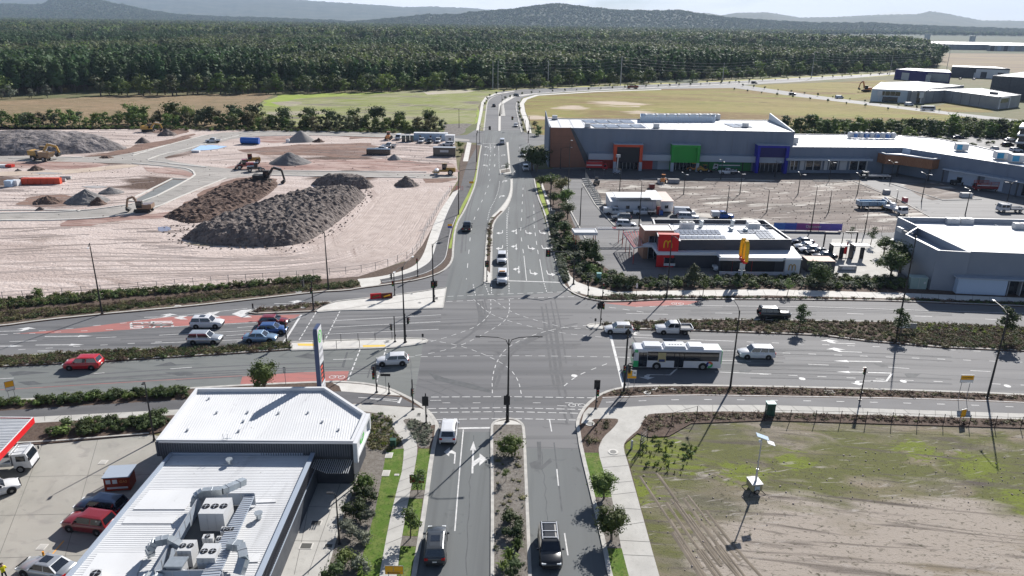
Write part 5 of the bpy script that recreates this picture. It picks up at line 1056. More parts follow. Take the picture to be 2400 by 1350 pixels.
mb.build('post',bm_['white'],t,origin=o_);mb=MB()
for h in(.7,1.28):mb.beam((ra.x,ra.y,zz+h),(rb.x,rb.y,zz+h),.05,.05)
mb.build('rail',bm_['white'],t,origin=o_)
pg=thing('pergola','white and red lattice pergola left of the restaurant entrance','pergola',G(1480,600));o_=pg.location.copy();PZ=3.3
A1,A2=G(1400,537,PZ),G(1502,537,PZ)
mb=MB()
for y0,y1 in((0,0),(1.2,1.2)):mb.beam(A1+Vector((0,y0,0)),A2+Vector((0,y1,0)),.15,.25)
K1,K2,K3,K4=G(1460,545,PZ),G(1502,543,PZ),G(1505,578,PZ),G(1486,582,PZ)
for a,b_ in((K1,K4),(K2,K3),(K4,K3),(K1,K2)):mb.beam(a,b_,.15,.25)
mb.build('frame',bm_['white'],pg,origin=o_);mb=MB();mr=MB()
for k in range(34):
 p=A1.lerp(A2,k/33);(mr if k in(12,13,14)else mb).beam(p-Vector((0,.1,-.12)),p+Vector((0,1.3,.12)),.06,.12)
for k in range(14):
 a=K1.lerp(K4,k/13);b_=K2.lerp(K3,k/13);mb.beam(a+Vector((0,0,.12)),b_+Vector((0,0,.12)),.06,.12)
for k in range(7):
 a=K1.lerp(K2,k/6);b_=K4.lerp(K3,k/6);mr.beam(a+Vector((0,0,.2)),b_+Vector((0,0,.2)),.06,.08)
mb.build('slat',bm_['white'],pg,origin=o_)['kind']='stuff';mr.build('red_slat',bm_['red'],pg,origin=o_)['kind']='stuff'
mb=MB()
for p in(K4,K1.lerp(K4,.33),K1.lerp(K4,.66),K1,A1.lerp(A2,.5),A1.lerp(A2,.6)):mb.beam((p.x,p.y,0),(p.x,p.y,PZ),.12,.12)
mb.build('post',bm_['redp'],pg,origin=o_)
ec=XY([(1340,535),(1396,535),(1401,545),(1347,545)],3.6);B=Bld('entry_canopy','flat white canopy on posts beside the garden left of the restaurant',ec,'canopy');mb=MB();parapet(mb,ec,3.0,3.6,3.45,.2,0,0,1);B.part(mb,'roof',[bm_['white'],bm_['unit']])
mb=MB();mb.prism(inset(ec,.1)[1],2.95,3.02,bottom=True);B.part(mb,'soffit',bm_['white'])
for p in inset(ec,.4)[1]:mb=MB();mb.beam((p[0],p[1],0),(p[0],p[1],3.0),.12,.12);B.part(mb,'post',bm_['redp'])
pb=G(1736,656);t=thing('arches_sign','tall yellow double arch sign on a white pole before the restaurant','sign',pb);mb=MB();mb.tube([(0,0,0),(0,0,4.2)],[.28,.16],8);mb.build('pole',bm_['white'],t)
mb=MB();mb.bb(-.9,.9,-.9,.9,0,.12);mb.build('foot',bm_['unit'],t);mb=MB();mb.bb(-.35,.35,-1.5,1.5,3.7,4.3);mb.build('red_bar',bm_['red'],t)
for k,yy in enumerate((-1.0,1.0)):
 mb=MB()
 n=9
 for i in range(n):
  a0_,a1_=math.pi*i/n,math.pi*(i+1)/n
  q=[(yy+.95*math.cos(a0_),4.2+3.7*math.sin(a0_)**.7),(yy+.95*math.cos(a1_),4.2+3.7*max(0,math.sin(a1_))**.7)]
  mb.beam((0,q[0][0],q[0][1]),(0,q[1][0],q[1][1]-.001),.6,.36)
 mb.build('arch',bm_['yellow'],t)
mb=MB();mb.bb(-.5,.5,-.05,.05,2.2,3.4);mb.build('small_sign',bm_['white'],t)
mb=MB();mb.box((0,0,1.9),(1.3,.12,.14));mb.build('lamp_arm',bm_['white'],t)
HW=13.2;fa,fb=G(1289,392),G(1850,403);Wm=Wall(fa,fb)
bk=XY([(1741,280),(1284,277)],HW);P=[(fa.x,fa.y),(fb.x,fb.y),(fb.x+2.0,bk[0][1]),(fa.x-.5,bk[1][1])]
B=Bld('big_box_store','huge blue grey store with orange, green and blue entrance portals',P)
mb=MB();parapet(mb,P,.02,HW,HW-.25,.4,0,1,2);B.part(mb,'wall',[bm_['wall'],bm_['trim'],bm_['roof']])
mb=MB()
for k in range(1,16):u=Wm.L*k/16;Wm.box(mb,u-.04,u+.04,4.5,HW-.3,.01,.05)
B.part(mb,'panel_joint',plain('joint_grey',(.20,.22,.25),.7))
mb=MB();L0,L1=Vector(P[0]+(0,)),Vector(P[3]+(0,));nrm=Vector((-.35,0,0))
def slab(mb,a,b_,za0,za1,zb0,zb1,t,mi=0):
 d=(b_-a);q=Vector((-d.y,d.x,0)).normalized()*t
 vs=[a+Vector((0,0,za0)),b_+Vector((0,0,zb0)),b_+Vector((0,0,zb1)),a+Vector((0,0,za1))];vs2=[v+q for v in vs];mb.add(vs+vs2,[(0,1,2,3),(7,6,5,4),(0,4,5,1),(1,5,6,2),(2,6,7,3),(3,7,4,0)],mi)
slab(mb,L0+nrm,L1+nrm,.02,HW+.1,.02,HW+2.6,.3);B.part(mb,'west_wall',bm_['wall'])
R0,R1=Vector(P[1]+(0,)),Vector(P[2]+(0,));mb=MB();slab(mb,R0,R1,HW-.3,HW+.1,HW-.3,HW+2.4,.4);B.part(mb,'east_parapet',plain('pale_parapet',(.5,.55,.6),.6))
mb=MB();Wm.poly(mb,[(1290,299),(1339,299),(1375,392),(1289,392)],.02,.35);B.part(mb,'brown_panel',bm_['brown'])
mb=MB();Wm.poly(mb,[(1336,298),(1342,300),(1379,370),(1375,395),(1372,385)],.02,.5);B.part(mb,'slanted_trim',bm_['dark'])
mb=MB()
for z in(3.2,5.6,8.0,10.4):u1=Wm.uv(1340+(HW-z)*2.6,350)[0];Wm.box(mb,.2,u1*.98,z,z+.06,.35,.38)
B.part(mb,'panel_joint',plain('joint_brown',(.17,.09,.06),.7))
mb=MB();Wm.rect(mb,1378,366,1837,371,.0,2.2);B.part(mb,'awning',bm_['bluegrey'])
mb=MB();Wm.rect(mb,1376,372,1440,399,.02,.12);Wm.rect(mb,1502,374,1530,400,.02,.12);B.part(mb,'red_wall',bm_['redp'])
mb=MB();Wm.rect(mb,1540,374,1570,399,.02,.12);B.part(mb,'blue_wall',bm_['bluegrey']);mb=MB();Wm.rect(mb,1636,373,1762,400,.02,.12);B.part(mb,'green_wall',bm_['green2'])
mb=MB()
for x in(1660,1695,1715,1740):Wm.rect(mb,x,373,x+1,400,.12,.16)
B.part(mb,'green_joint',bm_['black'])
def portal(x0,y0,x1,y1,fr,hd,hy,legm,name):
 u0,_=Wm.uv(x0,400);u1,_=Wm.uv(x1,400);ztop=Wm.uv((x0+x1)/2,y0)[1]-.9;D=3.4;t=.95
 mb=MB();Wm.box(mb,u0,u0+t,.02,ztop,.0,D);Wm.box(mb,u1-t,u1,.02,ztop,.0,D);Wm.box(mb,u0+t,u1-t,ztop-t*.8,ztop,.0,D);q=B.part(mb,name,fr)
 mb=MB();Wm.box(mb,u0-.1,u1+.1,ztop,ztop+.15,.0,D+.1);B.part(mb,'roof_sheet',bm_['bluegrey'],q)
 zb=Wm.uv((x0+x1)/2,hy)[1];mb=MB();Wm.box(mb,u0+t,u1-t,max(2.5,zb),ztop-t*.8,.02,D-.9);B.part(mb,'header',hd,q)
 mb=MB();Wm.box(mb,u0+t,u1-t,.05,max(2.5,zb),.02,.3);B.part(mb,'glazing',bm_['glass'],q)
 mb=MB()
 for k in range(1,6):u=u0+t+(u1-u0-2*t)*k/6;Wm.box(mb,u-.05,u+.05,.05,3.2,.3,.4)
 Wm.box(mb,u0+t,u1-t,3.1,3.2,.3,.4);B.part(mb,'mullion',bm_['rail'],q)
 if legm:
  for u in(u0,u1-t):mb=MB();Wm.box(mb,u-.02,u+t+.02,.03,2.9,D-.9,D+.03);B.part(mb,'column_base',legm,q)
 return q
portal(1434,329,1500,400,bm_['orange'],bm_['black'],383,bm_['bluegrey'],'orange_portal');portal(1567,330,1632,400,bm_['green'],bm_['green'],378,bm_['bluegrey'],'green_portal');portal(1763,331,1836,402,bm_['blue'],plain('blue_header',(.02,.02,.12),.5),366,None,'blue_portal')
pgrid(1363,281,1480,289,4,1,13,HW-.05,B,.1);pgrid(1383,291,1505,300,4,1,14,HW-.05,B,.1)
pgrid(1695,289,1745,299,2,1,26,HW-.05,B,.1)
mb=MB();Pw=inset(P,.6)[1];ridges(mb,Pw,HW-.25,4.2,.22,.08,R(90));B.part(mb,'roof_seam',bm_['rail'])
bx_=XY([(1500,277),(1676,277),(1676,285),(1500,285)],HW);t=thing('plant_screen','long pale blue louvred plant screen on the big store roof','screen',(bx_[0][0],bx_[0][1],HW));o_=t.location.copy()
mb=MB();parapet(mb,bx_,HW-.3,HW+1.7,HW,.15,0,0,0);mb.build('louvre_wall',plain('pale_blue',(.50,.60,.72),.5),t,origin=o_)
Wp=Wall(bx_[3],bx_[2]);mb=MB()
for k in range(44):u=Wp.L*k/43;Wp.box(mb,u-.05,u+.05,HW-.2,HW+1.75,.01,.12)
mb.build('post',bm_['unit'],t,origin=o_)['kind']='stuff'
for k in range(7):
 p=Vector(bx_[0]+(HW,)).lerp(Vector(bx_[1]+(HW,)),(k+.35)/7);ac_unit([(p.x,p.y-1.2),(p.x+3.4,p.y-1.2),(p.x+3.4,p.y-4),(p.x,p.y-4)],HW,HW+1.8,'white cooling unit inside the plant screen, one of seven in a row',1,'cooling_unit','cooling units in the store roof screen')
for x,y,l in((1377,298,'left front'),(1538,299,'middle front'),(1747,297,'right front'),(1300,279,'left rear')):
 p=G(x,y,HW);t=thing('roof_unit','small grey box unit on the '+l+' of the big store roof','roof unit',p);mb=MB();mb.bb(-.9,.9,-.7,.7,0,1.3);mb.build('casing',bm_['unit'],t);mb=MB();mb.bb(-1,1,-.8,.8,-.25,.0);mb.build('base',bm_['char'],t)
HM=8.6;w1a,w1b=XY([(1847,344),(2116,346)],HM);Wn=Wall(w1a,w1b)
P=[w1a,w1b]+XY([(2108,317),(1852,313)],HM)
B=Bld('shopping_centre','low blue grey shopping centre wing with glazed shopfronts beside the big store',P,'building')
mb=MB();parapet(mb,P,.02,HM,HM-.3,.35,0,1,2);B.part(mb,'wall',[bm_['wall'],bm_['trim'],bm_['roof']])
mb=MB();Wn.rect(mb,1838,370,2038,373.5,0,2.4);B.part(mb,'awning',bm_['bluegrey'])
for x0,x1 in((1851,1870),(1887,1924),(1942,1962),(1990,2030)):mb=MB();Wn.rect(mb,x0,377,x1,398,.02,.15);B.part(mb,'shopfront',bm_['glass'])
for x0,x1 in((1872,1885),(1929,1940),(1965,1985)):mb=MB();Wn.rect(mb,x0,377,x1,398,.15,.4);B.part(mb,'white_panel',bm_['unit'])
mb=MB()
for x in(1851,1860,1887,1905,1924,1942,1962,1990,2010,2030):Wn.rect(mb,x,377,x+1,398,.15,.25)
B.part(mb,'mullion',bm_['rail'])
mb=MB();ridges(mb,inset(P,.6)[1],HM-.3,6,.25,.1,R(98));B.part(mb,'roof_seam',bm_['rail'])
w2a,w2b=XY([(2140,350),(2560,415)],HM);P=[w1b,w2a,w2b]+XY([(2600,392),(2400,368),(2290,342),(2200,324),(2110,317)],HM);We2=Wall(w2a,w2b)
B=Bld('shopping_centre','long angled shopping centre wing with pale boarded shopfronts at right',P,'building')
mb=MB();parapet(mb,P,.02,HM,HM-.3,.35,0,1,2);B.part(mb,'wall',[bm_['wall'],bm_['trim'],bm_['roof']])
mb=MB();Wall(w1b,w2a).box(mb,.2,3.0,HM-3.6,HM+.1,.02,.3);B.part(mb,'pale_panel',plain('pale_panel',(.55,.62,.70),.5))
mb=MB();We2.rect(mb,2215,389,2560,451,0,.01)if False else We2.box(mb,We2.uv(2218,400)[0],We2.L,4.2,4.65,0,2.4);B.part(mb,'awning',bm_['bluegrey'])
ua=We2.uv(2218,400)[0]
for k in range(5):mb=MB();u=ua+1+k*11;We2.box(mb,u,u+(8.8 if k!=1 else 5.5),.4,3.9,.02,.15);B.part(mb,'shopfront' if k==2 else 'boarded_shopfront',bm_['glass']if k==2 else plain('board_pale',(.42,.50,.62),.6))
for k in range(6):mb=MB();u=ua+.2+k*11;We2.box(mb,u,u+.35,.02,4.2,1.9,2.25);B.part(mb,'column',bm_['dark'])
mb=MB();ridges(mb,inset(P,.8)[1],HM-.3,5,.25,.1,R(20));B.part(mb,'roof_seam',bm_['rail'])
HT_=7.0;tp=XY([(2044,353),(2077,362),(2113,364),(2187,374),(2220,370),(2222,362),(2140,352)],HT_)
B=Bld('timber_canopy','brown timber clad canopy over the shopping centre entrance',tp,'canopy');mb=MB();mb.prism(tp,3.9,HT_,0,top=1,bottom=True);B.part(mb,'cladding',[bm_['timber'],bm_['bluegrey']])
mb=MB()
for a,b_ in zip(tp[:5],tp[1:5]):mb.beam((a[0],a[1],HT_+.1),(b_[0],b_[1],HT_+.1),.35,.4)
B.part(mb,'capping',bm_['bluegrey'])
for k in(1,2,3,4):mb=MB();mb.beam((tp[k][0],tp[k][1]+.6,0),(tp[k][0],tp[k][1]+.6,3.95),.4,.4);B.part(mb,'column',bm_['steel'])
for k in range(9):
 p=G(1992+k*12.5,322+k*.25,HM);t=thing('cooling_fan','white domed fan unit with blue skirt, one of nine on the mall roof','fan unit',p,0,'domed fan units on the shopping centre roof')
 mb=MB();mb.cyl((0,0,.7),1.0,1.4,8);mb.build('skirt',plain('skirt_blue',(.10,.22,.50),.5)if k%2 else bm_['unit'],t);mb=MB();mb.sphere((0,0,1.5),1.0,10,5,sz=.55);mb.build('dome',bm_['white'],t)
for k in range(12):
 p=G(1978+k*10.5,326+k*.2,HM);mb=MB();mb.tube([(0,0,0),(0,0,2.6)],.07,5);o=mb.build('vent_pipe',bm_['unit']);o.location=p;tag(o,'thin white vent pipe standing beside the domed fans','pipe','vent pipes on the shopping centre roof')
for(x,y,w,h,l)in((2255,352,2.2,2.2,'blue fronted'),(2352,372,2.6,2.2,'grey left'),(2388,379,2.6,2.2,'grey right'),(1858,335,2.4,2.0,'white box')):
 p=G(x,y,HM);t=thing('roof_unit',l+' plant unit on the shopping centre roof','roof unit',p,R(-8));mb=MB();mb.bb(-w,w*.6,-w*.6,w*.6,0,h);mb.build('casing',bm_['unit'],t);mb=MB();mb.bb(-w-.06,-w*.3,-w*.62,-w*.58,.3,h-.3);mb.build('louvre',plain('unit_blue',(.05,.3,.5),.4),t)
HG=7.8
P=XY([(2104,508),(2274,589),(2700,606),(2700,520)],HG);B=Bld('grey_store','large plain grey store with white flat roof at the right',P)
mb=MB();parapet(mb,P,.02,HG,HG-1.1,.3,0,1,2);B.part(mb,'wall',[plain('wall_slate',(.25,.28,.33),.65,c2=(.22,.25,.30),sc=.2),bm_['trim'],bm_['roof']])
P2_=XY([(2122,548),(2198,586),(2276,590.5),(2150,531)],HG);mb=MB();parapet(mb,P2_,.02,HG-.05,HG-1.6,.25,0,1,3);B.part(mb,'corner_wing',[MATS['wall_slate'],bm_['trim'],bm_['roof'],bm_['bluegrey']])
Wg=Wall(P2_[1],P[2]);mb=MB();ua=Wg.uv(2232,676);ub=Wg.uv(2356,640)
Wg.box(mb,ua[0],ub[0],.1,3.1,.02,1.6);B.part(mb,'pale_box',plain('pale_wall',(.42,.52,.66),.6));mb=MB();Wg.box(mb,ua[0]-.5,Wg.L,3.1,3.35,.02,2.0);B.part(mb,'awning',bm_['bluegrey'])
mb=MB();Wg.box(mb,ub[0]+.3,Wg.L,.1,3.05,.02,.4);B.part(mb,'glazing',bm_['glass']);mb=MB()
for k in range(8):Wg.box(mb,ub[0]+.3+k*2.2,ub[0]+.4+k*2.2,.1,3.05,.4,1.5)
B.part(mb,'mullion',bm_['rail'])
mb=MB();ex=Wall(P[0],P[1]);ex.box(mb,ex.L*.12,ex.L*.2,5.6,6.5,.02,1.5);B.part(mb,'side_awning',bm_['unit'])
mb=MB();ex.box(mb,ex.L*.02,ex.L*.12,2.4,3.1,.02,2.0);B.part(mb,'side_canopy',bm_['unit'])
for x,y,l in((2231,524,'left of the pair'),(2263,524,'right of the pair'),(2390,536,'by the right edge')):
 p=G(x,y,HG-1.1);ac_unit([(p.x-1.3,p.y+.8),(p.x+1.3,p.y+.6),(p.x+1.2,p.y-.8),(p.x-1.4,p.y-.6)],HG-1.05,HG+.1,'white air conditioner on the grey store roof, '+l,1)
t=thing('roof_railing','diagonal stepped railing on the grey store roof','railing',G(2330,533,HG-1.1));o_=t.location.copy();mb=MB();a,b_=G(2330,533,HG-1),G(2395,556,HG-1)
for k in range(14):p=a.lerp(b_,k/13);mb.beam(p,p+Vector((0,0,.6)),.06,.06)
mb.beam(a+Vector((0,0,.6)),b_+Vector((0,0,.6)),.06,.06);mb.build('rail',bm_['unit'],t,origin=o_)
t=thing('transformer_box','pale green transformer kiosk beside the grey store wall','kiosk',G(2146,676),R(-4));mb=MB();mb.bb(-1.5,1.5,-.8,.8,.15,2.3);mb.build('casing',plain('kiosk_green',(.25,.34,.33),.5),t);mb=MB();mb.prism([(-1.6,-.9),(1.6,-.9),(1.6,.9),(-1.6,.9)],2.3,2.42);mb.build('lid',plain('kiosk_lid',(.33,.42,.41),.5),t);mb=MB();mb.bb(-.02,.02,-.83,-.8,.3,2.2);mb.bb(.9,1.2,-.83,-.8,1.2,1.6);mb.build('door_trim',bm_['unit'],t)
P=XY([(2393,297),(2500,300),(2500,290),(2400,288)],9);B=Bld('office_block','white balconied block cut off by the right edge of the car park',P)
for k in range(3):mb=MB();mb.prism(P,.1+k*3,2.4+k*3,0);B.part(mb,'storey',bm_['glass']);mb=MB();mb.prism(inset(P,-.6)[1],2.4+k*3,3.1+k*3,0,bottom=True);B.part(mb,'floor_slab',bm_['white'])
so_=G(1425,502);HO=2.9
A_,B_=G(1440,501),G(1524,501);C_,D_=G(1545,500),G(1576,500)
def hut(name,label,x0,y0,x1,y1,z0,z1,roofm,cat='site hut'):
 a,b_=G(x0,y1),G(x1,y1);dep=G(x0,y0).y-a.y;P=[(a.x,a.y),(b_.x,b_.y),(b_.x,b_.y+dep),(a.x,a.y+dep)];B=Bld(name,label,P,cat)
 mb=MB();mb.prism(P,z0,z1);B.part(mb,'wall',bm_['white']);mb=MB();mb.prism(inset(P,-.15)[1],z1,z1+.12,bottom=True);B.part(mb,'roof',roofm)
 Wh=Wall(P[0],P[1]);mb=MB()
 for k in range(int(Wh.L/3)):Wh.box(mb,1+k*3,1.9+k*3,1.2,2.0,.02,.06)
 B.part(mb,'window',bm_['glass']);mb=MB()
 for k in range(4):Wh.box(mb,.5+k*(Wh.L-1.4)/3,.9+k*(Wh.L-1.4)/3,0,z0+.01,-.6,-.2)
 B.part(mb,'pier',bm_['steel']);return B
hut('site_office','long white portable site office behind the parked utes',1430,478,1536,500,.35,3.0,bm_['white'])
hut('site_office','short white portable office with pinkish roof at the right end',1548,476,1576,499,.35,3.0,plain('pink_roof',(.52,.40,.36),.6))
mb=MB();P=XY([(1436,450),(1512,450),(1514,446),(1537,446),(1553,468),(1527,468),(1524,463),(1444,463)],4.2);fly=Bld('fly_roof','white raised fly roof over the site office huts',P,'roof');mb.prism(P,4.08,4.2,bottom=True);fly.part(mb,'sheet',bm_['white']);mb=MB()
for p in inset(P,.4)[1]:mb.beam((p[0],p[1],0),(p[0],p[1],4.1),.1,.1)
fly.part(mb,'post',bm_['rail'])
mb=MB();p=G(1543,503);mb.box((p.x,p.y,1.1),(1.0,.15,2.0));o=mb.build('site_door',plain('door_red',(.45,.07,.05),.5));tag(o,'red brown door board standing at the site office gap','door')
def farb(name,label,top,z1,wm,rm,extra=None,par=.3,cat='warehouse'):
 P=XY(top,z1);B=Bld(name,label,P,cat);mb=MB();parapet(mb,P,.02,z1,z1-par,.35,0,1,2);B.part(mb,'wall',[wm,bm_['trim'],rm]);return B,P
B,P=farb('warehouse','purple fronted warehouse with pale roof and roller doors by the forest',[(2099,162),(2167,167),(2230,170),(2222,163),(2130,159)],9,bm_['navy'],bm_['roof']);Wq=Wall(P[0],P[1]);mb=MB();Wq.box(mb,8,16,.1,6.5,.02,.2);Wq.box(mb,34,39,.1,6.0,.02,.2);B.part(mb,'roller_door',bm_['unit'])
Wq=Wall(P[1],P[2]);mb=MB();Wq.box(mb,3,Wq.L-1,1,7.6,.02,.25);B.part(mb,'pale_panel',bm_['tilt'])
B,P=farb('warehouse','dark and white warehouse units with bright roof, second by the forest',[(2231,156),(2288,158),(2368,161),(2330,155),(2235,152.5)],10,bm_['dark'],bm_['roof']);Wq=Wall(P[1],P[2]);mb=MB();Wq.box(mb,.5,Wq.L,.1,8.6,.02,.3);B.part(mb,'white_front',bm_['white'])
for k in range(4):mb=MB();Wq.box(mb,5+k*14,10+k*14,.2,6,.3,.5);B.part(mb,'roller_door',bm_['char'])
Wq=Wall(P[0],P[1]);mb=MB();Wq.box(mb,20,32,.2,5,.02,.2);B.part(mb,'roller_door',bm_['unit'])
B,P=farb('warehouse','very dark tall warehouse at the right edge behind the pale ones',[(2327,177),(2480,186),(2480,170),(2400,168)],15,bm_['dark'],bm_['roof'])
mb=MB();Wq=Wall(P[0],P[1])
for k in range(1,6):Wq.box(mb,k*12,k*12+.3,.2,14,.02,.2)
B.part(mb,'panel_joint',bm_['char'])
B,P=farb('warehouse','pale blue grey office warehouse with framed white windows',[(2044,208),(2170,213),(2182,207),(2260,200),(2150,190),(2066,192)],8.0,bm_['tilt'],bm_['roof']);Wq=Wall(P[0],P[1]);mb=MB();Wq.box(mb,0,Wq.L*.68,.1,7.6,.02,.3);B.part(mb,'front_wall',plain('front_pale',(.50,.57,.63),.6))
mb=MB();Wq.box(mb,5,17,4.2,6.8,.3,.6);Wq.box(mb,7,16,.3,3.4,.3,.5);Wq.box(mb,25,29,.5,6.8,.3,.5);B.part(mb,'window',bm_['glass']);mb=MB()
for u in(5,8,11,14,17):Wq.box(mb,u-.1,u+.1,4.2,6.8,.6,.75)
Wq.box(mb,3.6,6.4,4,7,.3,1.0);Wq.box(mb,4.6,5.2,.1,4,.3,1.0);Wq.box(mb,28,30.5,3.6,7,.3,1.0);Wq.box(mb,29,29.6,.1,4,.3,1.0);B.part(mb,'white_frame',bm_['white'])
B,P=farb('warehouse','long pale concrete warehouse with bright roof, nearest of the estate',[(2137,215),(2215,211),(2340,227),(2394,222),(2300,206),(2200,208),(2150,209)],7.5,bm_['tilt'],bm_['roof'])
for a,b_ in((0,1),(1,2)):
 Wq=Wall(P[a],P[b_]);mb=MB()
 for k in range(1,int(Wq.L/8)):Wq.box(mb,k*8,k*8+.15,.1,7.1,.0,.08)
 B.part(mb,'panel_joint',bm_['char'])
Wq=Wall(P[2],P[3]);mb=MB();Wq.box(mb,4,14,3.8,6.2,.02,.3);B.part(mb,'window',bm_['glass']);mb=MB();Wq.box(mb,2,3,.1,7,.02,.6);Wq.box(mb,2,16,6.3,7,.02,.6);Wq.box(mb,15,16,.1,7,.02,.6);B.part(mb,'white_frame',bm_['white'])
for k in range(4):p=G(2322+k*4.5,221+k*.5,7.5);mb=MB();mb.bb(-.7,.7,-.4,.4,0,1.6);o=mb.build('roof_vent',bm_['char']);o.location=p;tag(o,'small dark vent, one of four in a row on the pale warehouse roof','vent','four vents on the nearest estate roof')
for(x0,y0,x1,y1,z,l)in((2315,106,2400,104,12,'pale grey block of units beyond the brown field'),):
 B,P=farb('warehouse',l,[(x0,y0),(x1,y0+1),(x1+60,y1),(x0+10,y1)],z,bm_['tilt'],bm_['roof']);Wq=Wall(P[0],P[1])
 for k in range(4):mb=MB();Wq.box(mb,8+k*16,17+k*16,.2,z-1,.02,.4);B.part(mb,'dark_panel' if k%2==0 else 'blue_panel',bm_['char']if k%2==0 else bm_['bluegrey'])
for(pts,z,l)in(([(1750,84.5),(1885,86),(1950,89),(1940,93),(1900,91),(1760,86.5)],12,'very long low white factory roof beyond the forest, left end'),([(1880,95),(2060,92.5),(2160,97),(2140,101),(1980,101)],12,'very long low white factory roof beyond the forest, middle'),([(2140,96.5),(2330,99),(2500,103),(2500,107),(2200,103)],12,'very long low white factory roof beyond the forest, right end')):
 farb('factory',l,pts,z,bm_['tilt'],bm_['roof'],cat='factory')
for x,y0,y1,l in((2171,100,80,'left'),(2277,102,85,'right')):
 b0=G(x,y0);h=HT(x,y0,y1);t=thing('silo_tower','square white tower rising behind the factory roofs, '+l+' of two','tower',b0);mb=MB();mb.bb(-7,7,-5,5,0,h);mb.build('shaft',bm_['unit'],t);mb=MB();mb.bb(-7.4,7.4,-5.4,5.4,h,h+1.2);mb.build('cap',bm_['trim'],t)
p=G(2035,92);t=thing('tower_crane','thin dark leaning crane jib rising over the factory roofs','crane',p);mb=MB();mb.beam((0,0,0),(18,0,55),1.2,1.2);mb.build('jib',bm_['char'],t);mb=MB();mb.bb(-3,3,-3,3,0,6);mb.build('base',bm_['char'],t)
print('mall',round(time.time()-T0,1))
def paint(name,c,metal=.0):return mat('car_'+name,c,.28,metal,coat=.6,spec=.5)
CP=dict(white=paint('white',(.62,.63,.65)),silver=paint('silver',(.46,.48,.50),.5),grey=paint('grey',(.16,.17,.18),.4),black=paint('black',(.012,.013,.015)),red=paint('red',(.45,.012,.02)),darkred=paint('darkred',(.20,.015,.02)),blue=paint('blue',(.04,.10,.28),.3),lightblue=paint('lightblue',(.22,.33,.46),.4),darkblue=paint('darkblue',(.01,.02,.05),.2),brightblue=paint('brightblue',(.01,.10,.42)),green=paint('green',(.05,.45,.16)),yellow=paint('yellow',(.42,.24,.03)),charcoal=paint('charcoal',(.05,.055,.06),.3))
cm=dict(glass=glassy('car_glass',(.012,.016,.024)),tyre=plain('tyre',(.018,.018,.018),.85),rim=plain('rim',(.38,.39,.40),.35,.7),trim=plain('black_trim',(.02,.02,.022),.6),tail=plain('tail_lamp',(.45,.01,.01),.2),head=plain('head_lamp',(.75,.78,.80),.1),plate=plain('plate',(.75,.75,.70),.5),chrome=plain('chrome_rail',(.75,.76,.78),.25,.6),tray=plain('tray_grey',(.16,.165,.17),.6))
def loft(mb,secs,mi=0,cap=True):
 n=len(secs[0]);o=len(mb.v)
 for s_ in secs:mb.v+=[tuple(p)for p in s_]
 for i in range(len(secs)-1):
  for k in range(n-1):mb.f.append((o+i*n+k,o+(i+1)*n+k,o+(i+1)*n+k+1,o+i*n+k+1));mb.m.append(mi)
  mb.f.append((o+i*n+n-1,o+(i+1)*n+n-1,o+(i+1)*n,o+i*n));mb.m.append(mi)
 if cap:
  mb.f.append(tuple(o+k for k in range(n)));mb.m.append(mi);mb.f.append(tuple(o+(len(secs)-1)*n+k for k in range(n))[::-1]);mb.m.append(mi)
_W={}
def wheel_meshes(r,w):
 if(r,w)not in _W:
  mb=MB();n=14;prof=[(-w/2,r*.62),(-w/2,r*.93),(-w*.35,r),(w*.35,r),(w/2,r*.93),(w/2,r*.62)];vs=[]
  for y,rr in prof:vs+=[(rr*math.cos(6.2832*k/n),y,rr*math.sin(6.2832*k/n))for k in range(n)]
  fs=[(i*n+k,i*n+(k+1)%n,(i+1)*n+(k+1)%n,(i+1)*n+k)for i in range(5)for k in range(n)];mb.add(vs,fs);t=mb.mesh('tyre',cm['tyre'])
  mb=MB();mb.cyl((0,0,0),r*.60,w*.9,12,0,'y')
  for k in range(5):a=k*1.2566;mb.box((r*.3*math.cos(a),0,r*.3*math.sin(a)),(.07,w*.98,.07))
  mb.cyl((0,0,0),r*.14,w,6,0,'y');_W[(r,w)]=(t,mb.mesh('rim',cm['rim']))
 return _W[(r,w)]
def wheels(root,xs,wy,r=.33,w=.22):
 t,rim=wheel_meshes(r,w)
 for x in xs:
  for s_ in(-1,1):
   wh=bpy.data.objects.new('wheel',t);COL.objects.link(wh);wh.parent=root;wh.location=(x,s_*wy,r)
   rm=bpy.data.objects.new('rim',rim);COL.objects.link(rm);rm.parent=wh
T=dict(hatch=(4.35,1.80,1.48,.93,.70,(-2.02,.95),(-1.55,.22),1.32,.95),sedan=(4.75,1.82,1.45,.92,.68,(-1.75,.98),(-1.0,.28),1.40,.96),suv=(4.65,1.88,1.68,1.06,.88,(-2.2,1.05),(-1.88,.42),1.38,1.08),suv7=(4.9,1.92,1.72,1.07,.88,(-2.35,1.2),(-2.05,.55),1.45,1.09),fourwd=(4.9,1.92,1.88,1.18,1.10,(-2.35,.85),(-2.22,.35),1.42,1.19),ute=(5.3,1.88,1.80,1.10,.98,(-.75,1.25),(-.55,.55),1.58,1.08),van=(5.3,2.0,2.05,1.15,.95,(-2.6,1.9),(-2.5,1.1),1.6,1.16))
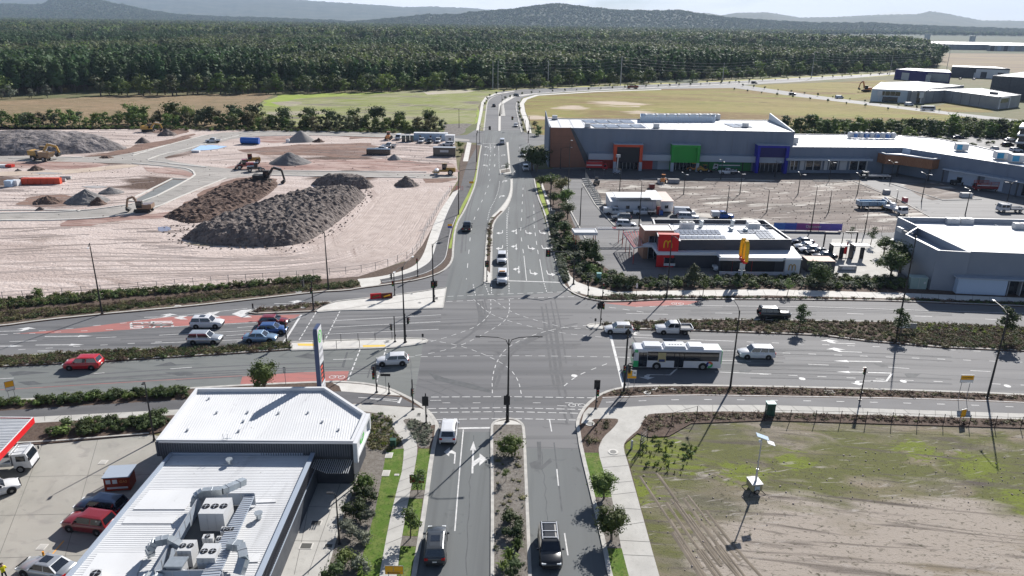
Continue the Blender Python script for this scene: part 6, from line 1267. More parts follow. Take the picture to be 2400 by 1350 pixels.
def car(kind,col,loc,head,label,extra=None,group=None,name=None,cat=None):
 Lc,Wc,Hc,zb,zh,g,r_,wb,zt=T[kind];hw=Wc/2;root=thing(name or{'hatch':'hatchback','sedan':'sedan','suv':'suv','suv7':'suv','fourwd':'four_wheel_drive','ute':'ute','van':'van'}[kind],label,cat or{'ute':'ute','van':'van'}.get(kind,'car'),loc,head,group)
 ut=kind=='ute';c=CP[col];f,b_=Lc/2,-Lc/2
 st=[(b_,.80,.45,zt-.22),(b_+.07,.92,.30,zt-.06),(b_+.3,.97,.26,zt),(g[0]+.4 if not ut else-1.2,1.0,.22,max(zb,zt)if not ut else .9),(-.3,1.0,.2,zb),(.5,1.0,.2,zb),(g[1],.99,.2,zb-.01),(g[1]+.45,.98,.22,zb-.05),(f-.35,.94,.24,zh+.05),(f-.1,.84,.30,zh-.06),(f,.70,.42,zh-.24)]
 if ut:st=st[4:];st[0]=(-.75,1.0,.2,zb)
 secs=[]
 for x,k,z0,z1 in st:
  w=hw*k;zm=z0+(z1-z0)*.55
  secs.append([(x,-w*.93,z0),(x,-w,z0+.12),(x,-w,zm),(x,-w*.965,z1-.07),(x,-w*.86,z1),(x,0,z1+.025),(x,w*.86,z1),(x,w*.965,z1-.07),(x,w,zm),(x,w,z0+.12),(x,w*.93,z0)])
 mb=MB();loft(mb,secs);body=mb.build('body',c,root,smooth=False)
 me=body.data;me.polygons.foreach_set('use_smooth',[True]*len(me.polygons))
 w0,w1=hw*.94,hw*.76;q=lambda x,w,z:[(x,-w,z),(x,w,z)]
 def ring(xa,xb,w,z):return[(xa,-w,z),(xb,-w,z),(xb,w,z),(xa,w,z)]
 xr=lambda t,i:g[i]+(r_[i]-g[i])*t
 rings=[ring(xr(0,0),xr(0,1),w0,zb-.03),ring(xr(.93,0),xr(.93,1),w0+(w1-w0)*.93,zb+(Hc-zb)*.93),ring(xr(1.05,0)+.06,xr(1.05,1)-.08,w1*.93,Hc-.015),ring(xr(1.3,0)+.25,xr(1.3,1)-.3,w1*.6,Hc+.02)]
 mb=MB();o=0
 for R_ in rings:mb.v+=R_
 for i in range(3):
  for k in range(4):k2=(k+1)%4;mb.f.append((i*4+k,i*4+k2,(i+1)*4+k2,(i+1)*4+k));mb.m.append(0)
 mb.f.append((12,13,14,15));mb.m.append(0);mb.build('roof',c,root)
 def pane(name,a,b,c_,d,m0=.08,m1=.1):
  a,b,c_,d=map(Vector,(a,b,c_,d));n=(b-a).cross(d-a).normalized()*.015
  if n.dot((a+b+c_+d)/4-Vector(((g[0]+g[1])/2,0,zb)))<0:n=-n
  f_=lambda u,v:(a*(1-u)+b*u)*(1-v)+(d*(1-u)+c_*u)*v+n
  m=MB();m.quad(f_(m0,m1),f_(1-m0,m1),f_(1-m0,1-m1*.6),f_(m0,1-m1*.6));return m.build(name,cm['glass'],root)
 B0,B1=rings[0],rings[1]
 pane('windscreen',B0[1],B0[2],B1[2],B1[1],.05,.06);pane('rear_window',B0[0],B0[3],B1[3],B1[0],.1,.12)
 ns=2 if Lc<4.8 or ut else 3
 for y in(0,3):
  lo0,lo1,hi0,hi1=Vector(B0[y]),Vector(B0[1 if y==0 else 2]),Vector(B1[y]),Vector(B1[1 if y==0 else 2])
  if kind=='van':lo0=lo0.lerp(lo1,.72);hi0=hi0.lerp(hi1,.68);ns=1
  cuts=[0,.45,1]if ns==2 else([0,.26,.6,1]if ns==3 else[0,1])
  if ns==2 and ut:cuts=[0,.42,1]
  for u0,u1 in zip(cuts,cuts[1:]):pane('side_window',lo0.lerp(lo1,u0),lo0.lerp(lo1,u1),hi0.lerp(hi1,u1),hi0.lerp(hi1,u0),.05,.12)
 for s_ in(-1,1):
  mb=MB();mb.box((f-.12,s_*hw*.66,zh-.12),(.16,.36,.13));mb.build('headlight',cm['head'],root)
  mb=MB();mb.box((b_+.05,s_*hw*.76,zt-.18 if not ut else .8),(.12,.30,.2));mb.build('taillight',cm['tail'],root)
  mb=MB();mb.box((g[1]-.25,s_*(hw+.1),zb+.08),(.12,.22,.15));mb.build('mirror',c,root)
  for x in(-wb,wb):mb=MB();mb.cyl((x,s_*(hw-.09),.36),.42,.21,14,0,'y');mb.build('wheel_arch',cm['trim'],root)
 mb=MB();mb.box((f-.03,0,.52),(.1,hw*1.3,.3));mb.build('grille',cm['trim'],root);mb=MB();mb.box((b_+.03,0,.42)if not ut else(b_+.2,0,.5),(.1,hw*1.5,.22));mb.build('bumper',cm['trim'],root)
 mb=MB();mb.box((b_+.0,0,.66),(.06,.36,.12));mb.build('number_plate',cm['plate'],root)
 root.scale=(1.06,)*3
 wheels(root,(-wb,wb),hw-.09,.35 if kind in('suv','suv7','fourwd','ute')else .32)
 if ut:
  mb=MB()
  if extra=='canopy':mb.bb(b_,-.8,-hw,hw,.62,1.75);mb.build('canopy',CP['white'],root);mb=MB();mb.bb(b_+.2,-.9,-hw-.01,hw+.01,1.0,1.5);mb.build('canopy_door',cm['plate'],root)
  elif extra=='tub':
   mb.bb(b_+.05,-.75,-hw,hw,.35,.62);mb.bb(b_+.05,-.75,-hw,-hw+.1,.6,1.12);mb.bb(b_+.05,-.75,hw-.1,hw,.6,1.12);mb.bb(b_+.02,b_+.1,-hw,hw,.5,1.1);mb.build('tub',c,root);mb=MB();mb.bb(b_+.15,-.8,-hw+.12,hw-.12,.62,.66);mb.build('tub_floor',cm['tray'],root)
  else:
   mb.bb(b_-.1,-.85,-hw-.02,hw+.02,.80,.9);mb.build('tray_floor',cm['tray'],root);mb=MB()
   for s_ in(-1,1):mb.bb(b_-.1,-.85,s_*(hw+.02)-.03,s_*(hw+.02)+.03,.85,1.16)
   mb.bb(b_-.13,b_-.07,-hw,hw,.85,1.16);mb.bb(-.9,-.84,-hw,hw,.85,1.75);mb.build('tray_side',cm['chrome'],root);mb=MB();mb.bb(b_+.2,-.7,-.4,.4,.42,.8);mb.build('chassis',cm['trim'],root)
 if extra=='rails':
  mb=MB()
  for s_ in(-1,1):mb.beam((r_[0]+.1,s_*w1*.9,Hc+.05),(r_[1]-.1,s_*w1*.9,Hc+.05),.05,.06)
  for x in(r_[0]+.3,(r_[0]+r_[1])/2+.1,r_[1]-.35):mb.beam((x,-w1*.9,Hc+.06),(x,w1*.9,Hc+.06),.07,.04)
  mb.build('roof_rack',cm['chrome'],root)
 if extra=='sunroof':mb=MB();mb.box(((r_[0]+r_[1])/2+.15,0,Hc+.025),(.8,w1*1.1,.02));mb.build('sunroof',cm['glass'],root)
 if extra=='spare':mb=MB();mb.cyl((b_-.12,0,1.0),.36,.22,12,0,'x');mb.build('spare_wheel',cm['tyre'],root)
 if extra=='beacon':mb=MB();mb.box((0,0,Hc+.06),(.25,1.0,.12));mb.build('beacon_bar',plain('amber',(.8,.35,.03),.3),root)
 return root
def at(x,y,z=.03):p=G(x,y,0);p.z=z;return p
cars=[('suv','white',487,766,4,'white suv with sunroof on the red bus lane edge, heading east','sunroof'),('suv','silver',482,803,3,'silver white suv beside the planted median, behind the pale blue sedan',None),('hatch','darkred',643,761,4,'dark red hatchback waiting at the stop line on red paint',None),('hatch','blue',640,780,4,'dark blue hatchback waiting between the red and pale blue cars',None),('sedan','lightblue',612,799,4,'pale blue sedan waiting next to the planted median',None),('suv','red',197,862,184,'bright red wagon driving west along the near carriageway',None),('hatch','white',920,853,188,'white hatchback turning west across the junction',None),('hatch','white',1449,779,180,'white hatchback waiting beside the east median nose',None),('ute','white',1577,780,180,'white ute with empty grey tray behind the waiting hatchback','tray'),('suv7','white',1771,837,179,'long white suv behind the bus',None),('fourwd','black',1813,745,-2,'black boxy four wheel drive heading east beyond the planted median','spare'),('ute','charcoal',1095,538,88,'dark ute driving north up the left carriageway','tub'),('suv','white',1176,613,-90,'white suv second in the queue at the north stop line',None),('fourwd','white',1177,660,-90,'white four wheel drive first at the north stop line','beacon'),('suv','white',1052,1021,91,'white suv seen from behind at the south stop line',None),('suv','charcoal',1022,1290,93,'dark grey suv driving north in the left lane near the camera','sunroof'),('suv7','black',1288,1296,-89,'black suv with white roof rack driving towards the camera','rails'),('van','white',1177,337,90,'white van waiting at the far junction stop line',None),('hatch','white',1209,297,-90,'small white car coming south beyond the far junction',None),('hatch','black',1158,250,88,'small black car driving away beyond the far junction',None),('suv','charcoal',1211,226,-60,'dark car on the bend by the far median',None),('hatch','silver',1225,366,-90,'silver car driving south in the shade of the dark trees',None),('suv','white',1232,399,-88,'white suv driving south just below the shaded trees',None),('suv','darkblue',240,1200,172,'dark blue hatchback parked beside the shop next to the red one',None),('suv','darkred',213,1238,170,'red suv parked beside the shop wall',None),('sedan','silver',112,1344,168,'silver car with dark sunroof at the bottom edge of the forecourt','sunroof'),('hatch','white',-12,1160,40,'white car nose cut off by the left picture edge',None),('ute','white',1440,503,0,'white ute with box canopy parked before the site office','canopy'),('ute','white',1508,503,182,'white ute with open tray parked by the site office door','tray'),('suv','grey',1456,516,180,'grey suv parked on the lane before the site office',None),('suv','white',1467,532,-6,'white hatchback nearest to the restaurant pergola',None),('van','white',1603,505,-4,'white van parked at the right end of the site office',None),('fourwd','white',1612,516,-4,'white wagon parked just in front of the white van',None),('ute','brightblue',1692,512,0,'bright blue ute behind the restaurant roof','canopy'),('sedan','darkblue',1879,572,176,'dark blue sedan farthest in the restaurant side row',None),('sedan','silver',1888,583,176,'silver grey sedan second in the restaurant side row',None),('sedan','white',1899,591,176,'pale sedan in the middle of the restaurant side row',None),('sedan','black',1917,597,176,'black sedan fourth in the restaurant side row',None),('sedan','charcoal',1931,606,176,'dark sedan nearest in the restaurant side row',None),('ute','white',1703,635,180,'white ute waiting under the drive through canopy','tub'),('ute','white',1704,408,180,'white tray ute parked in the shade by the green wall','tray'),('van','white',1967,231,0,'white van on the curved road across the yellow field',None),('van','white',2130,248,-4,'white van passing the pale concrete warehouses',None),('suv','black',1857,223,-3,'small black car on the road across the yellow field',None),('fourwd','black',1768,196,5,'small black car on the far bend below the trees',None),('ute','white',988,334,-92,'white ute first of three nose out at the blue site huts','tray'),('suv','charcoal',1007,335,-92,'dark car between two white utes at the site huts',None),('ute','white',1027,334,-92,'white ute third in line at the site huts','tray'),('van','white',934,327,-90,'white van beside the loader at the site huts',None),('ute','silver',912,346,175,'pale silver ute parked behind the dark trailer','tub'),('sedan','white',893,352,178,'white sedan parked just behind the dark trailer',None),('suv','white',1050,342,176,'white suv parked behind the dark container',None),('ute','white',500,334,185,'white ute by the blue plastic sheeting','tray'),('sedan','silver',2366,331,10,'silver car parked by the office block entrance',None),('suv','black',2362,343,10,'dark car parked before the office block',None),('hatch','white',2330,352,80,'white car in the far right car park',None),('sedan','darkblue',2245,325,0,'dark car half hidden by shrubs in the far car park',None),('suv','white',2380,356,10,'white suv at the right edge of the car park',None),('hatch','white',2128,183,0,'pale car parked in front of the purple warehouse',None),('sedan','silver',2165,187,0,'silver car parked by the purple warehouse corner',None),('suv','darkred',1500,0,0,'',None)]
for k,c,x,y,h,l,e in cars:
 if l:car(k,c,at(x,y),R(h),l,e)
for i,(x,y)in enumerate(((2225,183),(2250,186),(2282,187),(2300,184),(2330,186))):
 car('sedan',['silver','black','white','charcoal','white'][i],at(x,y),R(70),'tiny car parked outside the far warehouses',None,'cars outside the far warehouses')
b0=at(1582,858);bus=thing('city_bus','white and green city bus with black windows stopped at the east line','bus',b0,R(180));LB,WB,HB=12.3,2.5,3.05
mb=MB();secs=[]
for x,k,zt_ in((-6.15,.96,2.95),(-6.05,1,3.05),(5.9,1,3.05),(6.1,.97,2.95),(6.18,.92,2.6)):
 w=WB/2*k;secs.append([(x,-w,.32),(x,-w,zt_-.15),(x,-w+.15,zt_),(x,w-.15,zt_),(x,w,zt_-.15),(x,w,.32)])
loft(mb,secs);mb.build('body',CP['white'],bus)
mb=MB();mb.bb(5.85,6.2,-1.24,1.24,.35,1.25);mb.bb(5.5,6.12,-1.262,1.262,.35,1.3);mb.bb(5.62,6.1,-1.262,1.262,2.55,2.95);mb.bb(-6.17,-6.08,-1.27,1.27,1.0,2.95);mb.build('green_panel',CP['green'],bus)
mb=MB();mb.bb(6.0,6.22,-1.12,1.12,1.3,2.6);mb.build('windscreen',cm['glass'],bus)
for s_ in(-1,1):
 for x0,x1 in((-5.7,-3.2),(-3.15,-.95),(.55,2.5),(2.55,4.2)):mb=MB();mb.bb(x0,x1,s_*1.24,s_*1.275,1.45,2.6);mb.build('side_window',cm['glass'],bus)
 mb=MB();mb.bb(-5.75,4.25,s_*1.25,s_*1.26,1.38,2.72);mb.build('window_band',cm['trim'],bus)
for x0,x1 in((-.85,.45),(4.3,5.5)):mb=MB();mb.bb(x0,x1,1.245,1.28,.38,2.6);mb.build('door',cm['glass'],bus);mb=MB();mb.bb((x0+x1)/2-.03,(x0+x1)/2+.03,1.28,1.3,.38,2.6);mb.build('door_seal',cm['trim'],bus)
mb=MB();mb.bb(1.7,2.8,1.275,1.29,1.15,2.6);mb.build('advert',plain('advert_cream',(.45,.38,.20),.5),bus);mb=MB();mb.bb(1.8,2.7,1.29,1.295,1.2,1.6);mb.build('advert_figures',plain('advert_navy',(.04,.06,.15),.5),bus)
for x0,x1 in((2.3,4.8),(-1.1,1.9),(-3.6,-1.5)):
 mb=MB();mb.prism([(x0,-.95),(x1,-.95),(x1,.95),(x0,.95)],3.0,3.3);mb.prism([(x0+.12,-.85),(x1-.12,-.85),(x1-.12,.85),(x0+.12,.85)],3.28,3.42);mb.build('roof_pod',CP['white'],bus)
for k in range(5):mb=MB();mb.bb(-.6+k*.4,-.38+k*.4,.1,.35,3.42,3.44);mb.build('roof_vent',cm['trim'],bus)
def disc(mb,c,r,a0,a1,y,r0=0):
 n=8
 for i in range(n):
  t0,t1=a0+(a1-a0)*i/n,a0+(a1-a0)*(i+1)/n
  mb.add([(c[0]+rr*math.cos(t),y,c[1]+rr*math.sin(t))for t,rr in((t0,r),(t1,r),(t1,r0),(t0,r0))],[(0,1,2,3)])
for a0,a1,col in((1.2,2.9,(.55,.12,.05)),(-.9,1.2,(.02,.03,.2)),(2.9,5.2,(.05,.4,.12))):mb=MB();disc(mb,(-4.5,.85),.5,a0,a1,1.27,.2);mb.build('logo',plain('bus_logo%d'%int(a0*10),col,.5),bus)
for s_ in(-1,1):
 mb=MB();mb.box((6.35,s_*1.35,2.2),(.2,.15,.45));mb.beam((6.05,s_*1.2,2.6),(6.35,s_*1.35,2.5),.06,.06);mb.build('mirror',cm['trim'],bus)
 for x in(-3.6,2.9):mb=MB();mb.cyl((x,s_*1.17,.5),.62,.2,16,0,'y');mb.build('wheel_arch',cm['trim'],bus)
wheels(bus,(-3.6,2.9),1.17,.48,.28)
def truck(loc,head,label,kind='tray',cab='white',bodyc=None,Lt=6.5,crew=False,name='truck'):
 t=thing(name,label,'truck',loc,head);W_=2.1;c=CP[cab];f=Lt/2;cl=2.6 if crew else 1.7
 mb=MB();secs=[[(x,-w,z0),(x,-w,zt_),(x,w,zt_),(x,w,z0)]for x,w,z0,zt_ in((f-cl,1.0,.55,2.2),(f-.35,1.0,.55,2.25),(f-.05,.97,.45,1.35),(f,.95,.45,.9))];loft(mb,secs);mb.build('cab',c,t)
 mb=MB();a,b_=(f-.33,2.12),(f-.04,1.40);mb.quad((a[0]+.03,-.88,a[1]),(b_[0]+.03,-.88,b_[1]),(b_[0]+.03,.88,b_[1]),(a[0]+.03,.88,a[1]));mb.build('windscreen',cm['glass'],t)
 for s_ in(-1,1):
  mb=MB();mb.bb(f-1.35,f-.45,s_*1.0,s_*1.015,1.35,1.98);mb.build('side_window',cm['glass'],t)
  if crew:mb=MB();mb.bb(f-2.4,f-1.5,s_*1.0,s_*1.015,1.35,1.98);mb.build('side_window',cm['glass'],t)
  mb=MB();mb.box((f-.02,s_*.72,.72),(.1,.32,.16));mb.build('headlight',cm['head'],t);mb=MB();mb.box((f+.02,s_*1.18,1.7),(.12,.14,.35));mb.build('mirror',cm['trim'],t)
 mb=MB();mb.bb(-f,f-cl+.2,-.42,.42,.55,.78);mb.build('chassis',cm['trim'],t);mb=MB();mb.bb(f-.02,f+.05,-.95,.95,.42,.6);mb.build('bumper',cm['trim'],t)
 x1=f-cl-.12;bc=bodyc or c
 if kind=='tray':
  mb=MB();mb.bb(-f,x1,-1.1,1.1,.9,1.0);mb.build('tray_floor',cm['tray'],t);mb=MB()
  for s_ in(-1,1):mb.bb(-f,x1,s_*1.1-.03,s_*1.1+.03,.95,1.35)
  mb.bb(-f-.03,-f+.03,-1.1,1.1,.95,1.35);mb.bb(x1-.05,x1,-1.1,1.1,1.0,2.4);mb.build('tray_side',cm['chrome'],t);mb=MB()
  for y in(-.8,.8):mb.beam((x1,y,2.35),(f-.4,y,2.5),.06,.06)
  mb.beam((f-.4,-.8,2.5),(f-.4,.8,2.5),.06,.06);mb.build('ladder_rack',cm['chrome'],t)
 elif kind=='tipper':
  mb=MB();mb.bb(-f,x1,-1.2,-1.1,1.0,2.2);mb.bb(-f,x1,1.1,1.2,1.0,2.2);mb.bb(-f,-f+.1,-1.2,1.2,1.0,2.2);mb.bb(x1-.1,x1,-1.2,1.2,1.0,2.5);mb.bb(-f,x1,-1.15,1.15,.95,1.05);mb.build('tipping_body',bc,t)
  mb=MB()
  for k in range(4):
   for s_ in(-1,1):mb.bb(-f+.4+k*(x1+f-.8)/3,-f+.5+k*(x1+f-.8)/3,s_*1.2-.04,s_*1.2+.04,1.0,2.2)
  mb.build('body_rib',cm['trim'],t)
 elif kind=='box':mb=MB();mb.bb(-f,x1,-1.15,1.15,.95,2.9);mb.build('box_body',bc,t);mb=MB();mb.bb(-f+.1,x1-.1,-1.16,1.16,1.7,2.0);mb.build('side_stripe',CP['white'],t)
 elif kind=='rack':
  mb=MB();mb.bb(-f,x1,-1.15,1.15,.9,1.7);mb.build('body',bc,t);mb=MB()
  for z in(2.1,2.5,2.9):
   for s_ in(-1,1):mb.beam((-f,s_*1.15,z),(x1+1.5,s_*1.15,z),.1,.12)
  for x in(-f+.1,-f/2,0,x1+1.4):
   for s_ in(-1,1):mb.beam((x,s_*1.15,1.6),(x,s_*1.15,2.9),.08,.08)
  mb.build('red_rails',plain('rail_red',(.45,.09,.06),.5),t);mb=MB();mb.bb(-f,x1+1.4,-1.1,1.1,1.7,1.95);mb.build('load',bm_['white'],t)
 elif kind=='crane':
  mb=MB();mb.bb(-f,x1,-1.1,1.1,.9,1.5);mb.build('deck',bc,t);mb=MB();mb.beam((-.5,0,1.9),(-f,0,3.2),.3,.35);mb.bb(-1.2,0,-.5,.5,1.5,2.4);mb.build('crane_arm',c,t);mb=MB();mb.bb(-f,-f+1.2,-1.12,1.12,.5,1.3);mb.build('rear_panel',CP['yellow'],t)
 wheels(t,(f-1.1,-f+1.2)if Lt<7.5 else(f-1.1,-f+1.1,-f+2.3),.95,.42,.26);return t
truck(at(12,1100),R(-2)+R(12),'white flat tray truck with ladder rack under the petrol canopy','tray',Lt=6.2)
truck(at(2047,489),R(2),'pale tipper truck on the muddy car park','tipper','charcoal',CP['lightblue'],9)
truck(at(2094,498),R(-75),'white crane truck with yellow tail facing the camera beside the tipper','crane','white',CP['white'],8)
truck(at(2366,497),R(180),'white double cab tray truck parked above the grey store roof','tray','white',None,6.6,True)
truck(at(1398,399),R(0),'red box truck parked against the brown store corner','box','red',CP['red'],7.0)
truck(at(2315,448),R(172),'dark red truck stacked with red railings by the shop boards','rack','darkred',CP['darkred'],8.5)
truck(at(1700,399),R(180),'white truck cab with green box body in the store shade','box','white',plain('box_green',(.02,.16,.09),.5),9.0)
truck(at(2050,419),R(180),'dark low loader truck with machinery by the timber canopy','tray','charcoal',None,9)
truck(at(1483,208),R(188),'small dark red truck on the far curved road','tipper','darkred',CP['darkred'],8)
t=thing('minibus','black windowed white minibus on the road below the warehouses','minibus',at(2174,259),R(-3));mb=MB();loft(mb,[[(x,-w,.4),(x,-w,z),(x,w,z),(x,w,.4)]for x,w,z in((-3.9,1.0,2.6),(3.4,1.05,2.65),(3.9,1.0,1.6))]);mb.build('body',CP['white'],t)
for s_ in(-1,1):mb=MB();mb.bb(-3.7,3.2,s_*1.04,s_*1.07,1.3,2.4);mb.build('side_window',cm['glass'],t)
mb=MB();mb.bb(3.5,3.8,-.9,.9,1.6,2.3);mb.build('windscreen',cm['glass'],t);wheels(t,(-2.4,2.4),.95,.4)
ym=CP['yellow'];om=paint('machine_orange',(.55,.20,.04));dk=plain('machine_black',(.035,.035,.035),.6)
def excavator(loc,head,label,swing=0.0,s=1.0,col=None,boom=(2.6,3.4,1.2),dark=False):
 col=col or ym;t=thing('excavator',label,'excavator',loc,head);t.scale=(s,s,s)
 for sd in(-1,1):
  mb=MB();pr=[(-1.9,.1),(-2.1,.45),(-1.85,.85),(1.85,.85),(2.1,.45),(1.9,.1)];mb.add([(x,sd*1.0-.25,z)for x,z in pr]+[(x,sd*1.0+.25,z)for x,z in pr],[tuple(range(6))[::-1],tuple(range(6,12))]+[(i,(i+1)%6,(i+1)%6+6,i+6)for i in range(6)]);tr=mb.build('track',dk,t)
  mb=MB()
  for k in range(13):mb.box((-1.8+k*.3,sd*1.0,.88),(.14,.56,.06))
  mb.build('track_shoes',dk,tr)
 ca,sa=math.cos(swing),math.sin(swing);rt=lambda x,y,z:(x*ca-y*sa,x*sa+y*ca,z)
 def pt(x0,x1,y0,y1,z0,z1,mb):mb.box(rt((x0+x1)/2,(y0+y1)/2,(z0+z1)/2),(x1-x0,y1-y0,z1-z0),swing)
 mb=MB();pt(-2.1,1.2,-1.3,1.3,1.0,1.3,mb);pt(-2.1,.2,-1.25,1.25,1.3,2.1,mb);pt(-2.3,-1.5,-1.2,1.2,1.1,2.2,mb);mb.build('house',dk if dark else col,t)
 mb=MB();pt(-.1,1.3,.35,1.3,1.3,2.95,mb);mb.build('cab',cm['trim'],t);mb=MB();pt(0,1.33,.32,1.33,1.9,2.75,mb);mb.build('cab_glass',cm['glass'],t);mb=MB();pt(-.1,1.35,.33,1.33,2.95,3.03,mb);mb.build('cab_roof',col,t)
 h1,r1,dr=boom;P0,P1,P2,P3=(1.0,-.2,1.6),(1.0+r1*.45,-.2,1.6+h1),(1.0+r1,-.2,1.6+h1*.75),(1.0+r1+.5,-.2,dr)
 mb=MB();mb.beam(rt(*P0),rt(*P1),.42,.55);mb.beam(rt(*P1),rt(*P2),.38,.5);mb.build('boom',dk if dark else col,t)
 mb=MB();mb.beam(rt(*P2),rt(*P3),.32,.42);mb.build('stick',dk if dark else col,t);mb=MB();mb.beam(rt(1.6,-.2,1.4),rt(P1[0]-.1,-.2,P1[2]-.5),.12,.12);mb.beam(rt(P1[0]+.2,-.2,P1[2]+.35),rt(P2[0],-.2,P2[2]+.4),.12,.12);mb.build('hydraulic_ram',cm['chrome'],t)
 mb=MB();x,z=P3[0],P3[2];pr=[(x+.1,z+.1),(x+.15,z-.7),(x-.5,z-1.0),(x-.95,z-.55),(x-.3,z-.1)];n=5
 mb.add([rt(px_,-.8,pz)for px_,pz in pr]+[rt(px_,.4,pz)for px_,pz in pr],[tuple(range(n)),tuple(range(n,2*n))[::-1]]+[(i,i+n,(i+1)%n+n,(i+1)%n)for i in range(n)]);mb.build('bucket',dk,t);return t
excavator(at(95,372),R(160),'large yellow excavator digging beside the long dark stockpile',R(200),1.35,boom=(2.0,3.6,1.6));excavator(at(348,309),R(10),'yellow excavator at the back of the site beside a soil heap',0,1.15,boom=(1.5,3.4,1.2))
excavator(at(338,497),R(185),'excavator with folded arm standing on the gravel road',0,1.0,paint('machine_tan',(.20,.12,.07)),(2.2,2.6,1.2));excavator(at(618,430),R(5),'black excavator with arched arm on top of the big stockpile',0,1.2,dk,(2.3,3.6,1.0),True)
excavator(at(2330,0+212),R(170),'green boomed machine working behind the pale warehouses',0,1.8,boom=(2.8,4.5,1.6))if False else None
excavator(at(2030,215),R(180),'orange excavator with raised arm on the yellow field edge',0,1.5,om,(3.4,2.4,1.8))
def loader(loc,head,label,s=1.0,col=None,roller=False,dump=False,name='wheel_loader'):
 col=col or ym;t=thing(name,label,'machine',loc,head);t.scale=(s,s,s)
 mb=MB();mb.bb(-2.8,-.4,-.75,.75,.9,2.0);mb.bb(-2.9,-2.6,-.8,.8,.8,1.8);mb.bb(-.4,1.6,-.5,.5,.8,1.4);mb.build('body',col,t)
 mb=MB();mb.bb(-.5,.7,-.6,.6,1.4,3.0);mb.build('cab',cm['trim'],t);mb=MB();mb.bb(-.55,.75,-.63,.63,2.0,2.8);mb.build('cab_glass',cm['glass'],t);mb=MB();mb.bb(-.6,.85,-.7,.7,3.0,3.12);mb.build('cab_roof',col,t)
 if roller:mb=MB();mb.cyl((2.4,0,.75),.75,1.9,16,0,'y');mb.build('drum',cm['chrome'],t);mb=MB();mb.bb(1.4,3.3,-1.1,-.97,.6,.95);mb.bb(1.4,3.3,.97,1.1,.6,.95);mb.bb(3.2,3.35,-1.1,1.1,.6,.95);mb.build('drum_frame',col,t)
 elif dump:mb=MB();loft(mb,[[(x,-1.25,z0),(x,-1.25,z1),(x,1.25,z1),(x,1.25,z0)]for x,z0,z1 in((-4.4,2.4,2.9),(-3.6,1.2,2.8),(-.8,1.5,2.8),(-.6,1.9,3.0))]);mb.build('dump_body',col,t)
 else:
  mb=MB()
  for y in(-.45,.45):mb.beam((.9,y,1.5),(2.7,y,.8),.15,.3)
  mb.build('lift_arm',col,t);mb=MB();pr=[(2.6,.9),(2.7,.15),(3.5,.1),(3.0,.5),(2.9,1.0)];mb.add([(x,-1.25,z)for x,z in pr]+[(x,1.25,z)for x,z in pr],[tuple(range(5)),tuple(range(5,10))[::-1]]+[(i,i+5,(i+1)%5+5,(i+1)%5)for i in range(5)]);mb.build('bucket',dk,t)
 wheels(t,(-2.0,1.5)if not roller else(-1.6,),.95,.72,.5);return t
loader(at(95,377),R(170),'brown dump truck on the gravel road before the yellow excavator',1.1,paint('machine_brown',(.20,.12,.05)),dump=True,name='dump_truck');loader(at(1043,409),R(178),'yellow front roller machine on the site road near the highway',1.15,roller=True,name='soil_compactor')
loader(at(588,384),R(200),'yellow loader standing at the end of the inner site road',1.1);loader(at(575,396),R(190),'red backhoe beside the inner site road',1.0,paint('machine_red',(.35,.03,.02)));loader(at(911,327),R(90),'orange red backhoe by the white van at the site huts',1.0,om)
loader(at(600,402),R(20),'dark machine below the red backhoe',.9,CP['charcoal']);loader(at(1398,432),R(80),'black bobcat on the muddy car park corner',.7,CP['charcoal']);loader(at(1554,428),R(75),'orange roller on the muddy car park facing the stores',.8,om,roller=True,name='soil_compactor')
loader(at(1625,402),R(180),'orange backhoe in the shade by the green portal',.9,om);loader(at(1650,404),R(10),'yellow backhoe in the shade by the green wall',.8);loader(at(2245,434),R(0),'dark forklift in the shade at the boarded shopfront',.8,CP['charcoal']);loader(at(2220,218),R(0),'dark machine parked between the far warehouses',1.0,CP['charcoal'])if False else None
p=at(1415,405)
t=thing('boom_lift','pale boom lift with upright mast before the orange portal','lift',at(1445,408),R(10));mb=MB();mb.bb(-1.2,1.2,-.8,.8,.4,1.1);mb.build('base',bm_['bluegrey'],t);mb=MB();mb.beam((0,0,1.1),(.2,0,5.6),.25,.3);mb.build('mast',bm_['white'],t);mb=MB();mb.bb(-.4,.8,-.5,.5,5.4,6.3);mb.build('basket',bm_['rail'],t);wheels(t,(-.8,.8),.75,.38)
print('vehicles',round(time.time()-T0,1))
pk=plain('pole_dark',(.030,.030,.032),.5);pl_=plain('pole_grey',(.22,.23,.24),.5,.3);lampm=plain('lamp_pale',(.70,.70,.70),.4);concp=plain('pole_concrete',(.42,.42,.41),.8);wirem=plain('wire',(.35,.35,.34),.5)
BZ=.14
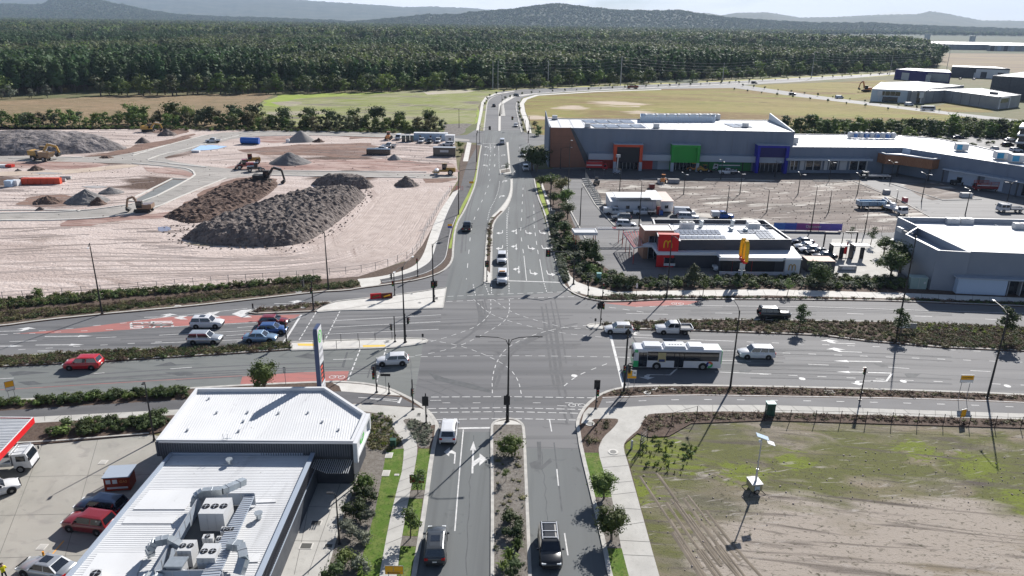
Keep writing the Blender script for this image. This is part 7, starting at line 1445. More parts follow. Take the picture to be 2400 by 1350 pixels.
def lamp(base,top,label,arms=(),z=BZ,col=None,group=None,heads=True,r=.10,name='street_lamp',lw=.55):
 """arms: survey points of the lamp heads (at pole-top height + rise)"""
 b_=at(*base,z=z);h=HT(base[0],base[1],top[1]);t=thing(name,label,'street lamp',b_,0,group);c=col or pk
 mb=MB();mb.tube([(0,0,0),(0,0,h*.5),(0,0,h-z)],[r*1.5,r*1.1,r*.7],8);mb.build('pole',c,t);mb=MB();mb.cyl((0,0,.04),r*2.4,.08,8);mb.build('base_plate',c,t)
 for ax,ay in arms:
  d=G(ax,ay,h);v=Vector((d.x-b_.x,d.y-b_.y,0))
  if v.length>5.5:v=v.normalized()*5.5
  mb=MB();P0,P3=Vector((0,0,h-z)),v+Vector((0,0,h-z+.25));mb.tube([P0-Vector((0,0,.9)),P0.lerp(P3,.1)+Vector((0,0,-.1)),P0.lerp(P3,.35)+Vector((0,0,.1)),P3],r*.5,5);mb.build('arm',c,t)
  if heads:mb=MB();a=math.atan2(v.y,v.x);mb.box(tuple(v+Vector((math.cos(a)*.2,math.sin(a)*.2,h-z+.22))),(lw,.26,.1),a);mb.build('lamp_head',lampm if heads==1 else c,t)
 return t
lamp((1190,990),(1192,795),'twin armed black street lamp on the south median nose',[(1124,793),(1262,793)],heads=2)
lamp((240,737),(213,570),'black street lamp by the bank left of the red bus lane',[(207,584)]);lamp((770,680),(763,545),'black street lamp by the sandy site fence, left of the island',[(752,545)],heads=2)
lamp((949,805),(945,625),'street lamp on the west concrete island with curved arm',[(966,606),(925,641)]);lamp((1016,708),(1015,572),'street lamp and signal mast on the triangular island',[(1046,558)],heads=2)
lamp((1562,700),(1575,552),'black street lamp on the path before the restaurant',[(1592,566)]);lamp((1711,912),(1733,727),'street lamp in front of the bus shadow, south kerb',[(1718,706)]);lamp((2313,935),(2368,735),'street lamp near the right edge by the orange road sign',[(2330,709)])
lamp((2103,775),(2140,553),'tall black street lamp on the east median left of the grey store',[(2124,546)],heads=2)
lamp((1075,504),(1072,400),'black lamp with arm over the cycle path, west of the north road',[(1114,399)],heads=2);lamp((1117,380),(1117,312),'tall black lamp beside the site entrance on the north road',[(1130,311)],heads=2)
lamp((1331,465),(1332,331),'tall black lamp before the brown store panel',[(1338,331)]);lamp((1313,396),(1313,347),'shorter black lamp before the brown store corner',[(1338,347)]);lamp((1289,504),(1289,413),'black lamp beside the young trees on the north road',[(1289,412)],heads=2)
lamp((1359,529),(1364,440),'black lamp with right arm above the entry canopy',[(1384,438)],heads=2);lamp((1497,534),(1502,428),'plain black lamp pole behind the restaurant entrance',[(1500,425)],heads=2);lamp((1452,449),(1452,397),'black pole behind the site office',[(1440,396)],heads=2)
for(b_,t_,h1,h2,l)in(((1602,456),(1603,410),(1600,406),(1610,411),'before the green portal'),((1734,455),(1735,410),(1732,405),(1742,410),'below the blue portal'),((1689,421),(1691,378),(1689,376),(1697,381),'in front of the green wall'),((1870,456),(1876,410),(1872,405),(1884,411),'at the muddy car park middle'),((1943,424),(1951,383),(1943,378),(1955,383),'before the mall shopfronts'),((2009,456),(2015,412),(2009,407),(2023,412),'left of the timber canopy'),((2087,425),(2090,382),(2085,378),(2099,382),'right in front of the timber canopy'),((2160,471),(2164,410),(2162,406),(2179,411),'by the paved corner right of the canopy'),((2262,504),(2272,446),(2264,442),(2273,448),'on the asphalt above the grey store'),((2360,474),(2367,430),(2361,429),(2381,427),'by the boarded shopfronts'),((1816,415),(1822,382),(1818,377),(1828,381),'beside the blue portal')):
 lamp(b_,t_,'double headed white topped car park lamp '+l,[h1,h2],z=.03,group='double headed car park lamps',lw=.9)
for b_,t_,l in(((1702,507),(1709,437),'above the bright blue ute'),((1900,542),(1915,438),'at the purple banner fence'),((1942,497),(1951,448),'in the muddy car park centre'),((1797,497),(1797,446),'right of the site office'),((2097,492),(2105,448),'beside the white crane truck'),((2026,548),(2035,492),'at the end of the banner fence'),((1968,600),(1973,545),'between the restaurant car row and the drive lanes')):
 lamp(b_,t_,'single thin dark lamp pole '+l,[(t_[0]-2,t_[1]-1)],z=.03,heads=2,group='single dark car park poles')
lamp((796,1278),(787,1160),'dark lamp post beside the service lane near the camera',[(778,1160)],heads=2,r=.07);lamp((362,1034),(345,899),'dark lamp post behind the left corner of the ribbed roof',[(338,901)],heads=2,r=.08)
lamp((1176,268),(1176,222),'grey lamp pole on the small far median',[(1168,222)],heads=2);lamp((1240,310),(1240,272),'thin lamp with long left arm at the far junction',[(1222,272)],heads=2);lamp((1076,300),(1074,255),'thin dark lamp behind the site huts',[(1066,255)],heads=2);lamp((2212,365),(2215,297),'black lamp pole behind the shopping centre roof',[(2215,296)],heads=2)
sigl={k:plain('signal_'+k,c,.4)for k,c in dict(red=(.45,.02,.01),amber=(.4,.22,.02),green=(.02,.3,.08)).items()}
def head(t,loc,rz,board=True,s=1.0,lit=None):
 mb=MB();w,h=(.75*s,1.25*s)if board else(.34*s,1.0*s)
 if board:mb.box(loc,(.06,w,h),rz)
 q=Vector((math.cos(rz),math.sin(rz),0));mb.box(tuple(Vector(loc)+q*.14),(.22,.32*s,1.0*s),rz);hd=mb.build('signal_head',pk,t)
 for k,(z,c)in enumerate(((.33,'red'),(0,'amber'),(-.33,'green'))):
  p=Vector(loc)+q*.27+Vector((0,0,z*s));mb=MB();mb.box(tuple(p),(.05,.2*s,.2*s),rz);mb.build('lens',sigl[c],hd)
  mb=MB();mb.box(tuple(p+q*.08+Vector((0,0,.13*s))),(.2,.26*s,.03),rz);mb.build('visor',pk,hd)
def signal(base,top,label,heads,arm=None,z=BZ,r=.07,side=None):
 b_=at(*base,z=z);h=HT(base[0],base[1],top[1])-z;t=thing('traffic_signal',label,'traffic signal',b_);mb=MB();mb.tube([(0,0,0),(0,0,h)],[r*1.3,r],8);mb.build('pole',pk,t);mb=MB();mb.cyl((0,0,.05),r*3,.1,8);mb.build('base_plate',pk,t)
 for x,y,ang,bd in heads:
  if arm and(x,y)==arm[:2]:
   hz=arm[2];p=G(x,y,hz+z);v=Vector((p.x-b_.x,p.y-b_.y,0));v=v.normalized()*min(v.length,7);mb=MB();mb.tube([Vector((0,0,h*.78)),Vector((0,0,h*.9))+v*.05,Vector((0,0,hz+.55))+v*.3,Vector((0,0,hz+.35))+v],r*.8,6);mb.build('mast_arm',pk,t);head(t,(v.x,v.y,hz),ang,bd,1.2)
  else:
   hh=HT(base[0],base[1],y)-z;d=(x-(base[0]+(top[0]-base[0])*hh/max(h,.1)))/16.0;mb=MB();head(t,(d,-.15,max(1.6,hh)),ang,bd)
 mb=MB();mb.box((.1,-.1,1.1),(.16,.16,.3));mb.build('push_button',pk,t);return t
N_,S_,E_,W__=math.pi/2,-math.pi/2,0,math.pi
signal((1187,992),(1188,925),'signal with tall black board on the twin lamp at the south median',[(1188,937,N_,True)]);signal((999,995),(997,922),'signal with square black board on the southwest corner',[(997,939,N_,True)])
signal((968,962),(963,889),'thin signal post with small head on the southwest corner',[(962,918,E_,False)]);signal((883,922),(880,855),'signal before the white turning hatchback, southwest kerb',[(880,866,W__,True),(877,878,S_,False)])
signal((912,925),(910,897),'short black button post on the southwest kerb',[]);signal((1396,960),(1396,890),'signal with black board on the southeast corner',[(1396,900,N_,True),(1398,917,S_,False)])
signal((1462,920),(1456,770),'tall black mast with crooked arm at the bus front',[(1466,862,E_,True),(1457,862,S_,False)],r=.11);signal((1407,764),(1407,708),'signal with three heads on the east median nose',[(1401,716,W__,True),(1412,716,S_,False),(1407,714,N_,True)])
signal((1344,668),(1345,604),'curved mast arm signal on the northeast corner',[(1285,593,S_,True)],arm=(1285,593,5.6),r=.11);signal((1141,661),(1142,609),'signal with long black board at the foot of the north median',[(1142,618,S_,True)])
signal((735,729),(732,659),'black mast on the splitter bed with two heads',[(712,664,W__,True),(728,680,E_,False)],r=.1);signal((925,694),(922,640),'slim signal by the red barrier on the triangular island',[(918,647,W__,False),(920,663,S_,False)])
signal((979,650),(977,606),'slim signal beside the curving cycle path',[(977,610,S_,False)]);signal((926,803),(924,741),'slim signal on the west concrete island',[(920,766,W__,False)]);signal((951,804),(950,735),'signal head hanging on the west island lamp',[(956,750,E_,True)])
signal((672,806),(668,750),'slim signal on the median tip beside the blue hatchback',[(668,762,E_,False)]);signal((1018,709),(1016,655),'double signal low on the triangular island mast',[(1014,666,S_,True),(1021,664,E_,True)])
signal((1378,694),(1378,660),'slim signal on the northeast kerb',[(1378,663,W__,False)]);signal((1412,701),(1413,665),'second slim signal on the northeast kerb',[(1413,668,S_,False)])
signal((1124,335),(1122,292),'mast arm with green backed head at the far junction, west side',[(1160,298,N_,True)],arm=(1160,298,5.0));signal((1231,309),(1231,281),'mast arm reaching left at the far junction, east side',[(1199,277,S_,True)],arm=(1199,277,5.2));signal((1118,318),(1117,306),'short signal at the site road mouth of the far junction',[(1117,310,E_,False)]);signal((1238,335),(1237,308),'short signal on the far junction east corner',[(1237,310,S_,True)])
t=signal((2015,940),(2029,864),'thin black camera post on the south kerb',[(2028,868,W__,False)])
so_m=plain('sign_orange',(.85,.42,.02),.5);sw_m=plain('sign_white',(.78,.78,.76),.5);sr_m=plain('sign_darkred',(.22,.02,.02),.5);sb_m=plain('sign_back',(.30,.31,.32),.5,.4)
def text(s_,size,m,parent,loc,rz,sx=1.0):
 cu=bpy.data.curves.new('lettering','FONT');cu.body=s_;cu.size=size;cu.extrude=.008;cu.align_x='CENTER';cu.align_y='CENTER';cu.resolution_u=2;cu.materials.append(m)
 tmp=bpy.data.objects.new('lettering',cu);dg=bpy.context.evaluated_depsgraph_get();me=bpy.data.meshes.new_from_object(tmp.evaluated_get(dg),depsgraph=dg);bpy.data.objects.remove(tmp)
 o=bpy.data.objects.new('lettering',me);COL.objects.link(o);o.parent=parent;o.location=loc;o.rotation_euler=(math.pi/2,0,rz);o.scale=(sx,1,1);return o
def sign(base,top,w,h,label,panels,rz=0.0,z=BZ,legs=2,back=None):
 """panels: (x0,x1,z0,z1,material) in fractions of the board; rz: 0 faces the camera side"""
 b_=at(*base,z=z);ht=max(h+.6,HT(base[0],base[1],top[1])-z);t=thing('road_sign',label,'sign',b_,rz);mb=MB()
 for x in((-w*.32,w*.32)if legs==2 else(0,)):mb.tube([(x,.05,0),(x,.05,ht)],.035,5)
 mb.build('post',pl_,t);mb=MB();mb.bb(-w/2,w/2,-.02,.02,ht-h,ht);mb.build('board',back or sb_m,t)
 for x0,x1,z0,z1,m in panels:mb=MB();mb.bb(-w/2+x0*w,-w/2+x1*w,-.035,-.022,ht-h+z0*h,ht-h+z1*h);mb.build('panel',m,t)
 return t,ht
t,h=sign((2255,937),(2258,879),1.7,1.1,'orange and white roadwork sign on the south kerb near the right edge',[(.02,.98,.4,.95,so_m),(.02,.98,.05,.35,sw_m)]);text('ROADWORK',.22,pk,t,(0,-.05,h-.38),0)
t,h=sign((32,946),(24,893),1.0,1.3,'orange and white road sign at the left edge, tilted',[(.05,.95,.4,.95,so_m),(.05,.95,.08,.35,sw_m)],R(35))
t,h=sign((978,1152),(985,1113),1.5,.95,'dark red roadwork speed sign with 40 roundel above the footpath',[(.03,.5,.3,.95,sr_m),(.52,.97,.3,.97,sw_m),(.03,.97,.05,.25,sr_m)],back=pk);text('40',.4,pk,t,(.37,-.05,h-.35),0)
mb=MB()
for i in range(16):a,c=i/16*6.28,(i+1)/16*6.28;mb.add([(.37+r_*math.cos(q),-.045,h-.35+r_*math.sin(q))for q,r_ in((a,.3),(c,.3),(c,.24),(a,.24))],[(0,1,2,3)])
mb.build('roundel',plain('ring_red',(.6,.02,.02),.5),t)
t,h=sign((925,1362),(924,1328),1.6,.9,'orange detour arrow sign at the bottom edge on the footpath',[(.02,.45,.4,.97,so_m),(.48,.98,.4,.97,so_m),(.02,.98,.04,.36,so_m)]);mb=MB();mb.bb(-.45,.5,-.05,-.04,h-.78,h-.7);mb.add([(-.45,-.05,h-.64),(-.45,-.05,h-.84),(-.66,-.05,h-.74)],[(0,1,2)]);mb.build('arrow',pk,t)
t,h=sign((1478,921),(1479,868),1.2,1.2,'orange speed sign with 40 beside the bus front',[(.02,.5,.35,.98,so_m),(.55,.98,.35,.98,sw_m),(.02,.98,.05,.3,so_m)]);text('40',.32,pk,t,(.32,-.05,h-.38),0);text('40',.26,pk,t,(-.3,-.05,h-.38),0)
sign((2253,990),(2252,963),.9,1.1,'small orange sign tied to the picket fence',[(.05,.95,.05,.95,so_m)],R(20));sign((905,920),(904,876),1.3,.35,'thin dark street name blade on the southwest kerb',[],legs=1,back=pk)
sign((2125,782),(2129,757),2.6,.9,'grey backed double sign beside the east median tree',[(.05,.48,.1,.9,sw_m)],R(-3));sign((1055,560),(1055,525),1.0,.9,'yellow and blue sign by the cycle path on the north road',[(0,1,.5,1,so_m),(0,1,0,.45,plain('sign_blue',(.03,.08,.4),.5))]);sign((1105,437),(1105,425),1.3,.6,'small orange sign by the grass strip on the north road',[(0,1,0,1,so_m)])
sign((1294,517),(1293,493),1.4,1.0,'grey backed sign on the east side of the north road',[(.1,.9,.1,.9,pl_)]);sign((1282,476),(1281,461),1.4,.8,'upper grey backed sign on the east side of the north road',[(.1,.9,.1,.9,pl_)])
sign((670,905),(669,860),.35,.9,'white bus stop blade beside the red lane',[(.1,.9,.1,.9,sw_m)],legs=1);sign((1491,697),(1491,664),.35,.9,'white bus stop blade on the east footpath',[(.1,.9,.1,.9,sw_m)],legs=1)
sign((594,733),(592,714),.25,.9,'thin dark marker at the splitter bed nose',[],legs=1,back=pk);sign((1395,764),(1395,746),.3,.5,'thin keep left marker on the east median nose',[],legs=1,back=pk);sign((991,800),(991,783),.3,.5,'thin keep left marker on the west island tip',[],legs=1,back=pk)
pw=[((1155,209),142),((1167,208.5),142),((1284,205),141),((1454,200),131),((1693,192),147),((1901,184),121),((2085,174),128),((2219,160),115)]
tops=[]
for i,(b_,ty)in enumerate(pw):
 h=HT(b_[0],b_[1],ty);p=at(*b_,z=0);t=thing('power_pole','tall grey power pole '+['with two legs, left one at the far bend','with two legs, right one at the far bend','behind the far road bend, left of the thicker one','thickest one right of the bend with wires leaving it','standing above the curved road junction','on the verge before the light green trees','left of the purple warehouse','beyond the purple warehouse'][i],'power pole',p)
 mb=MB();mb.tube([(0,0,0),(0,0,h)],[.45 if i==3 else .34,.28 if i==3 else .18],8);mb.build('pole',concp,t)
 for k in range(4):mb=MB();mb.beam((0,0,h-1-k*2.3),(1.1,.4,h-.8-k*2.3),.12,.12);mb.build('insulator',concp,t)
 tops.append((p,h))
wi=thing('power_lines','long sagging power lines strung between the grey poles before the forest','power line',tops[1][0])
for(p0,h0),(p1,h1)in zip(tops[1:],tops[2:]):
 for k in range(4):
  P=[];
  for s_ in range(11):u=s_/10;q=p0.lerp(p1,u);P.append(Vector((q.x+1.1,q.y+.4,h0*(1-u)+h1*u-.8-k*2.3-4*.9*u*(1-u)*1.6))-tops[1][0])
  mb=MB();mb.tube(P,.055,4);mb.build('wire',wirem,wi)
def fence(name,pts,step,h,label,rails=(.95,),m=None,mesh=False,z=BZ,pr=.05,lean=0.0,mm=None):
 P=resample(PG(pts,z),step);t=thing(name,label,'fence',P[0]);o_=P[0];m=m or pk;pm=None
 mb=MB();mb.tube([(0,0,0),(lean,0,h)],pr,5);pm=mb.mesh('post',m)
 for p in P:inst(pm,'post',t,p-o_)
 for r_ in rails:
  mb=MB();mb.tube([p-o_+Vector((0,0,h*r_))for p in P],pr*.45,4);mb.build('rail',m,t)
 if mesh:
  for a,b_ in zip(P,P[1:]):
   a,b_=a-o_,b_-o_;mb=MB();n=max(2,int((b_-a).length/.35))
   for k in range(1,n):q=a.lerp(b_,k/n);mb.beam(q+Vector((0,0,.1)),q+Vector((0,0,h*.97)),.02,.02)
   for k in range(1,5):mb.beam(a+Vector((0,0,h*k/5)),b_+Vector((0,0,h*k/5)),.02,.02)
   mb.build('mesh_panel',mm or pl_,t)
 return t
fence('site_fence',[(-40,707),(28,702),(140,694),(365,677),(500,665),(628,657),(750,648),(838,640),(900,628),(960,604),(985,580),(1000,540),(1020,505),(1040,470),(1058,446)],3.0,1.5,'long dark wire fence round the sandy site corner',(.95,.5),pl_)
fence('picket_fence',[(1792,985),(2000,989),(2400,1003),(2700,1014)],3.0,1.55,'row of black star pickets along the vacant lot',(.9,),pk,pr=.045);fence('gate_frame',[(1574,1000),(1597,985),(1632,984)],3.1,1.9,'black gate frame at the corner of the vacant lot',(1.0,.5));fence('gate_frame',[(1499,1064),(1502,1045),(1517,1034)],1.8,1.9,'leaning gate panel beside the curving footpath',(1.0,.5),mesh=True)
fence('pedestrian_fence',[(759,803),(798,801),(836,799),(873,797),(897,796),(919,795)],2.6,1.25,'pedestrian fence along the north side of the west island',(1.0,),pk,z=.16,pr=.04);fence('pedestrian_fence',[(680,821),(703,820),(765,818),(804,816),(843,814)],2.9,1.25,'pedestrian fence along the south side of the west island',(1.0,),pk,z=.16,pr=.04)
fence('temporary_fence',[(1372,418),(1383,440),(1398,462),(1408,478)],3.2,2.0,'temporary wire fence beside the muddy car park lane',(1.0,),pl_,True,z=.03);fence('temporary_fence',[(1372,412),(1420,412),(1456,411)],3.2,2.0,'short temporary fence along the top of the muddy car park',(1.0,),pl_,True,z=.03)
fence('temporary_fence',[(1972,541),(2030,545),(2098,549)],3.0,2.0,'grey temporary fence right of the banners',(1.0,),pl_,True,z=.03)
bf=fence('banner_fence',[(1812,540),(1870,541),(1928,542),(1972,543)],2.6,2.0,'temporary fence hung with blue and purple banners behind the restaurant',(1.0,),pl_,z=.03)
P=resample(PG([(1812,540),(1870,541),(1928,542),(1972,543)],.03),2.6);bc_=[(.12,.25,.65),(.10,.15,.55),(.35,.10,.35),(.50,.12,.30),(.22,.14,.50),(.18,.14,.52),(.60,.55,.50),(.60,.42,.30),(.72,.14,.06)]
for k,(a,b_)in enumerate(zip(P,P[1:])):
 mb=MB();a2,b2=a-P[0],b_-P[0];mb.beam(a2+Vector((0,-.06,1.05)),b2+Vector((0,-.06,1.05)),.02,1.7);mb.build('banner',plain('banner_%d'%k,bc_[k%9],.6),bf)
text('Discover',1.0,sw_m,bf,tuple((P[3]+P[4])/2-P[0]+Vector((0,-.1,1.1))),0)
def box_thing(name,label,cat,x,y,w,d,h,m,rz=0,z=BZ,lid=None,extra=None):
 t=thing(name,label,cat,at(x,y,z=z),rz);mb=MB();mb.bb(-w/2,w/2,-d/2,d/2,0,h);mb.build('cabinet',m,t);mb=MB();mb.prism([(-w/2-.05,-d/2-.05),(w/2+.05,-d/2-.05),(w/2+.05,d/2+.05),(-w/2-.05,d/2+.05)],h,h+.06);mb.build('lid',lid or m,t);mb=MB();mb.bb(-.015,.015,-d/2-.02,-d/2,.1,h-.1);mb.bb(.08,.14,-d/2-.03,-d/2,h*.5,h*.6);mb.build('door_seam',pk,t);return t
gk=plain('kiosk_dark_green',(.03,.085,.06),.5);gk2=plain('kiosk_pale_teal',(.18,.38,.36),.5)
box_thing('electrical_kiosk','small dark green box in the bed beside the curving footpath','kiosk',922,1049,.6,.5,.9,gk);box_thing('electrical_kiosk','pale teal signal cabinet behind the northeast corner','kiosk',1403,661,.8,.6,1.6,gk2);box_thing('electrical_kiosk','dark green cabinet at the start of the picket fence','kiosk',1803,975,1.0,.8,1.7,gk,lid=gk2)
t=thing('bollard','short grey marker post beside the curving path by the vacant lot','bollard',at(1480,1052));mb=MB();mb.tube([(0,0,0),(0,0,1.0)],.13,10);mb.build('post',concp,t);mb=MB();mb.sphere((0,0,1.0),.14,10,4);mb.build('cap',bm_['white'],t)
t=thing('bollard','yellow and orange safety post on the forecourt edge','bollard',at(107,1322,z=.04));mb=MB();mb.tube([(0,0,0),(0,0,1.3)],.09,8);mb.build('post',plain('post_orange',(.75,.30,.03),.5),t);mb=MB();mb.cyl((0,0,.9),.095,.15,8);mb.build('band',plain('band_yellow',(.8,.6,.05),.5),t)
t=thing('bollard','dark red bollard at the corner of the gas cage','bollard',at(250,1136,z=.04));mb=MB();mb.tube([(0,0,0),(0,0,1.3)],.09,8);mb.build('post',sr_m,t);mb=MB();mb.sphere((0,0,1.3),.1,8,4);mb.build('cap',sr_m,t)
mb=MB();line([(150,1268),(107,1318),(80,1360)],.12,.045,0,mb);line([(107,1318),(180,1320)],.12,.045,0,mb)
for k in range(5):line([(104+k*18,1336),(120+k*18,1321)],.16,.045,0,mb)
mb.build('bay_markings',M['orange_paint'])['kind']='structure'
gp=at(284,1142,z=.04);t=thing('gas_cage','red gas bottle cage with pale roof beside the shop wall','gas cage',gp,R(8));mb=MB();mb.bb(-1.25,1.25,-.8,.8,.1,1.65);mb.build('cage',plain('cage_red',(.35,.05,.02),.5),t);mb=MB();mb.bb(-1.35,1.35,-.9,1.4,1.65,1.75);mb.build('roof',bm_['bluegrey'],t)
mb=MB();mb.bb(-1.05,-.6,-.83,-.8,.95,1.4);mb.bb(-.4,.05,-.83,-.8,.95,1.4);mb.bb(-1.0,1.0,-.83,-.8,.35,.55);mb.build('warning_sticker',sw_m,t);text('GAS',.4,plain('gas_orange',(.8,.35,.1),.5),t,(.65,-.84,1.15),0)
for x,y,c,l in((881,701,'red','red plastic water barrier lying on the triangular island'),(907,700,'yb','black and yellow water barrier on the triangular island')):
 t=thing('water_barrier',l,'barrier',at(x,y,z=.15),R(15));mb=MB();mb.add([(-.95,-.28,0),(.95,-.28,0),(.95,.28,0),(-.95,.28,0),(-.95,-.1,.9),(.95,-.1,.9),(.95,.1,.9),(-.95,.1,.9)],[(0,1,5,4),(1,2,6,5),(2,3,7,6),(3,0,4,7),(4,5,6,7)]);mb.build('body',bm_['red']if c=='red' else plain('barrier_brown',(.12,.03,.02),.5),t)
 mb=MB();mb.beam((-.6,-.27,.35),(.6,-.2,.6),.02,.25);mb.build('panel',so_m if c!='red' else plain('panel_brown',(.15,.1,.03),.5),t)
for i,(x,y,r_)in enumerate(((728,674,.55),(829,668,.55),(700,686,.55),(712,722,.5),(649,812,.55),(1347,0,0),(1390,694,.4),(1477,700,.4),(1511,761,.5),(1437,762,.5),(1517,923,.5),(2365,931,.4),(1437,1062,.6),(965,690,.3),(984,711,.35),(908,802,.5),(918,1106,.0),(1382,995,.6))):
 if not r_:continue
 t=thing('pit_cover','round concrete pit cover, one of those set into the verges and islands','manhole cover',at(x,y,z=.165),0,'round pit covers');mb=MB();mb.cyl((0,0,.0),r_,.05,14);mb.build('ring',M['concrete_white'],t);mb=MB();mb.cyl((0,0,.03),r_*.6,.03,12);mb.build('lid',plain('lid_grey',(.22,.22,.21),.8),t)
for i,(x,y,w,d,l)in enumerate(((912,1070,.8,1.1,'upper pale service pit in the left grass strip'),(905,1112,.8,1.1,'lower pale service pit in the left grass strip'),(930,1116,.5,.35,'small white pit lid at the footpath edge'),(741,1229,1.1,.8,'upper dark drain grate in the service lane'),(718,1283,1.2,.9,'lower dark drain grate in the service lane'),(771,1283,.9,.6,'slotted drain by the service lane kerb'),(982,974,.5,.8,'dark grate on the southwest corner path'),(1381,975,.5,.8,'dark grate on the southeast corner path'),(242,1084,.8,.8,'pale square lid on the forecourt upper part'),(99,1283,.8,.8,'pale square lid on the forecourt lower part'),(55,1045,1.1,.9,'dark drain grate at the forecourt kerb'),(1357,687,.6,1.0,'dark tactile grate on the northeast corner'),(1023,701,.6,1.1,'dark tactile plate on the triangular island'),(417,719,1.0,.6,'white kerb inlet lid left of the chevrons'),(1943,920,1.2,.8,'pale kerb inlet pit below the road arrows'),(1534,914,1.0,.7,'left pale kerb inlet near the bus shadow'),(1577,914,.9,.6,'right pale kerb inlet near the bus shadow'))):
 t=thing('service_pit',l,'pit',at(x,y,z=.165 if 'forecourt' not in l else .045),0);
 if 'lane' in l:t.location.z=.16
 dkk='dark' in l or 'slotted' in l;mb=MB();mb.bb(-w/2,w/2,-d/2,d/2,-.02,.02);mb.build('frame',M['concrete_white'],t);mb=MB();mb.bb(-w*.4,w*.4,-d*.4,d*.4,.02,.03);mb.build('lid',plain('grate_dark',(.09,.09,.085),.8)if dkk else M['concrete'],t)
p=at(1766,1150,z=.05);t=thing('solar_tower_trailer','solar powered mast trailer standing in the vacant lot','solar tower',p,R(8));h=6.3
mb=MB();mb.bb(-.55,.55,-.7,.7,.35,1.1);mb.build('cabinet',plain('cabinet_olive',(.30,.28,.17),.6),t);mb=MB();mb.bb(-.6,.6,-.75,.75,1.1,1.2);mb.build('lid',bm_['unit'],t);mb=MB();mb.bb(-.3,.25,-.76,-.7,.5,1.0);mb.build('control_box',plain('box_blue',(.35,.45,.52),.5),t)
mb=MB();mb.tube([(.1,0,1.1),(.1,0,2.6)],.12,8);mb.tube([(.1,0,2.5),(.1,0,h)],.07,8);mb.build('mast',bm_['rail'],t)
for sx,zz in((-.1,h+.1),(.9,h-.7)):mb=MB();mb.box((sx+.25,0,zz),(1.3 if sx<0 else .8,.8,.06),R(-15),tilt=R(18));mb.build('solar_panel',bm_['unit']if sx>0 else plain('panel_sky',(.45,.55,.65),.2),t)
mb=MB();mb.box((-.1,-.1,h-.35),(.25,.25,.22));mb.build('camera_head',bm_['white'],t);mb=MB()
for x in(-.9,.9):
 for y in(-.9,.9):mb.tube([(x*.5,y*.6,.4),(x,y,.02)],.04,5)
mb.build('outrigger',pk,t);wheels(t,(0,),.7,.3,.16)
def person(loc,rz,label):
 t=thing('person',label,'person',loc,rz);import bmesh
 me=bpy.data.meshes.new('body');V=[(0,0,.95),(0,0,1.15),(0,.02,1.42),(0,.03,1.54),(0,.03,1.68),(-.1,0,.92),(-.12,.05,.5),(-.12,-.02,.08),(-.12,.14,.04),(.1,0,.92),(.13,-.06,.5),(.14,-.1,.08),(.14,.06,.04),(-.2,.02,1.42),(-.30,.04,1.15),(-.18,.26,1.12),(-.06,.34,1.14),(.2,.02,1.42),(.32,.02,1.15),(.24,.24,1.05),(.14,.34,1.08)]
 E=[(0,1),(1,2),(2,3),(3,4),(0,5),(5,6),(6,7),(7,8),(0,9),(9,10),(10,11),(11,12),(2,13),(13,14),(14,15),(15,16),(2,17),(17,18),(18,19),(19,20)]
 rr=[.15,.15,.17,.07,.105,.10,.075,.05,.045,.10,.075,.05,.045,.075,.055,.04,.035,.075,.055,.04,.035];me.from_pydata(V,E,[]);o=bpy.data.objects.new('body',me);COL.objects.link(o);o.parent=t
 me.materials.append(plain('trousers_navy',(.012,.014,.03),.8));me.materials.append(plain('hivis_yellow',(.75,.68,.02),.6));me.materials.append(plain('skin',(.42,.24,.17),.6))
 md=o.modifiers.new('skin','SKIN');sub=o.modifiers.new('sub','SUBSURF');sub.levels=sub.render_levels=2
 for v,r_ in zip(me.skin_vertices[0].data,rr):v.radius=(r_,r_*.85)
 me.skin_vertices[0].data[0].use_root=True
 dg=bpy.context.evaluated_depsgraph_get();m2=bpy.data.meshes.new_from_object(o.evaluated_get(dg),depsgraph=dg);o.modifiers.clear();o.data=m2
 if len(m2.materials)==0:
  for n_ in('trousers_navy','hivis_yellow','skin'):m2.materials.append(MATS[n_])
 for p_ in m2.polygons:c=p_.center;p_.material_index=2 if c.z>1.5 or(c.y>.2 and c.z>.9)else(1 if c.z>.98 else 0);p_.use_smooth=True
 mb=MB();mb.sphere((0,.03,1.76),.115,12,6,sz=.75);mb.cyl((0,.06,1.745),.16,.02,12);mb.build('hat',plain('cap_dark',(.06,.05,.045),.8),t);return t
person(at(13,1362,z=.04),R(60),'worker in yellow hi-vis top standing at the bottom left of the forecourt')
print('street',round(time.time()-T0,1))
import bisect
dk_soil=mat('heap_dark',(.125,.105,.098),.95,c2=(.215,.185,.17),sc=.5,c3=(.07,.055,.05),sc3=1.6,bump=1,bsc=1.6,bdist=.5)
gr_soil=mat('heap_grey',(.15,.145,.145),.95,c2=(.22,.21,.205),sc=.6,bump=.8,bsc=3,bdist=.2);pg_soil=mat('heap_pale',(.24,.225,.22),.9,c2=(.30,.285,.27),sc=1.2,stretch=(3,1,1));br_soil=mat('heap_brown',(.085,.055,.045),.95,c2=(.15,.105,.085),sc=.8,bump=1,bsc=2,bdist=.3)
def pdist(x,y,P):
 d=1e9;n=len(P)
 for i in range(n):
  ax,ay=P[i];bx,by=P[(i+1)%n];dx,dy=bx-ax,by-ay;t=max(0,min(1,((x-ax)*dx+(y-ay)*dy)/(dx*dx+dy*dy+1e-9)));d=min(d,math.hypot(x-ax-dx*t,y-ay-dy*t))
 return d
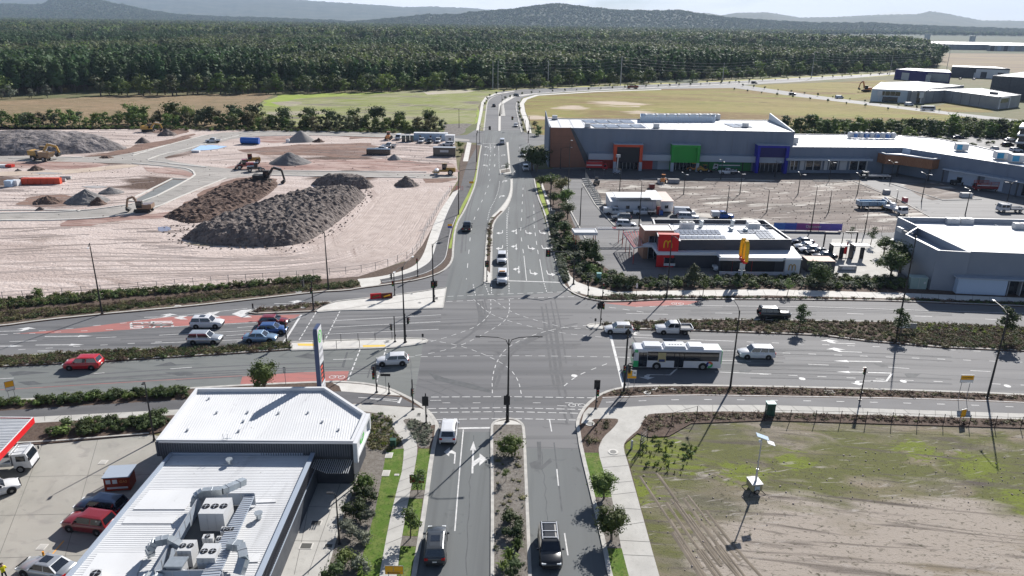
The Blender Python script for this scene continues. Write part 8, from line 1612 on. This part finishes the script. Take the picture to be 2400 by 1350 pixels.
def heap(px,H,wid,label,m,step=.8,rough_=.5,seed=1,freq=.35,name='soil_heap',fine=.0):
 P=[(p.x,p.y)for p in PG(smooth(px+[px[0]],2)[:-1])];xs=[p[0]for p in P];ys=[p[1]for p in P];x0,y0=min(xs)-step,min(ys)-step;nx,ny=int((max(xs)-x0)/step)+2,int((max(ys)-y0)/step)+2;idx={};vs=[]
 for j in range(ny):
  for i in range(nx):
   x,y=x0+i*step,y0+j*step
   ins=inpoly(x,y,P);d=pdist(x,y,P)
   if not ins and d>step*1.5:continue
   n1=noise.noise(Vector((x*freq,y*freq,seed)));n2=noise.noise(Vector((x*freq*3.1,y*freq*3.1,seed+9)));n3=noise.noise(Vector((x*1.9,y*1.9,seed+5)))
   e=min(1,d/wid)if ins else 0;e=e*(2-e)if wid>3 else e;z=H*e*(1+.16*n1)+rough_*(n2*.7+n3*.5)*min(1,d/1.2)*(1 if ins else 0)-(0 if ins else .2)
   idx[(i,j)]=len(vs);vs.append((x,y,max(-.2,z)+.03))
 fs=[]
 for(i,j),a in idx.items():
  b_,c,d=idx.get((i+1,j)),idx.get((i+1,j+1)),idx.get((i,j+1))
  if b_ is not None and c is not None and d is not None:fs.append((a,b_,c));fs.append((a,c,d))
 mb=MB();mb.add(vs,fs);o_=Vector((sum(xs)/len(xs),sum(ys)/len(ys),0));o=mb.build(name,m,origin=o_);o.location=o_;return tag(o,label,'dirt heap')
heap([(425,560),(480,574),(580,580),(700,577),(765,543),(862,462),(852,452),(780,454),(690,464),(600,492),(510,522)],3.5,6.5,'huge dark lumpy soil stockpile in the middle of the site',dk_soil,.45,1.0,3,.24)
heap([(728,432),(790,446),(880,442),(870,430),(800,424)],3.2,4,'black soil heap at the top of the big stockpile',dk_soil,.6,.6,4)
heap([(-250,367),(0,366),(160,363),(290,352),(300,345),(240,334),(100,330),(-250,332)],5.6,13,'long grey flat topped stockpile at the left edge',mat('heap_ash',(.17,.155,.155),.95,c2=(.25,.225,.22),sc=.12,c3=(.10,.09,.085),sc3=.5,bump=1,bsc=.8,bdist=.5),1.0,.7,5,.12)
def cone(x0,x1,yb,yt,label,m,seed=1,rough_=.25):
 a,b_=G(x0,yb),G(x1,yb);r_=(b_-a).length/2;c=(a+b_)/2+Vector((0,r_*.65,0));h=min(r_*.75,max(.8,HT(PX(c)[0],PX(c)[1],yt)));n,m_=22,8;rd=random.Random(seed);vs=[]
 for j in range(m_+1):
  for i in range(n):
   t=j/m_;an=6.2832*i/n;rr=r_*t*(1+.12*noise.noise(Vector((math.cos(an)*2,math.sin(an)*2,seed))));x,y=c.x+rr*math.cos(an),c.y+rr*math.sin(an)*.8
   z=h*(1-t)**1.0*(1 if t>.12 else .95)+rough_*noise.noise(Vector((x*1.3,y*1.3,seed)))*(t<.98);vs.append((x,y,max(z,.0)if t<1 else-.1))
 fs=[(j*n+i,(j+1)*n+i,(j+1)*n+(i+1)%n,j*n+(i+1)%n)for j in range(m_)for i in range(n)];mb=MB();mb.add(vs,fs);o=mb.build('gravel_heap',m,origin=c,smooth=rough_<.2);o.location=c;return tag(o,label,'gravel heap')
heap([(380,508),(440,475),(520,436),(590,418),(665,424),(620,465),(545,500),(455,530)],1.1,4,'churned dark brown soil spread left of the big stockpile',br_soil,.6,.9,8,.4)
for q_ in([(700,455),(745,438),(770,440),(735,462)],[(650,490),(672,484),(678,492),(655,500)]):pass
cone(664,736,334,304,'pale conical gravel heap behind the inner road',pg_soil,1,.08);cone(618,722,388,355,'long dark gravel heap right of the yellow loader',gr_soil,2,.2);cone(904,941,376,356,'small pale gravel cone below the dark trailer',pg_soil,3,.1);cone(918,982,439,411,'dark soil heap beside the site road, right of the big stockpile',dk_soil,4,.5)
cone(310,348,336,320,'small black cone in the sand at the rear left',dk_soil,5,.1);cone(360,410,319,301,'dark twin heap beside the rear yellow excavator',dk_soil,6,.5);cone(132,240,480,442,'large dark grey heap in the left sand patch',gr_soil,7,.3);cone(60,136,480,458,'low brown heap left of the large grey one',br_soil,8,.6);cone(218,282,456,438,'flat black heap above right of the large grey one',gr_soil,9,.15);cone(200,245,482,460,'brown heap at the right foot of the large grey one',br_soil,10,.6);cone(56,98,401,387,'small brown heap by the sandy track at left',br_soil,11,.4);cone(78,102,494,484,'tiny dark heap above the lower site road',dk_soil,12,.2);cone(728,760,334,324,'brown lumps right of the pale gravel cone',br_soil,13,.5);cone(30,48,402,392,'tiny black heap beside the sandy track',dk_soil,14,.2);cone(225,262,372,364,'low dark heap on the edge of the upper site road',br_soil,15,.3)
def simple(name,label,cat,x,y,w,d,h,m,rz=0,extras=None,z=.04):
 t=thing(name,label,cat,at(x,y,z=z),rz);mb=MB();mb.bb(-w/2,w/2,-d/2,d/2,0,h);mb.build('body',m,t)
 for(x0,x1,y0,y1,z0,z1,m2,n2)in(extras or()):mb=MB();mb.bb(x0,x1,y0,y1,z0,z1);mb.build(n2,m2,t)
 return t
W1=bm_['white'];pb_=plain('hut_blue',(.40,.50,.62),.6)
simple('site_hut','long pale blue site hut behind the row of utes','site hut',1010,328,13.5,3,2.8,pb_,0,[(-4.5,-3.7,-1.52,-1.5,1.3,2.0,bm_['glass'],'window'),(-.4,.4,-1.52,-1.5,1.3,2.0,bm_['glass'],'window'),(3.7,4.5,-1.52,-1.5,1.3,2.0,bm_['glass'],'window'),(-6.85,6.85,-1.6,1.6,2.8,2.9,W1,'roof')])
simple('site_hut','small white site hut at the right end of the blue one','site hut',1055,336,3.6,3,3.2,W1,0,[(-1.9,1.9,-1.6,1.6,3.2,3.32,W1,'roof'),(-.5,.5,-1.52,-1.5,1.2,2.2,bm_['glass'],'window')])
for x,l in((946,'left'),(956,'middle'),(966,'right')):simple('portable_toilet','dark portable toilet by the white van, '+l+' of three','toilet',x,332,1.3,1.3,2.5,plain('toilet_green',(.03,.07,.07),.5),0,[(-.7,.7,-.7,.7,2.5,2.62,W1,'roof'),(-.45,.45,-.68,-.65,.2,2.1,CP['charcoal'],'door')])
simple('trailer','long dark trailer with posts parked before the silver ute','trailer',888,362,8.5,2.3,2.0,CP['black'],0,[(-4.2,4.2,-1.17,-1.15,1.2,1.4,CP['charcoal'],'rail')]);simple('container','dark open shipping container beside the green shrubs','container',1042,365,8.0,2.5,3.0,CP['charcoal'],0,[(-1.5,1.5,-1.27,-1.25,1.4,2.2,bm_['unit'],'sign_panel'),(-4.05,4.05,-1.3,1.3,3.0,3.1,bm_['rail'],'roof')])
t=thing('water_tank','dark blue water tank lying behind the pale gravel cone','tank',at(587,338,z=.04));mb=MB();mb.cyl((0,0,1.3),1.25,7,14,0,'x');mb.build('barrel',CP['brightblue'],t);mb=MB();mb.bb(-3,3,-.9,.9,0,.4);mb.build('cradle',dk,t)
sheet('blue_tarpaulin',[(447,353),(470,341),(500,340),(533,343),(510,349),(480,352)],.12,plain('tarp_blue',(.38,.55,.80),.5),kind=None,label='pale blue plastic sheeting spread on the sand',category='tarpaulin')
t=thing('pipe_stack','long bright red orange stack of barriers in the left sand','barrier stack',at(99,431,z=.04),R(6));
for k in range(6):mb=MB();mb.bb(-5.2+k*1.75,-3.55+k*1.75,-.7,.7,.0,1.7);mb.build('barrier',plain('barrier_orange',(.55,.07,.03),.5),t)
for x,y,w,l,m in((140,426,3.5,'grey concrete pipe right of the red stack, nearer',concp),(155,420,3.0,'grey concrete pipe right of the red stack, farther',concp)):t=thing('concrete_pipe',l,'pipe',at(x,y,z=.04),R(6));mb=MB();mb.cyl((0,0,.45),.45,w,12,0,'x');mb.build('barrel',m,t)
simple('water_cube','grey water cube left of the red stack','tank',24,437,2.0,1.8,1.7,pb_);simple('water_cube','white water cube left of the red stack','tank',38,435,1.9,1.8,1.6,W1);simple('crate','brown crate between the water cubes and the red stack','crate',58,428,1.8,1.5,1.4,br_soil)
simple('stockpiled_panels','white and red panels lying at the left edge','panels',8,392,4,1.6,.8,W1,0,[(1.2,3.2,-.9,.9,.1,.9,bm_['redp'],'red_panel')]);simple('white_bags','white and orange bags beside the blue sheeting','bags',460,357,2.6,1.4,.7,W1);simple('white_box','white box before the pale gravel cone','box',675,334,1.2,1.2,1.3,W1)
fence('barrier_mesh',[(1054,446),(1070,446),(1085,446)],2.0,1.2,'bright orange red barrier mesh across the end of the cycle path',(1.0,),bm_['red'],True,pr=.05,mm=bm_['red'])
for x,y,w,l,m in((1578,429,3.4,'grey skip beside the orange roller on the mud',bm_['tilt']),(2263,462,3,'grey skip on the paved corner',bm_['unit']),(2077,455,1.6,'small grey crate by the lane kerb',bm_['tilt']),(2120,473,1.0,'small pink crate by the crane truck',plain('crate_pink',(.55,.12,.14),.5)),(1527,441,1.6,'dark red machine box behind the site office',CP['darkred']),(1547,429,1.6,'pale pallet by the orange roller',bm_['unit']),(1548,503,1.0,'bright blue drum box at the site office',CP['brightblue'])):simple('skip_bin' if 'skip' in l else 'crate',l,'skip' if 'skip' in l else 'crate',x,y,w,1.6,1.2,m,0,[(-w/2+.1,w/2-.1,-.7,.7,1.2,1.24,bm_['char'],'top')])
for k in range(14):p=at(1373+k*2.6,421+k*4.5,z=.03);t=thing('concrete_block','concrete foot block in the row beside the muddy car park fence','concrete block',p,R(-20),'concrete blocks under the temporary fence');mb=MB();mb.bb(-1.1,1.1,-.3,.3,0,.25);mb.build('block',M['concrete_white'],t);mb=MB();mb.bb(-.1,.1,-.1,.1,.25,.3);mb.build('socket',pl_,t)
for k in range(18):p=at(1846+k*11.5-(k//6)*2,400+(k*.12),z=.03);t=thing('bollard','pale bollard in the row before the mall shopfronts','bollard',p,0,'bollards before the mall shopfronts');mb=MB();mb.tube([(0,0,0),(0,0,1.3)],.12,6);mb.build('post',bm_['unit'],t)
for q in([(1500,421),(1545,419),(1545,423)],[(1648,423),(1740,423),(1745,419),(1655,420),(1648,423)],[(1770,424),(1815,424)],[(1905,425),(1985,427),(1975,423),(1905,423)],[(2085,430),(2210,470),(2300,468)],[(2000,425),(2110,470),(2190,515)],[(1365,430),(1395,480),(1440,530)],[(1312,425),(1340,500),(1372,560)]):kerb(q,'car_park_kerb',0,.16,.3,k=0,z0=0)if False else kerb(q,'car_park_kerb',.0,.16,.3,k=0)
for x,l in((1962,'left'),(2010,'right')):
 t=thing('drive_through_shelter','black framed drive through shelter with slatted white roof, '+l+' of two','shelter',at(x,606,z=.03));mb=MB();mb.bb(-1.6,1.8,-1.0,1.0,2.9,3.05);mb.build('roof',bm_['white'],t);mb=MB();[mb.bb(-1.65+k*1.13,-1.58+k*1.13,-1.02,1.02,3.05,3.1)for k in range(4)];mb.build('roof_batten',bm_['black'],t)
 mb=MB();mb.bb(-1.7,-1.5,-.9,.9,0,3.1);mb.build('screen',bm_['black'],t);mb=MB();mb.bb(.3,1.1,-.15,.15,0,2.4);mb.build('menu_board',bm_['black'],t)
for x,y,w,l in((1928,588,2.6,'left'),(2003,588,2.6,'right')):t=thing('clearance_gantry','black clearance gantry over the drive lane, '+l+' of two','gantry',at(x,y,z=.03));mb=MB();mb.bb(-.12,.12,-.12,.12,0,4.2);mb.build('post',bm_['black'],t);mb=MB();mb.bb(0 if l=='left' else-w,w if l=='left' else 0,-.12,.12,4.0,4.25);mb.build('beam',bm_['black'],t)
t=thing('red_flag','red feather flag between the drive through shelters','flag',at(1982,606,z=.03));mb=MB();mb.tube([(0,0,0),(0,0,3.8)],.04,5);mb.build('pole',bm_['unit'],t);mb=MB();mb.add([(0,0,.9),(-.75,.05,1.0),(-.6,.1,2.2),(-.1,.02,3.7),(0,0,3.8)],[(0,1,2,3,4)]);mb.build('cloth',bm_['red'],t)
simple('bin_enclosure','dark slatted bin enclosure right of the white restaurant wall','enclosure',1915,632,5.4,3.5,2.2,bm_['char'],0,[(-2.7,2.7,-1.75,1.75,2.2,2.3,bm_['brown'],'top')],.03);simple('low_wall','low grey planter wall at the drive through island','planter',1985,634,3.4,.8,1.0,bm_['tilt'],0,[(-1.2,1.2,-.42,-.4,.3,.8,bm_['white'],'arch_sign')],.03)
for nm,q,sp_,pr_,sc__,lb,sd in(('soil_clods',[(-40,305),(600,310),(1060,320),(1075,420),(980,440),(860,440),(600,400),(300,520),(-40,525)],5.5,[('rock',1,'clod',1),('rock',2,'rock',1),('rock',3,'paleclod',1)],(.08,.32),'clods and stones scattered over the construction site',51),('soil_clods',[(395,570),(480,585),(700,590),(800,540),(880,460),(870,440),(420,500),(380,540)],1.5,[('rock',1,'clod',1),('rock',2,'rock',1)],(.1,.45),'dark clods spilled round the big stockpile',52),('soil_clods',[(1400,425),(2000,425),(2110,475),(2160,520),(1900,535),(1600,498),(1420,480)],2.4,[('rock',2,'clod',1),('rock',3,'paleclod',1)],(.08,.3),'stones scattered over the muddy car park',53)):
 scatter(nm,fill(q,sp_,sd,z=.03),pr_,sc__,lb,'stones',seed=sd)
cv=[('cover',s,'hedge',1.0)for s in(1,2)];cvm=[('cover',1,'maroon',1.0),('cover',2,'bronze',1.0)];cs=[('bush',1,'silver',.5),('bush',2,'hedge',.5)]
def cover(name,polys,sp,protos,scl,label,seed,z=.14):
 pts=[]
 for q in polys:pts+=fill(q,sp,seed,z=z)
 return scatter(name,pts,protos,scl,label,'planting',seed=seed)
cover('ground_cover',[em,em,[(2107,757),(2400,770),(2700,785),(2700,830),(2400,820),(2150,806)]],.75,[('cover',1,'bronze',1.0),('cover',2,'hedge',1.0),('cover',3,'maroon',1.0),('bush',3,'bronze',.4),('cover',4,'maroon',1)],(.2,.5),'brown green ground cover filling the east median',21)
cover('grass_tufts',[[(2140,762),(2400,772),(2400,790),(2150,784)]],1.5,[('tuft',1,'lime',1.0),('tuft',2,'lime',1.0)],(.6,.9),'rows of yellow green grass tufts on the east median',22);cover('ground_cover',[wm],.5,[('cover',1,'bronze',1.0),('cover',2,'hedge',1.0),('cover',3,'maroon',1.0)],(.25,.55),'dark ground cover filling the west median',23)
cover('ground_cover',[[(-300,745),(0,708),(235,690),(500,674),(740,653),(760,662),(600,672),(300,697),(0,728),(-300,765)]],.75,[('bush',1,'street',.5),('bush',2,'bronze',.5),('cover',2,'hedge',1)],(.5,1.2),'green shrubs along the foot of the sandy site fence',24)
cover('ground_cover',[[(-300,775),(0,735),(235,716),(600,678),(738,664),(740,672),(600,690),(315,718),(0,755),(-300,795)]],.6,[('cover',1,'maroon',1.0),('cover',3,'bronze',1.0)],(.3,.6),'mauve brown ground cover on the bank above the west road',25);cover('ground_cover',[[(-300,795),(101,744),(315,724),(600,695),(750,680),(830,674),(845,668),(830,660),(750,671),(600,684),(315,715),(0,750)]],.6,[('cover',1,'hedge',1.0),('cover',2,'bronze',1)],(.3,.6),'dark green strip of ground cover at the west road kerb',26)
cover('hedge',[[(-200,968),(0,946),(126,938),(227,928),(441,915),(441,930),(227,943),(126,950),(0,959)]],.65,[('bush',1,'street',.7),('bush',2,'hedge',.7)],(.7,1.3),'green hedge between the west road and the dark cycle path',27)
cover('ground_cover',[[(1395,703),(1440,692),(1628,697),(2148,703),(2400,712),(2400,716),(2052,703),(1578,700),(1477,704)],[(1372,697),(1420,699),(1420,705),(1390,702)]],.5,[('cover',1,'hedge',1),('cover',3,'maroon',1)],(.25,.5),'low plants between the east footpath and kerb',28)
cover('garden_shrubs',[[(1350,620),(1392,622),(1440,645),(1500,660),(1700,655),(1690,675),(1500,678),(1447,681),(1414,675),(1381,667),(1360,655)],[(1700,652),(2100,655),(2120,680),(1800,676),(1690,676)],[(1320,540),(1345,560),(1362,590),(1375,610),(1345,640),(1325,600)]],.95,cs+[('bush',3,'dark',.6),('bush',4,'street',.6),('tuft',1,'silver',1)],(.6,1.6),'mixed dark and silver shrubs in the restaurant garden bed',29)
cover('ground_cover',[[(1290,560),(1308,560),(1322,610),(1335,655),(1322,668),(1312,640),(1302,600)],[(1285,505),(1296,505),(1310,560),(1293,560)]],.65,[('bush',1,'hedge',.5),('bush',2,'silver',.5)],(.6,1.1),'hedge strip between the north road kerb and the footpath',30)
cover('ground_cover',[[(1145,530),(1153,511),(1160,511),(1152,530),(1150,600),(1142,600)]],.7,cvm,(.25,.5),'brown plants in the narrow north median',31);cover('ground_cover',[[(600,726),(711,714),(776,709),(751,720),(600,734)]],.7,cvm,(.25,.5),'brown plants in the splitter bed',32)
cover('ground_cover',[[(1411,928),(1452,914),(1603,909),(1800,911),(2102,919),(2400,930),(2700,942),(2700,950),(2400,940),(2164,932),(1800,926),(1593,923)],[(1512,980),(1589,970),(1812,969),(2400,987),(2700,998),(2700,1010),(2400,1000),(1800,983),(1620,990),(1530,1015),(1505,1005)]],.55,[('cover',1,'maroon',1),('cover',2,'maroon',1),('cover',4,'bronze',.6)],(.15,.38),'sparse maroon ground cover on the mulch strips south of the road',33)
cover('grass_tufts',[[(1500,1030),(1570,1028),(1640,1060),(1600,1120),(1530,1110),(1480,1065)]],1.0,[('tuft',1,'lime',1),('tuft',2,'street',1),('bush',2,'street',.4)],(.3,.8),'rough green weeds at the corner of the vacant lot',34,z=.04)
cover('weeds',[[(1480,1100),(1560,1100),(2400,1030),(2400,1200),(1900,1190),(1650,1340),(1560,1340)]],.8,[('tuft',3,'bronze',.4),('tuft',2,'street',.4),('tuft',1,'silver',.4),('rock',1,'paleclod',1)],(.05,.17),'thin weeds scattered over the vacant lot',35,z=.04)
cover('garden_shrubs',[[(95,1030),(150,1000),(250,990),(400,975),(390,1000),(330,1012),(200,1022)]],.9,[('bush',1,'dark',.7),('bush',2,'hedge',.7),('bush',3,'street',.6)],(.7,1.5),'dark shrubs in the bed above the petrol forecourt',36);cover('ground_cover',[[(950,990),(985,990),(1008,1000),(1005,1045),(980,1045),(965,1010)]],.55,[('bush',1,'silver',.5),('cover',1,'silver',1)],(.25,.5),'silver green plants in the southwest corner bed',37)
cover('ground_cover',[[(862,972),(911,978),(935,1020),(940,1045),(900,1060),(870,1050),(858,1010)]],.5,[('cover',1,'bronze',1),('bush',3,'hedge',.5),('tuft',1,'lime',.6)],(.25,.6),'low mixed plants beside the shop corner',38)
cover('ground_cover',[[(1160,1010),(1222,1010),(1232,1200),(1240,1400),(1160,1400),(1158,1150)]],1.1,[('cover',4,'bronze',.6),('tuft',3,'silver',.5),('bush',1,'hedge',.4)],(.2,.45),'scattered small plants on the grey mulch of the south median',39);cover('ground_cover',[[(1368,1000),(1430,985),(1425,1010),(1402,1045),(1375,1055)]],1.1,[('tuft',1,'bronze',.7),('cover',2,'bronze',1)],(.3,.6),'bronze tufts in the southeast corner bed',40)
for x,y,h,f_,l in((1191,1062,2.7,'street','large round bush behind the signal on the south median nose'),(1195,1232,2.0,'hedge','upper dark bush in the middle of the south median'),(1207,1262,1.9,'dark','lower dark bush in the middle of the south median'),(846,1150,2.2,'street','green bush at the head of the service lane shrubs'),(862,1178,2.0,'dark','dark bush, second from the awning'),(838,1210,2.4,'dark','big dark bush beside the service lane kerb'),(866,1225,1.5,'silver','silvery bush above the lamp post by the lawn'),(812,1255,1.8,'silver','silvery bush by the service lane lamp post'),(848,1278,1.6,'silver','small silvery bush against the lawn edging'),(812,1330,2.2,'street','bright green bush near the bottom of the service lane'),(842,1340,1.8,'silver','silvery bush at the lower end of the lawn'),(786,1362,2.0,'dark','dark bush cut off by the bottom edge left'),(1205,1350,1.8,'hedge','bush at the bottom of the south median'),(1385,640,2.2,'street','bright yellow green bush by the mast arm signal'),(1455,672,3.0,'dark','large low dark bush at the restaurant corner garden'),(1480,674,2.6,'dark','second low dark bush at the restaurant corner garden'),(1385,614,2.8,'dark','tall dark bush below the entry canopy'),(2060,668,2.0,'dark','dark bush before the drive through lane'),(2110,672,2.4,'dark','dark bush left of the transformer kiosk')):
 plant('bush',at(x,y,z=.13),h,f_,'shrub',l,'shrubs round the junction',detail=1.6,wide=1.05,cat='bush')
for x,y,h,l in((1195,1318,1.5,'left spiky grass clump low on the south median'),(1213,1292,1.3,'right spiky grass clump on the south median'),(1178,1340,1.2,'spiky clump at the bottom edge of the south median'),(1760,668,1.6,'spiky agave clump before the arches sign'),(1953,668,1.3,'bright spiky clump before the drive through')):plant('tuft',at(x,y,z=.13),h,'street','grass_clump',l,detail=2.2,wide=1.2,cat='plant')
for x,y,yt,f_,kd,l,dt in((1415,1172,1109,'street','round','upper street tree between footpath and southbound lane',2.4),(1433,1268,1191,'street','round','lower street tree between footpath and southbound lane',2.4),(1186,1130,1099,'street','sapling','thin sapling in the middle of the south median',1.5),(962,1264,1193,'street','sapling','slender young tree in the lower mulch square by the west footpath',2),(980,1160,1103,'street','sapling','young tree behind the dark red speed sign',1.6),(623,935,838,'street','round','lone round dark tree beside the red lane by the shop roof',2.6),(1872,775,716,'dark','sapling','left young tree on the east median',2.4),(2107,790,727,'dark','sapling','middle young tree on the east median beside the double sign',2.6),(2350,800,722,'dark','sapling','right young tree on the east median by the lamp',2.6),(1623,668,618,'gum','pine','slim pointed tree in front of the dark restaurant wall',2.2),(1647,694,650,'light','sapling','staked sapling on the path before the restaurant',1.4),(1845,692,655,'light','sapling','staked sapling on the path below the white wall arches',1.4),(1919,672,612,'dark','round','dark round tree right of the white restaurant wall',2),(2085,655,585,'dark','gum','dark tree left of the grey store corner',2),(2108,640,562,'dark','gum','taller dark tree against the grey store side',2),(2070,600,552,'dark','gum','dark tree behind the drive through lanes',1.5),(2040,575,532,'dark','sapling','thin dark tree right of the banner fence',1.5),(1995,560,532,'dark','sapling','small tree behind the right gantry',1.2),(1375,607,556,'dark','round','dark tree under the entry canopy edge',1.6),(1395,625,570,'dark','pine','pointed dark tree before the entry canopy',1.8),(92,700,674,'light','round','small yellow green tree behind the dark fence at left',1.4),(1188,404,381,'dark','sapling','small dark tree on the north median bed',1),(1247,400,336,'dark','round','tall dark tree shading the north road, left one',1.6),(1258,402,338,'dark','round','tall dark tree shading the north road, right one',1.6),(1268,440,408,'light','round','yellow green young tree at the corner of the side street',1.2),(1292,445,405,'light','gum','yellow green tree, second from the side street',1.2),(1315,455,410,'bronze','round','bronze green tree before the brown store panel',1.2),(1325,485,440,'street','round','green tree between path and lane, upper one',1.2),(1330,515,470,'gum','gum','grey green tree between path and lane',1.2),(1308,530,492,'dark','round','dark tree right of the footpath, middle',1.2),(1322,555,512,'dark','round','dark tree right of the footpath, lower',1.2),(1297,480,448,'dark','round','dark tree right of the footpath, upper',1.2),(1312,590,556,'dark','wall','dark hedge tree by the zebra pergola end',1.2),(1078,350,330,'light','round','yellow green shrub tree right of the dark container',1),(1082,365,345,'street','round','lower shrub tree right of the dark container',1),(1252,300,282,'bronze','round','bronze shrub tree left of the store corner',1),(1262,318,292,'light','wall','bright shrub tree against the store corner',1)):
 h=HT(x,y,yt);plant(kd,at(x,y,z=.12 if y>420 else .03),max(1.5,h),f_,'street_tree' if kd!='pine' else 'conifer',l,'street trees round the junction',parts=True,detail=dt,wide=.85 if x==623 else 1.25 if kd in('round','gum','wall')else 1.6)
def tiny(pts,n,label,group,h=(1.6,2.8),seed=1):
 P=PG(pts);P=resample(P,1);rd=random.Random(seed)
 for i in range(n):p=P[int(i*(len(P)-1)/max(1,n-1))];plant('round',(p.x+rd.uniform(-.5,.5),p.y+rd.uniform(-.5,.5),.05),rd.uniform(*h),'dark','young_tree',label,group,detail=.5)
tiny([(1176,238),(1205,226),(1260,218.5),(1400,210.5),(1600,201.8),(1755,195)],26,'tiny dark street tree in the median of the far curved road','young trees in the far median',seed=2);tiny([(1137,247),(1141,236),(1150,226),(1172,219),(1210,213.5),(1300,208.5),(1500,201.5),(1700,193.5),(1900,185),(2080,175)],34,'tiny dark street tree on the outer verge of the far curved road','young trees on the far outer verge',seed=3)
tiny([(1228,310),(1221,285),(1216,262),(1214,246)],8,'small tree on the verge right of the far road','small trees right of the far road',seed=4);tiny([(1740,203),(1850,217),(2000,236),(2100,250),(2200,262)],14,'tiny tree along the branch road through the yellow field','young trees on the branch road',seed=5);tiny([(1720,212),(1850,229),(2000,248),(2080,258)],10,'tiny tree on the near side of the branch road','young trees near side of the branch road',seed=6)
row(2180,2420,lin([(2180,326),(2420,350)]),16,'bush',(1.2,2.6),['dark','bronze','street'],'shrub','rounded shrub in the far car park','shrubs in the far car park',seed=12,yj=8,detail=.8);row(2190,2420,lin([(2190,312),(2420,308)]),9,'gum',(4,6.5),['dark','street'],'street_tree','young tree in the far car park','young trees in the far car park',seed=13,yj=5,detail=.9)
print('site',round(time.time()-T0,1),'objects',len(bpy.data.objects))
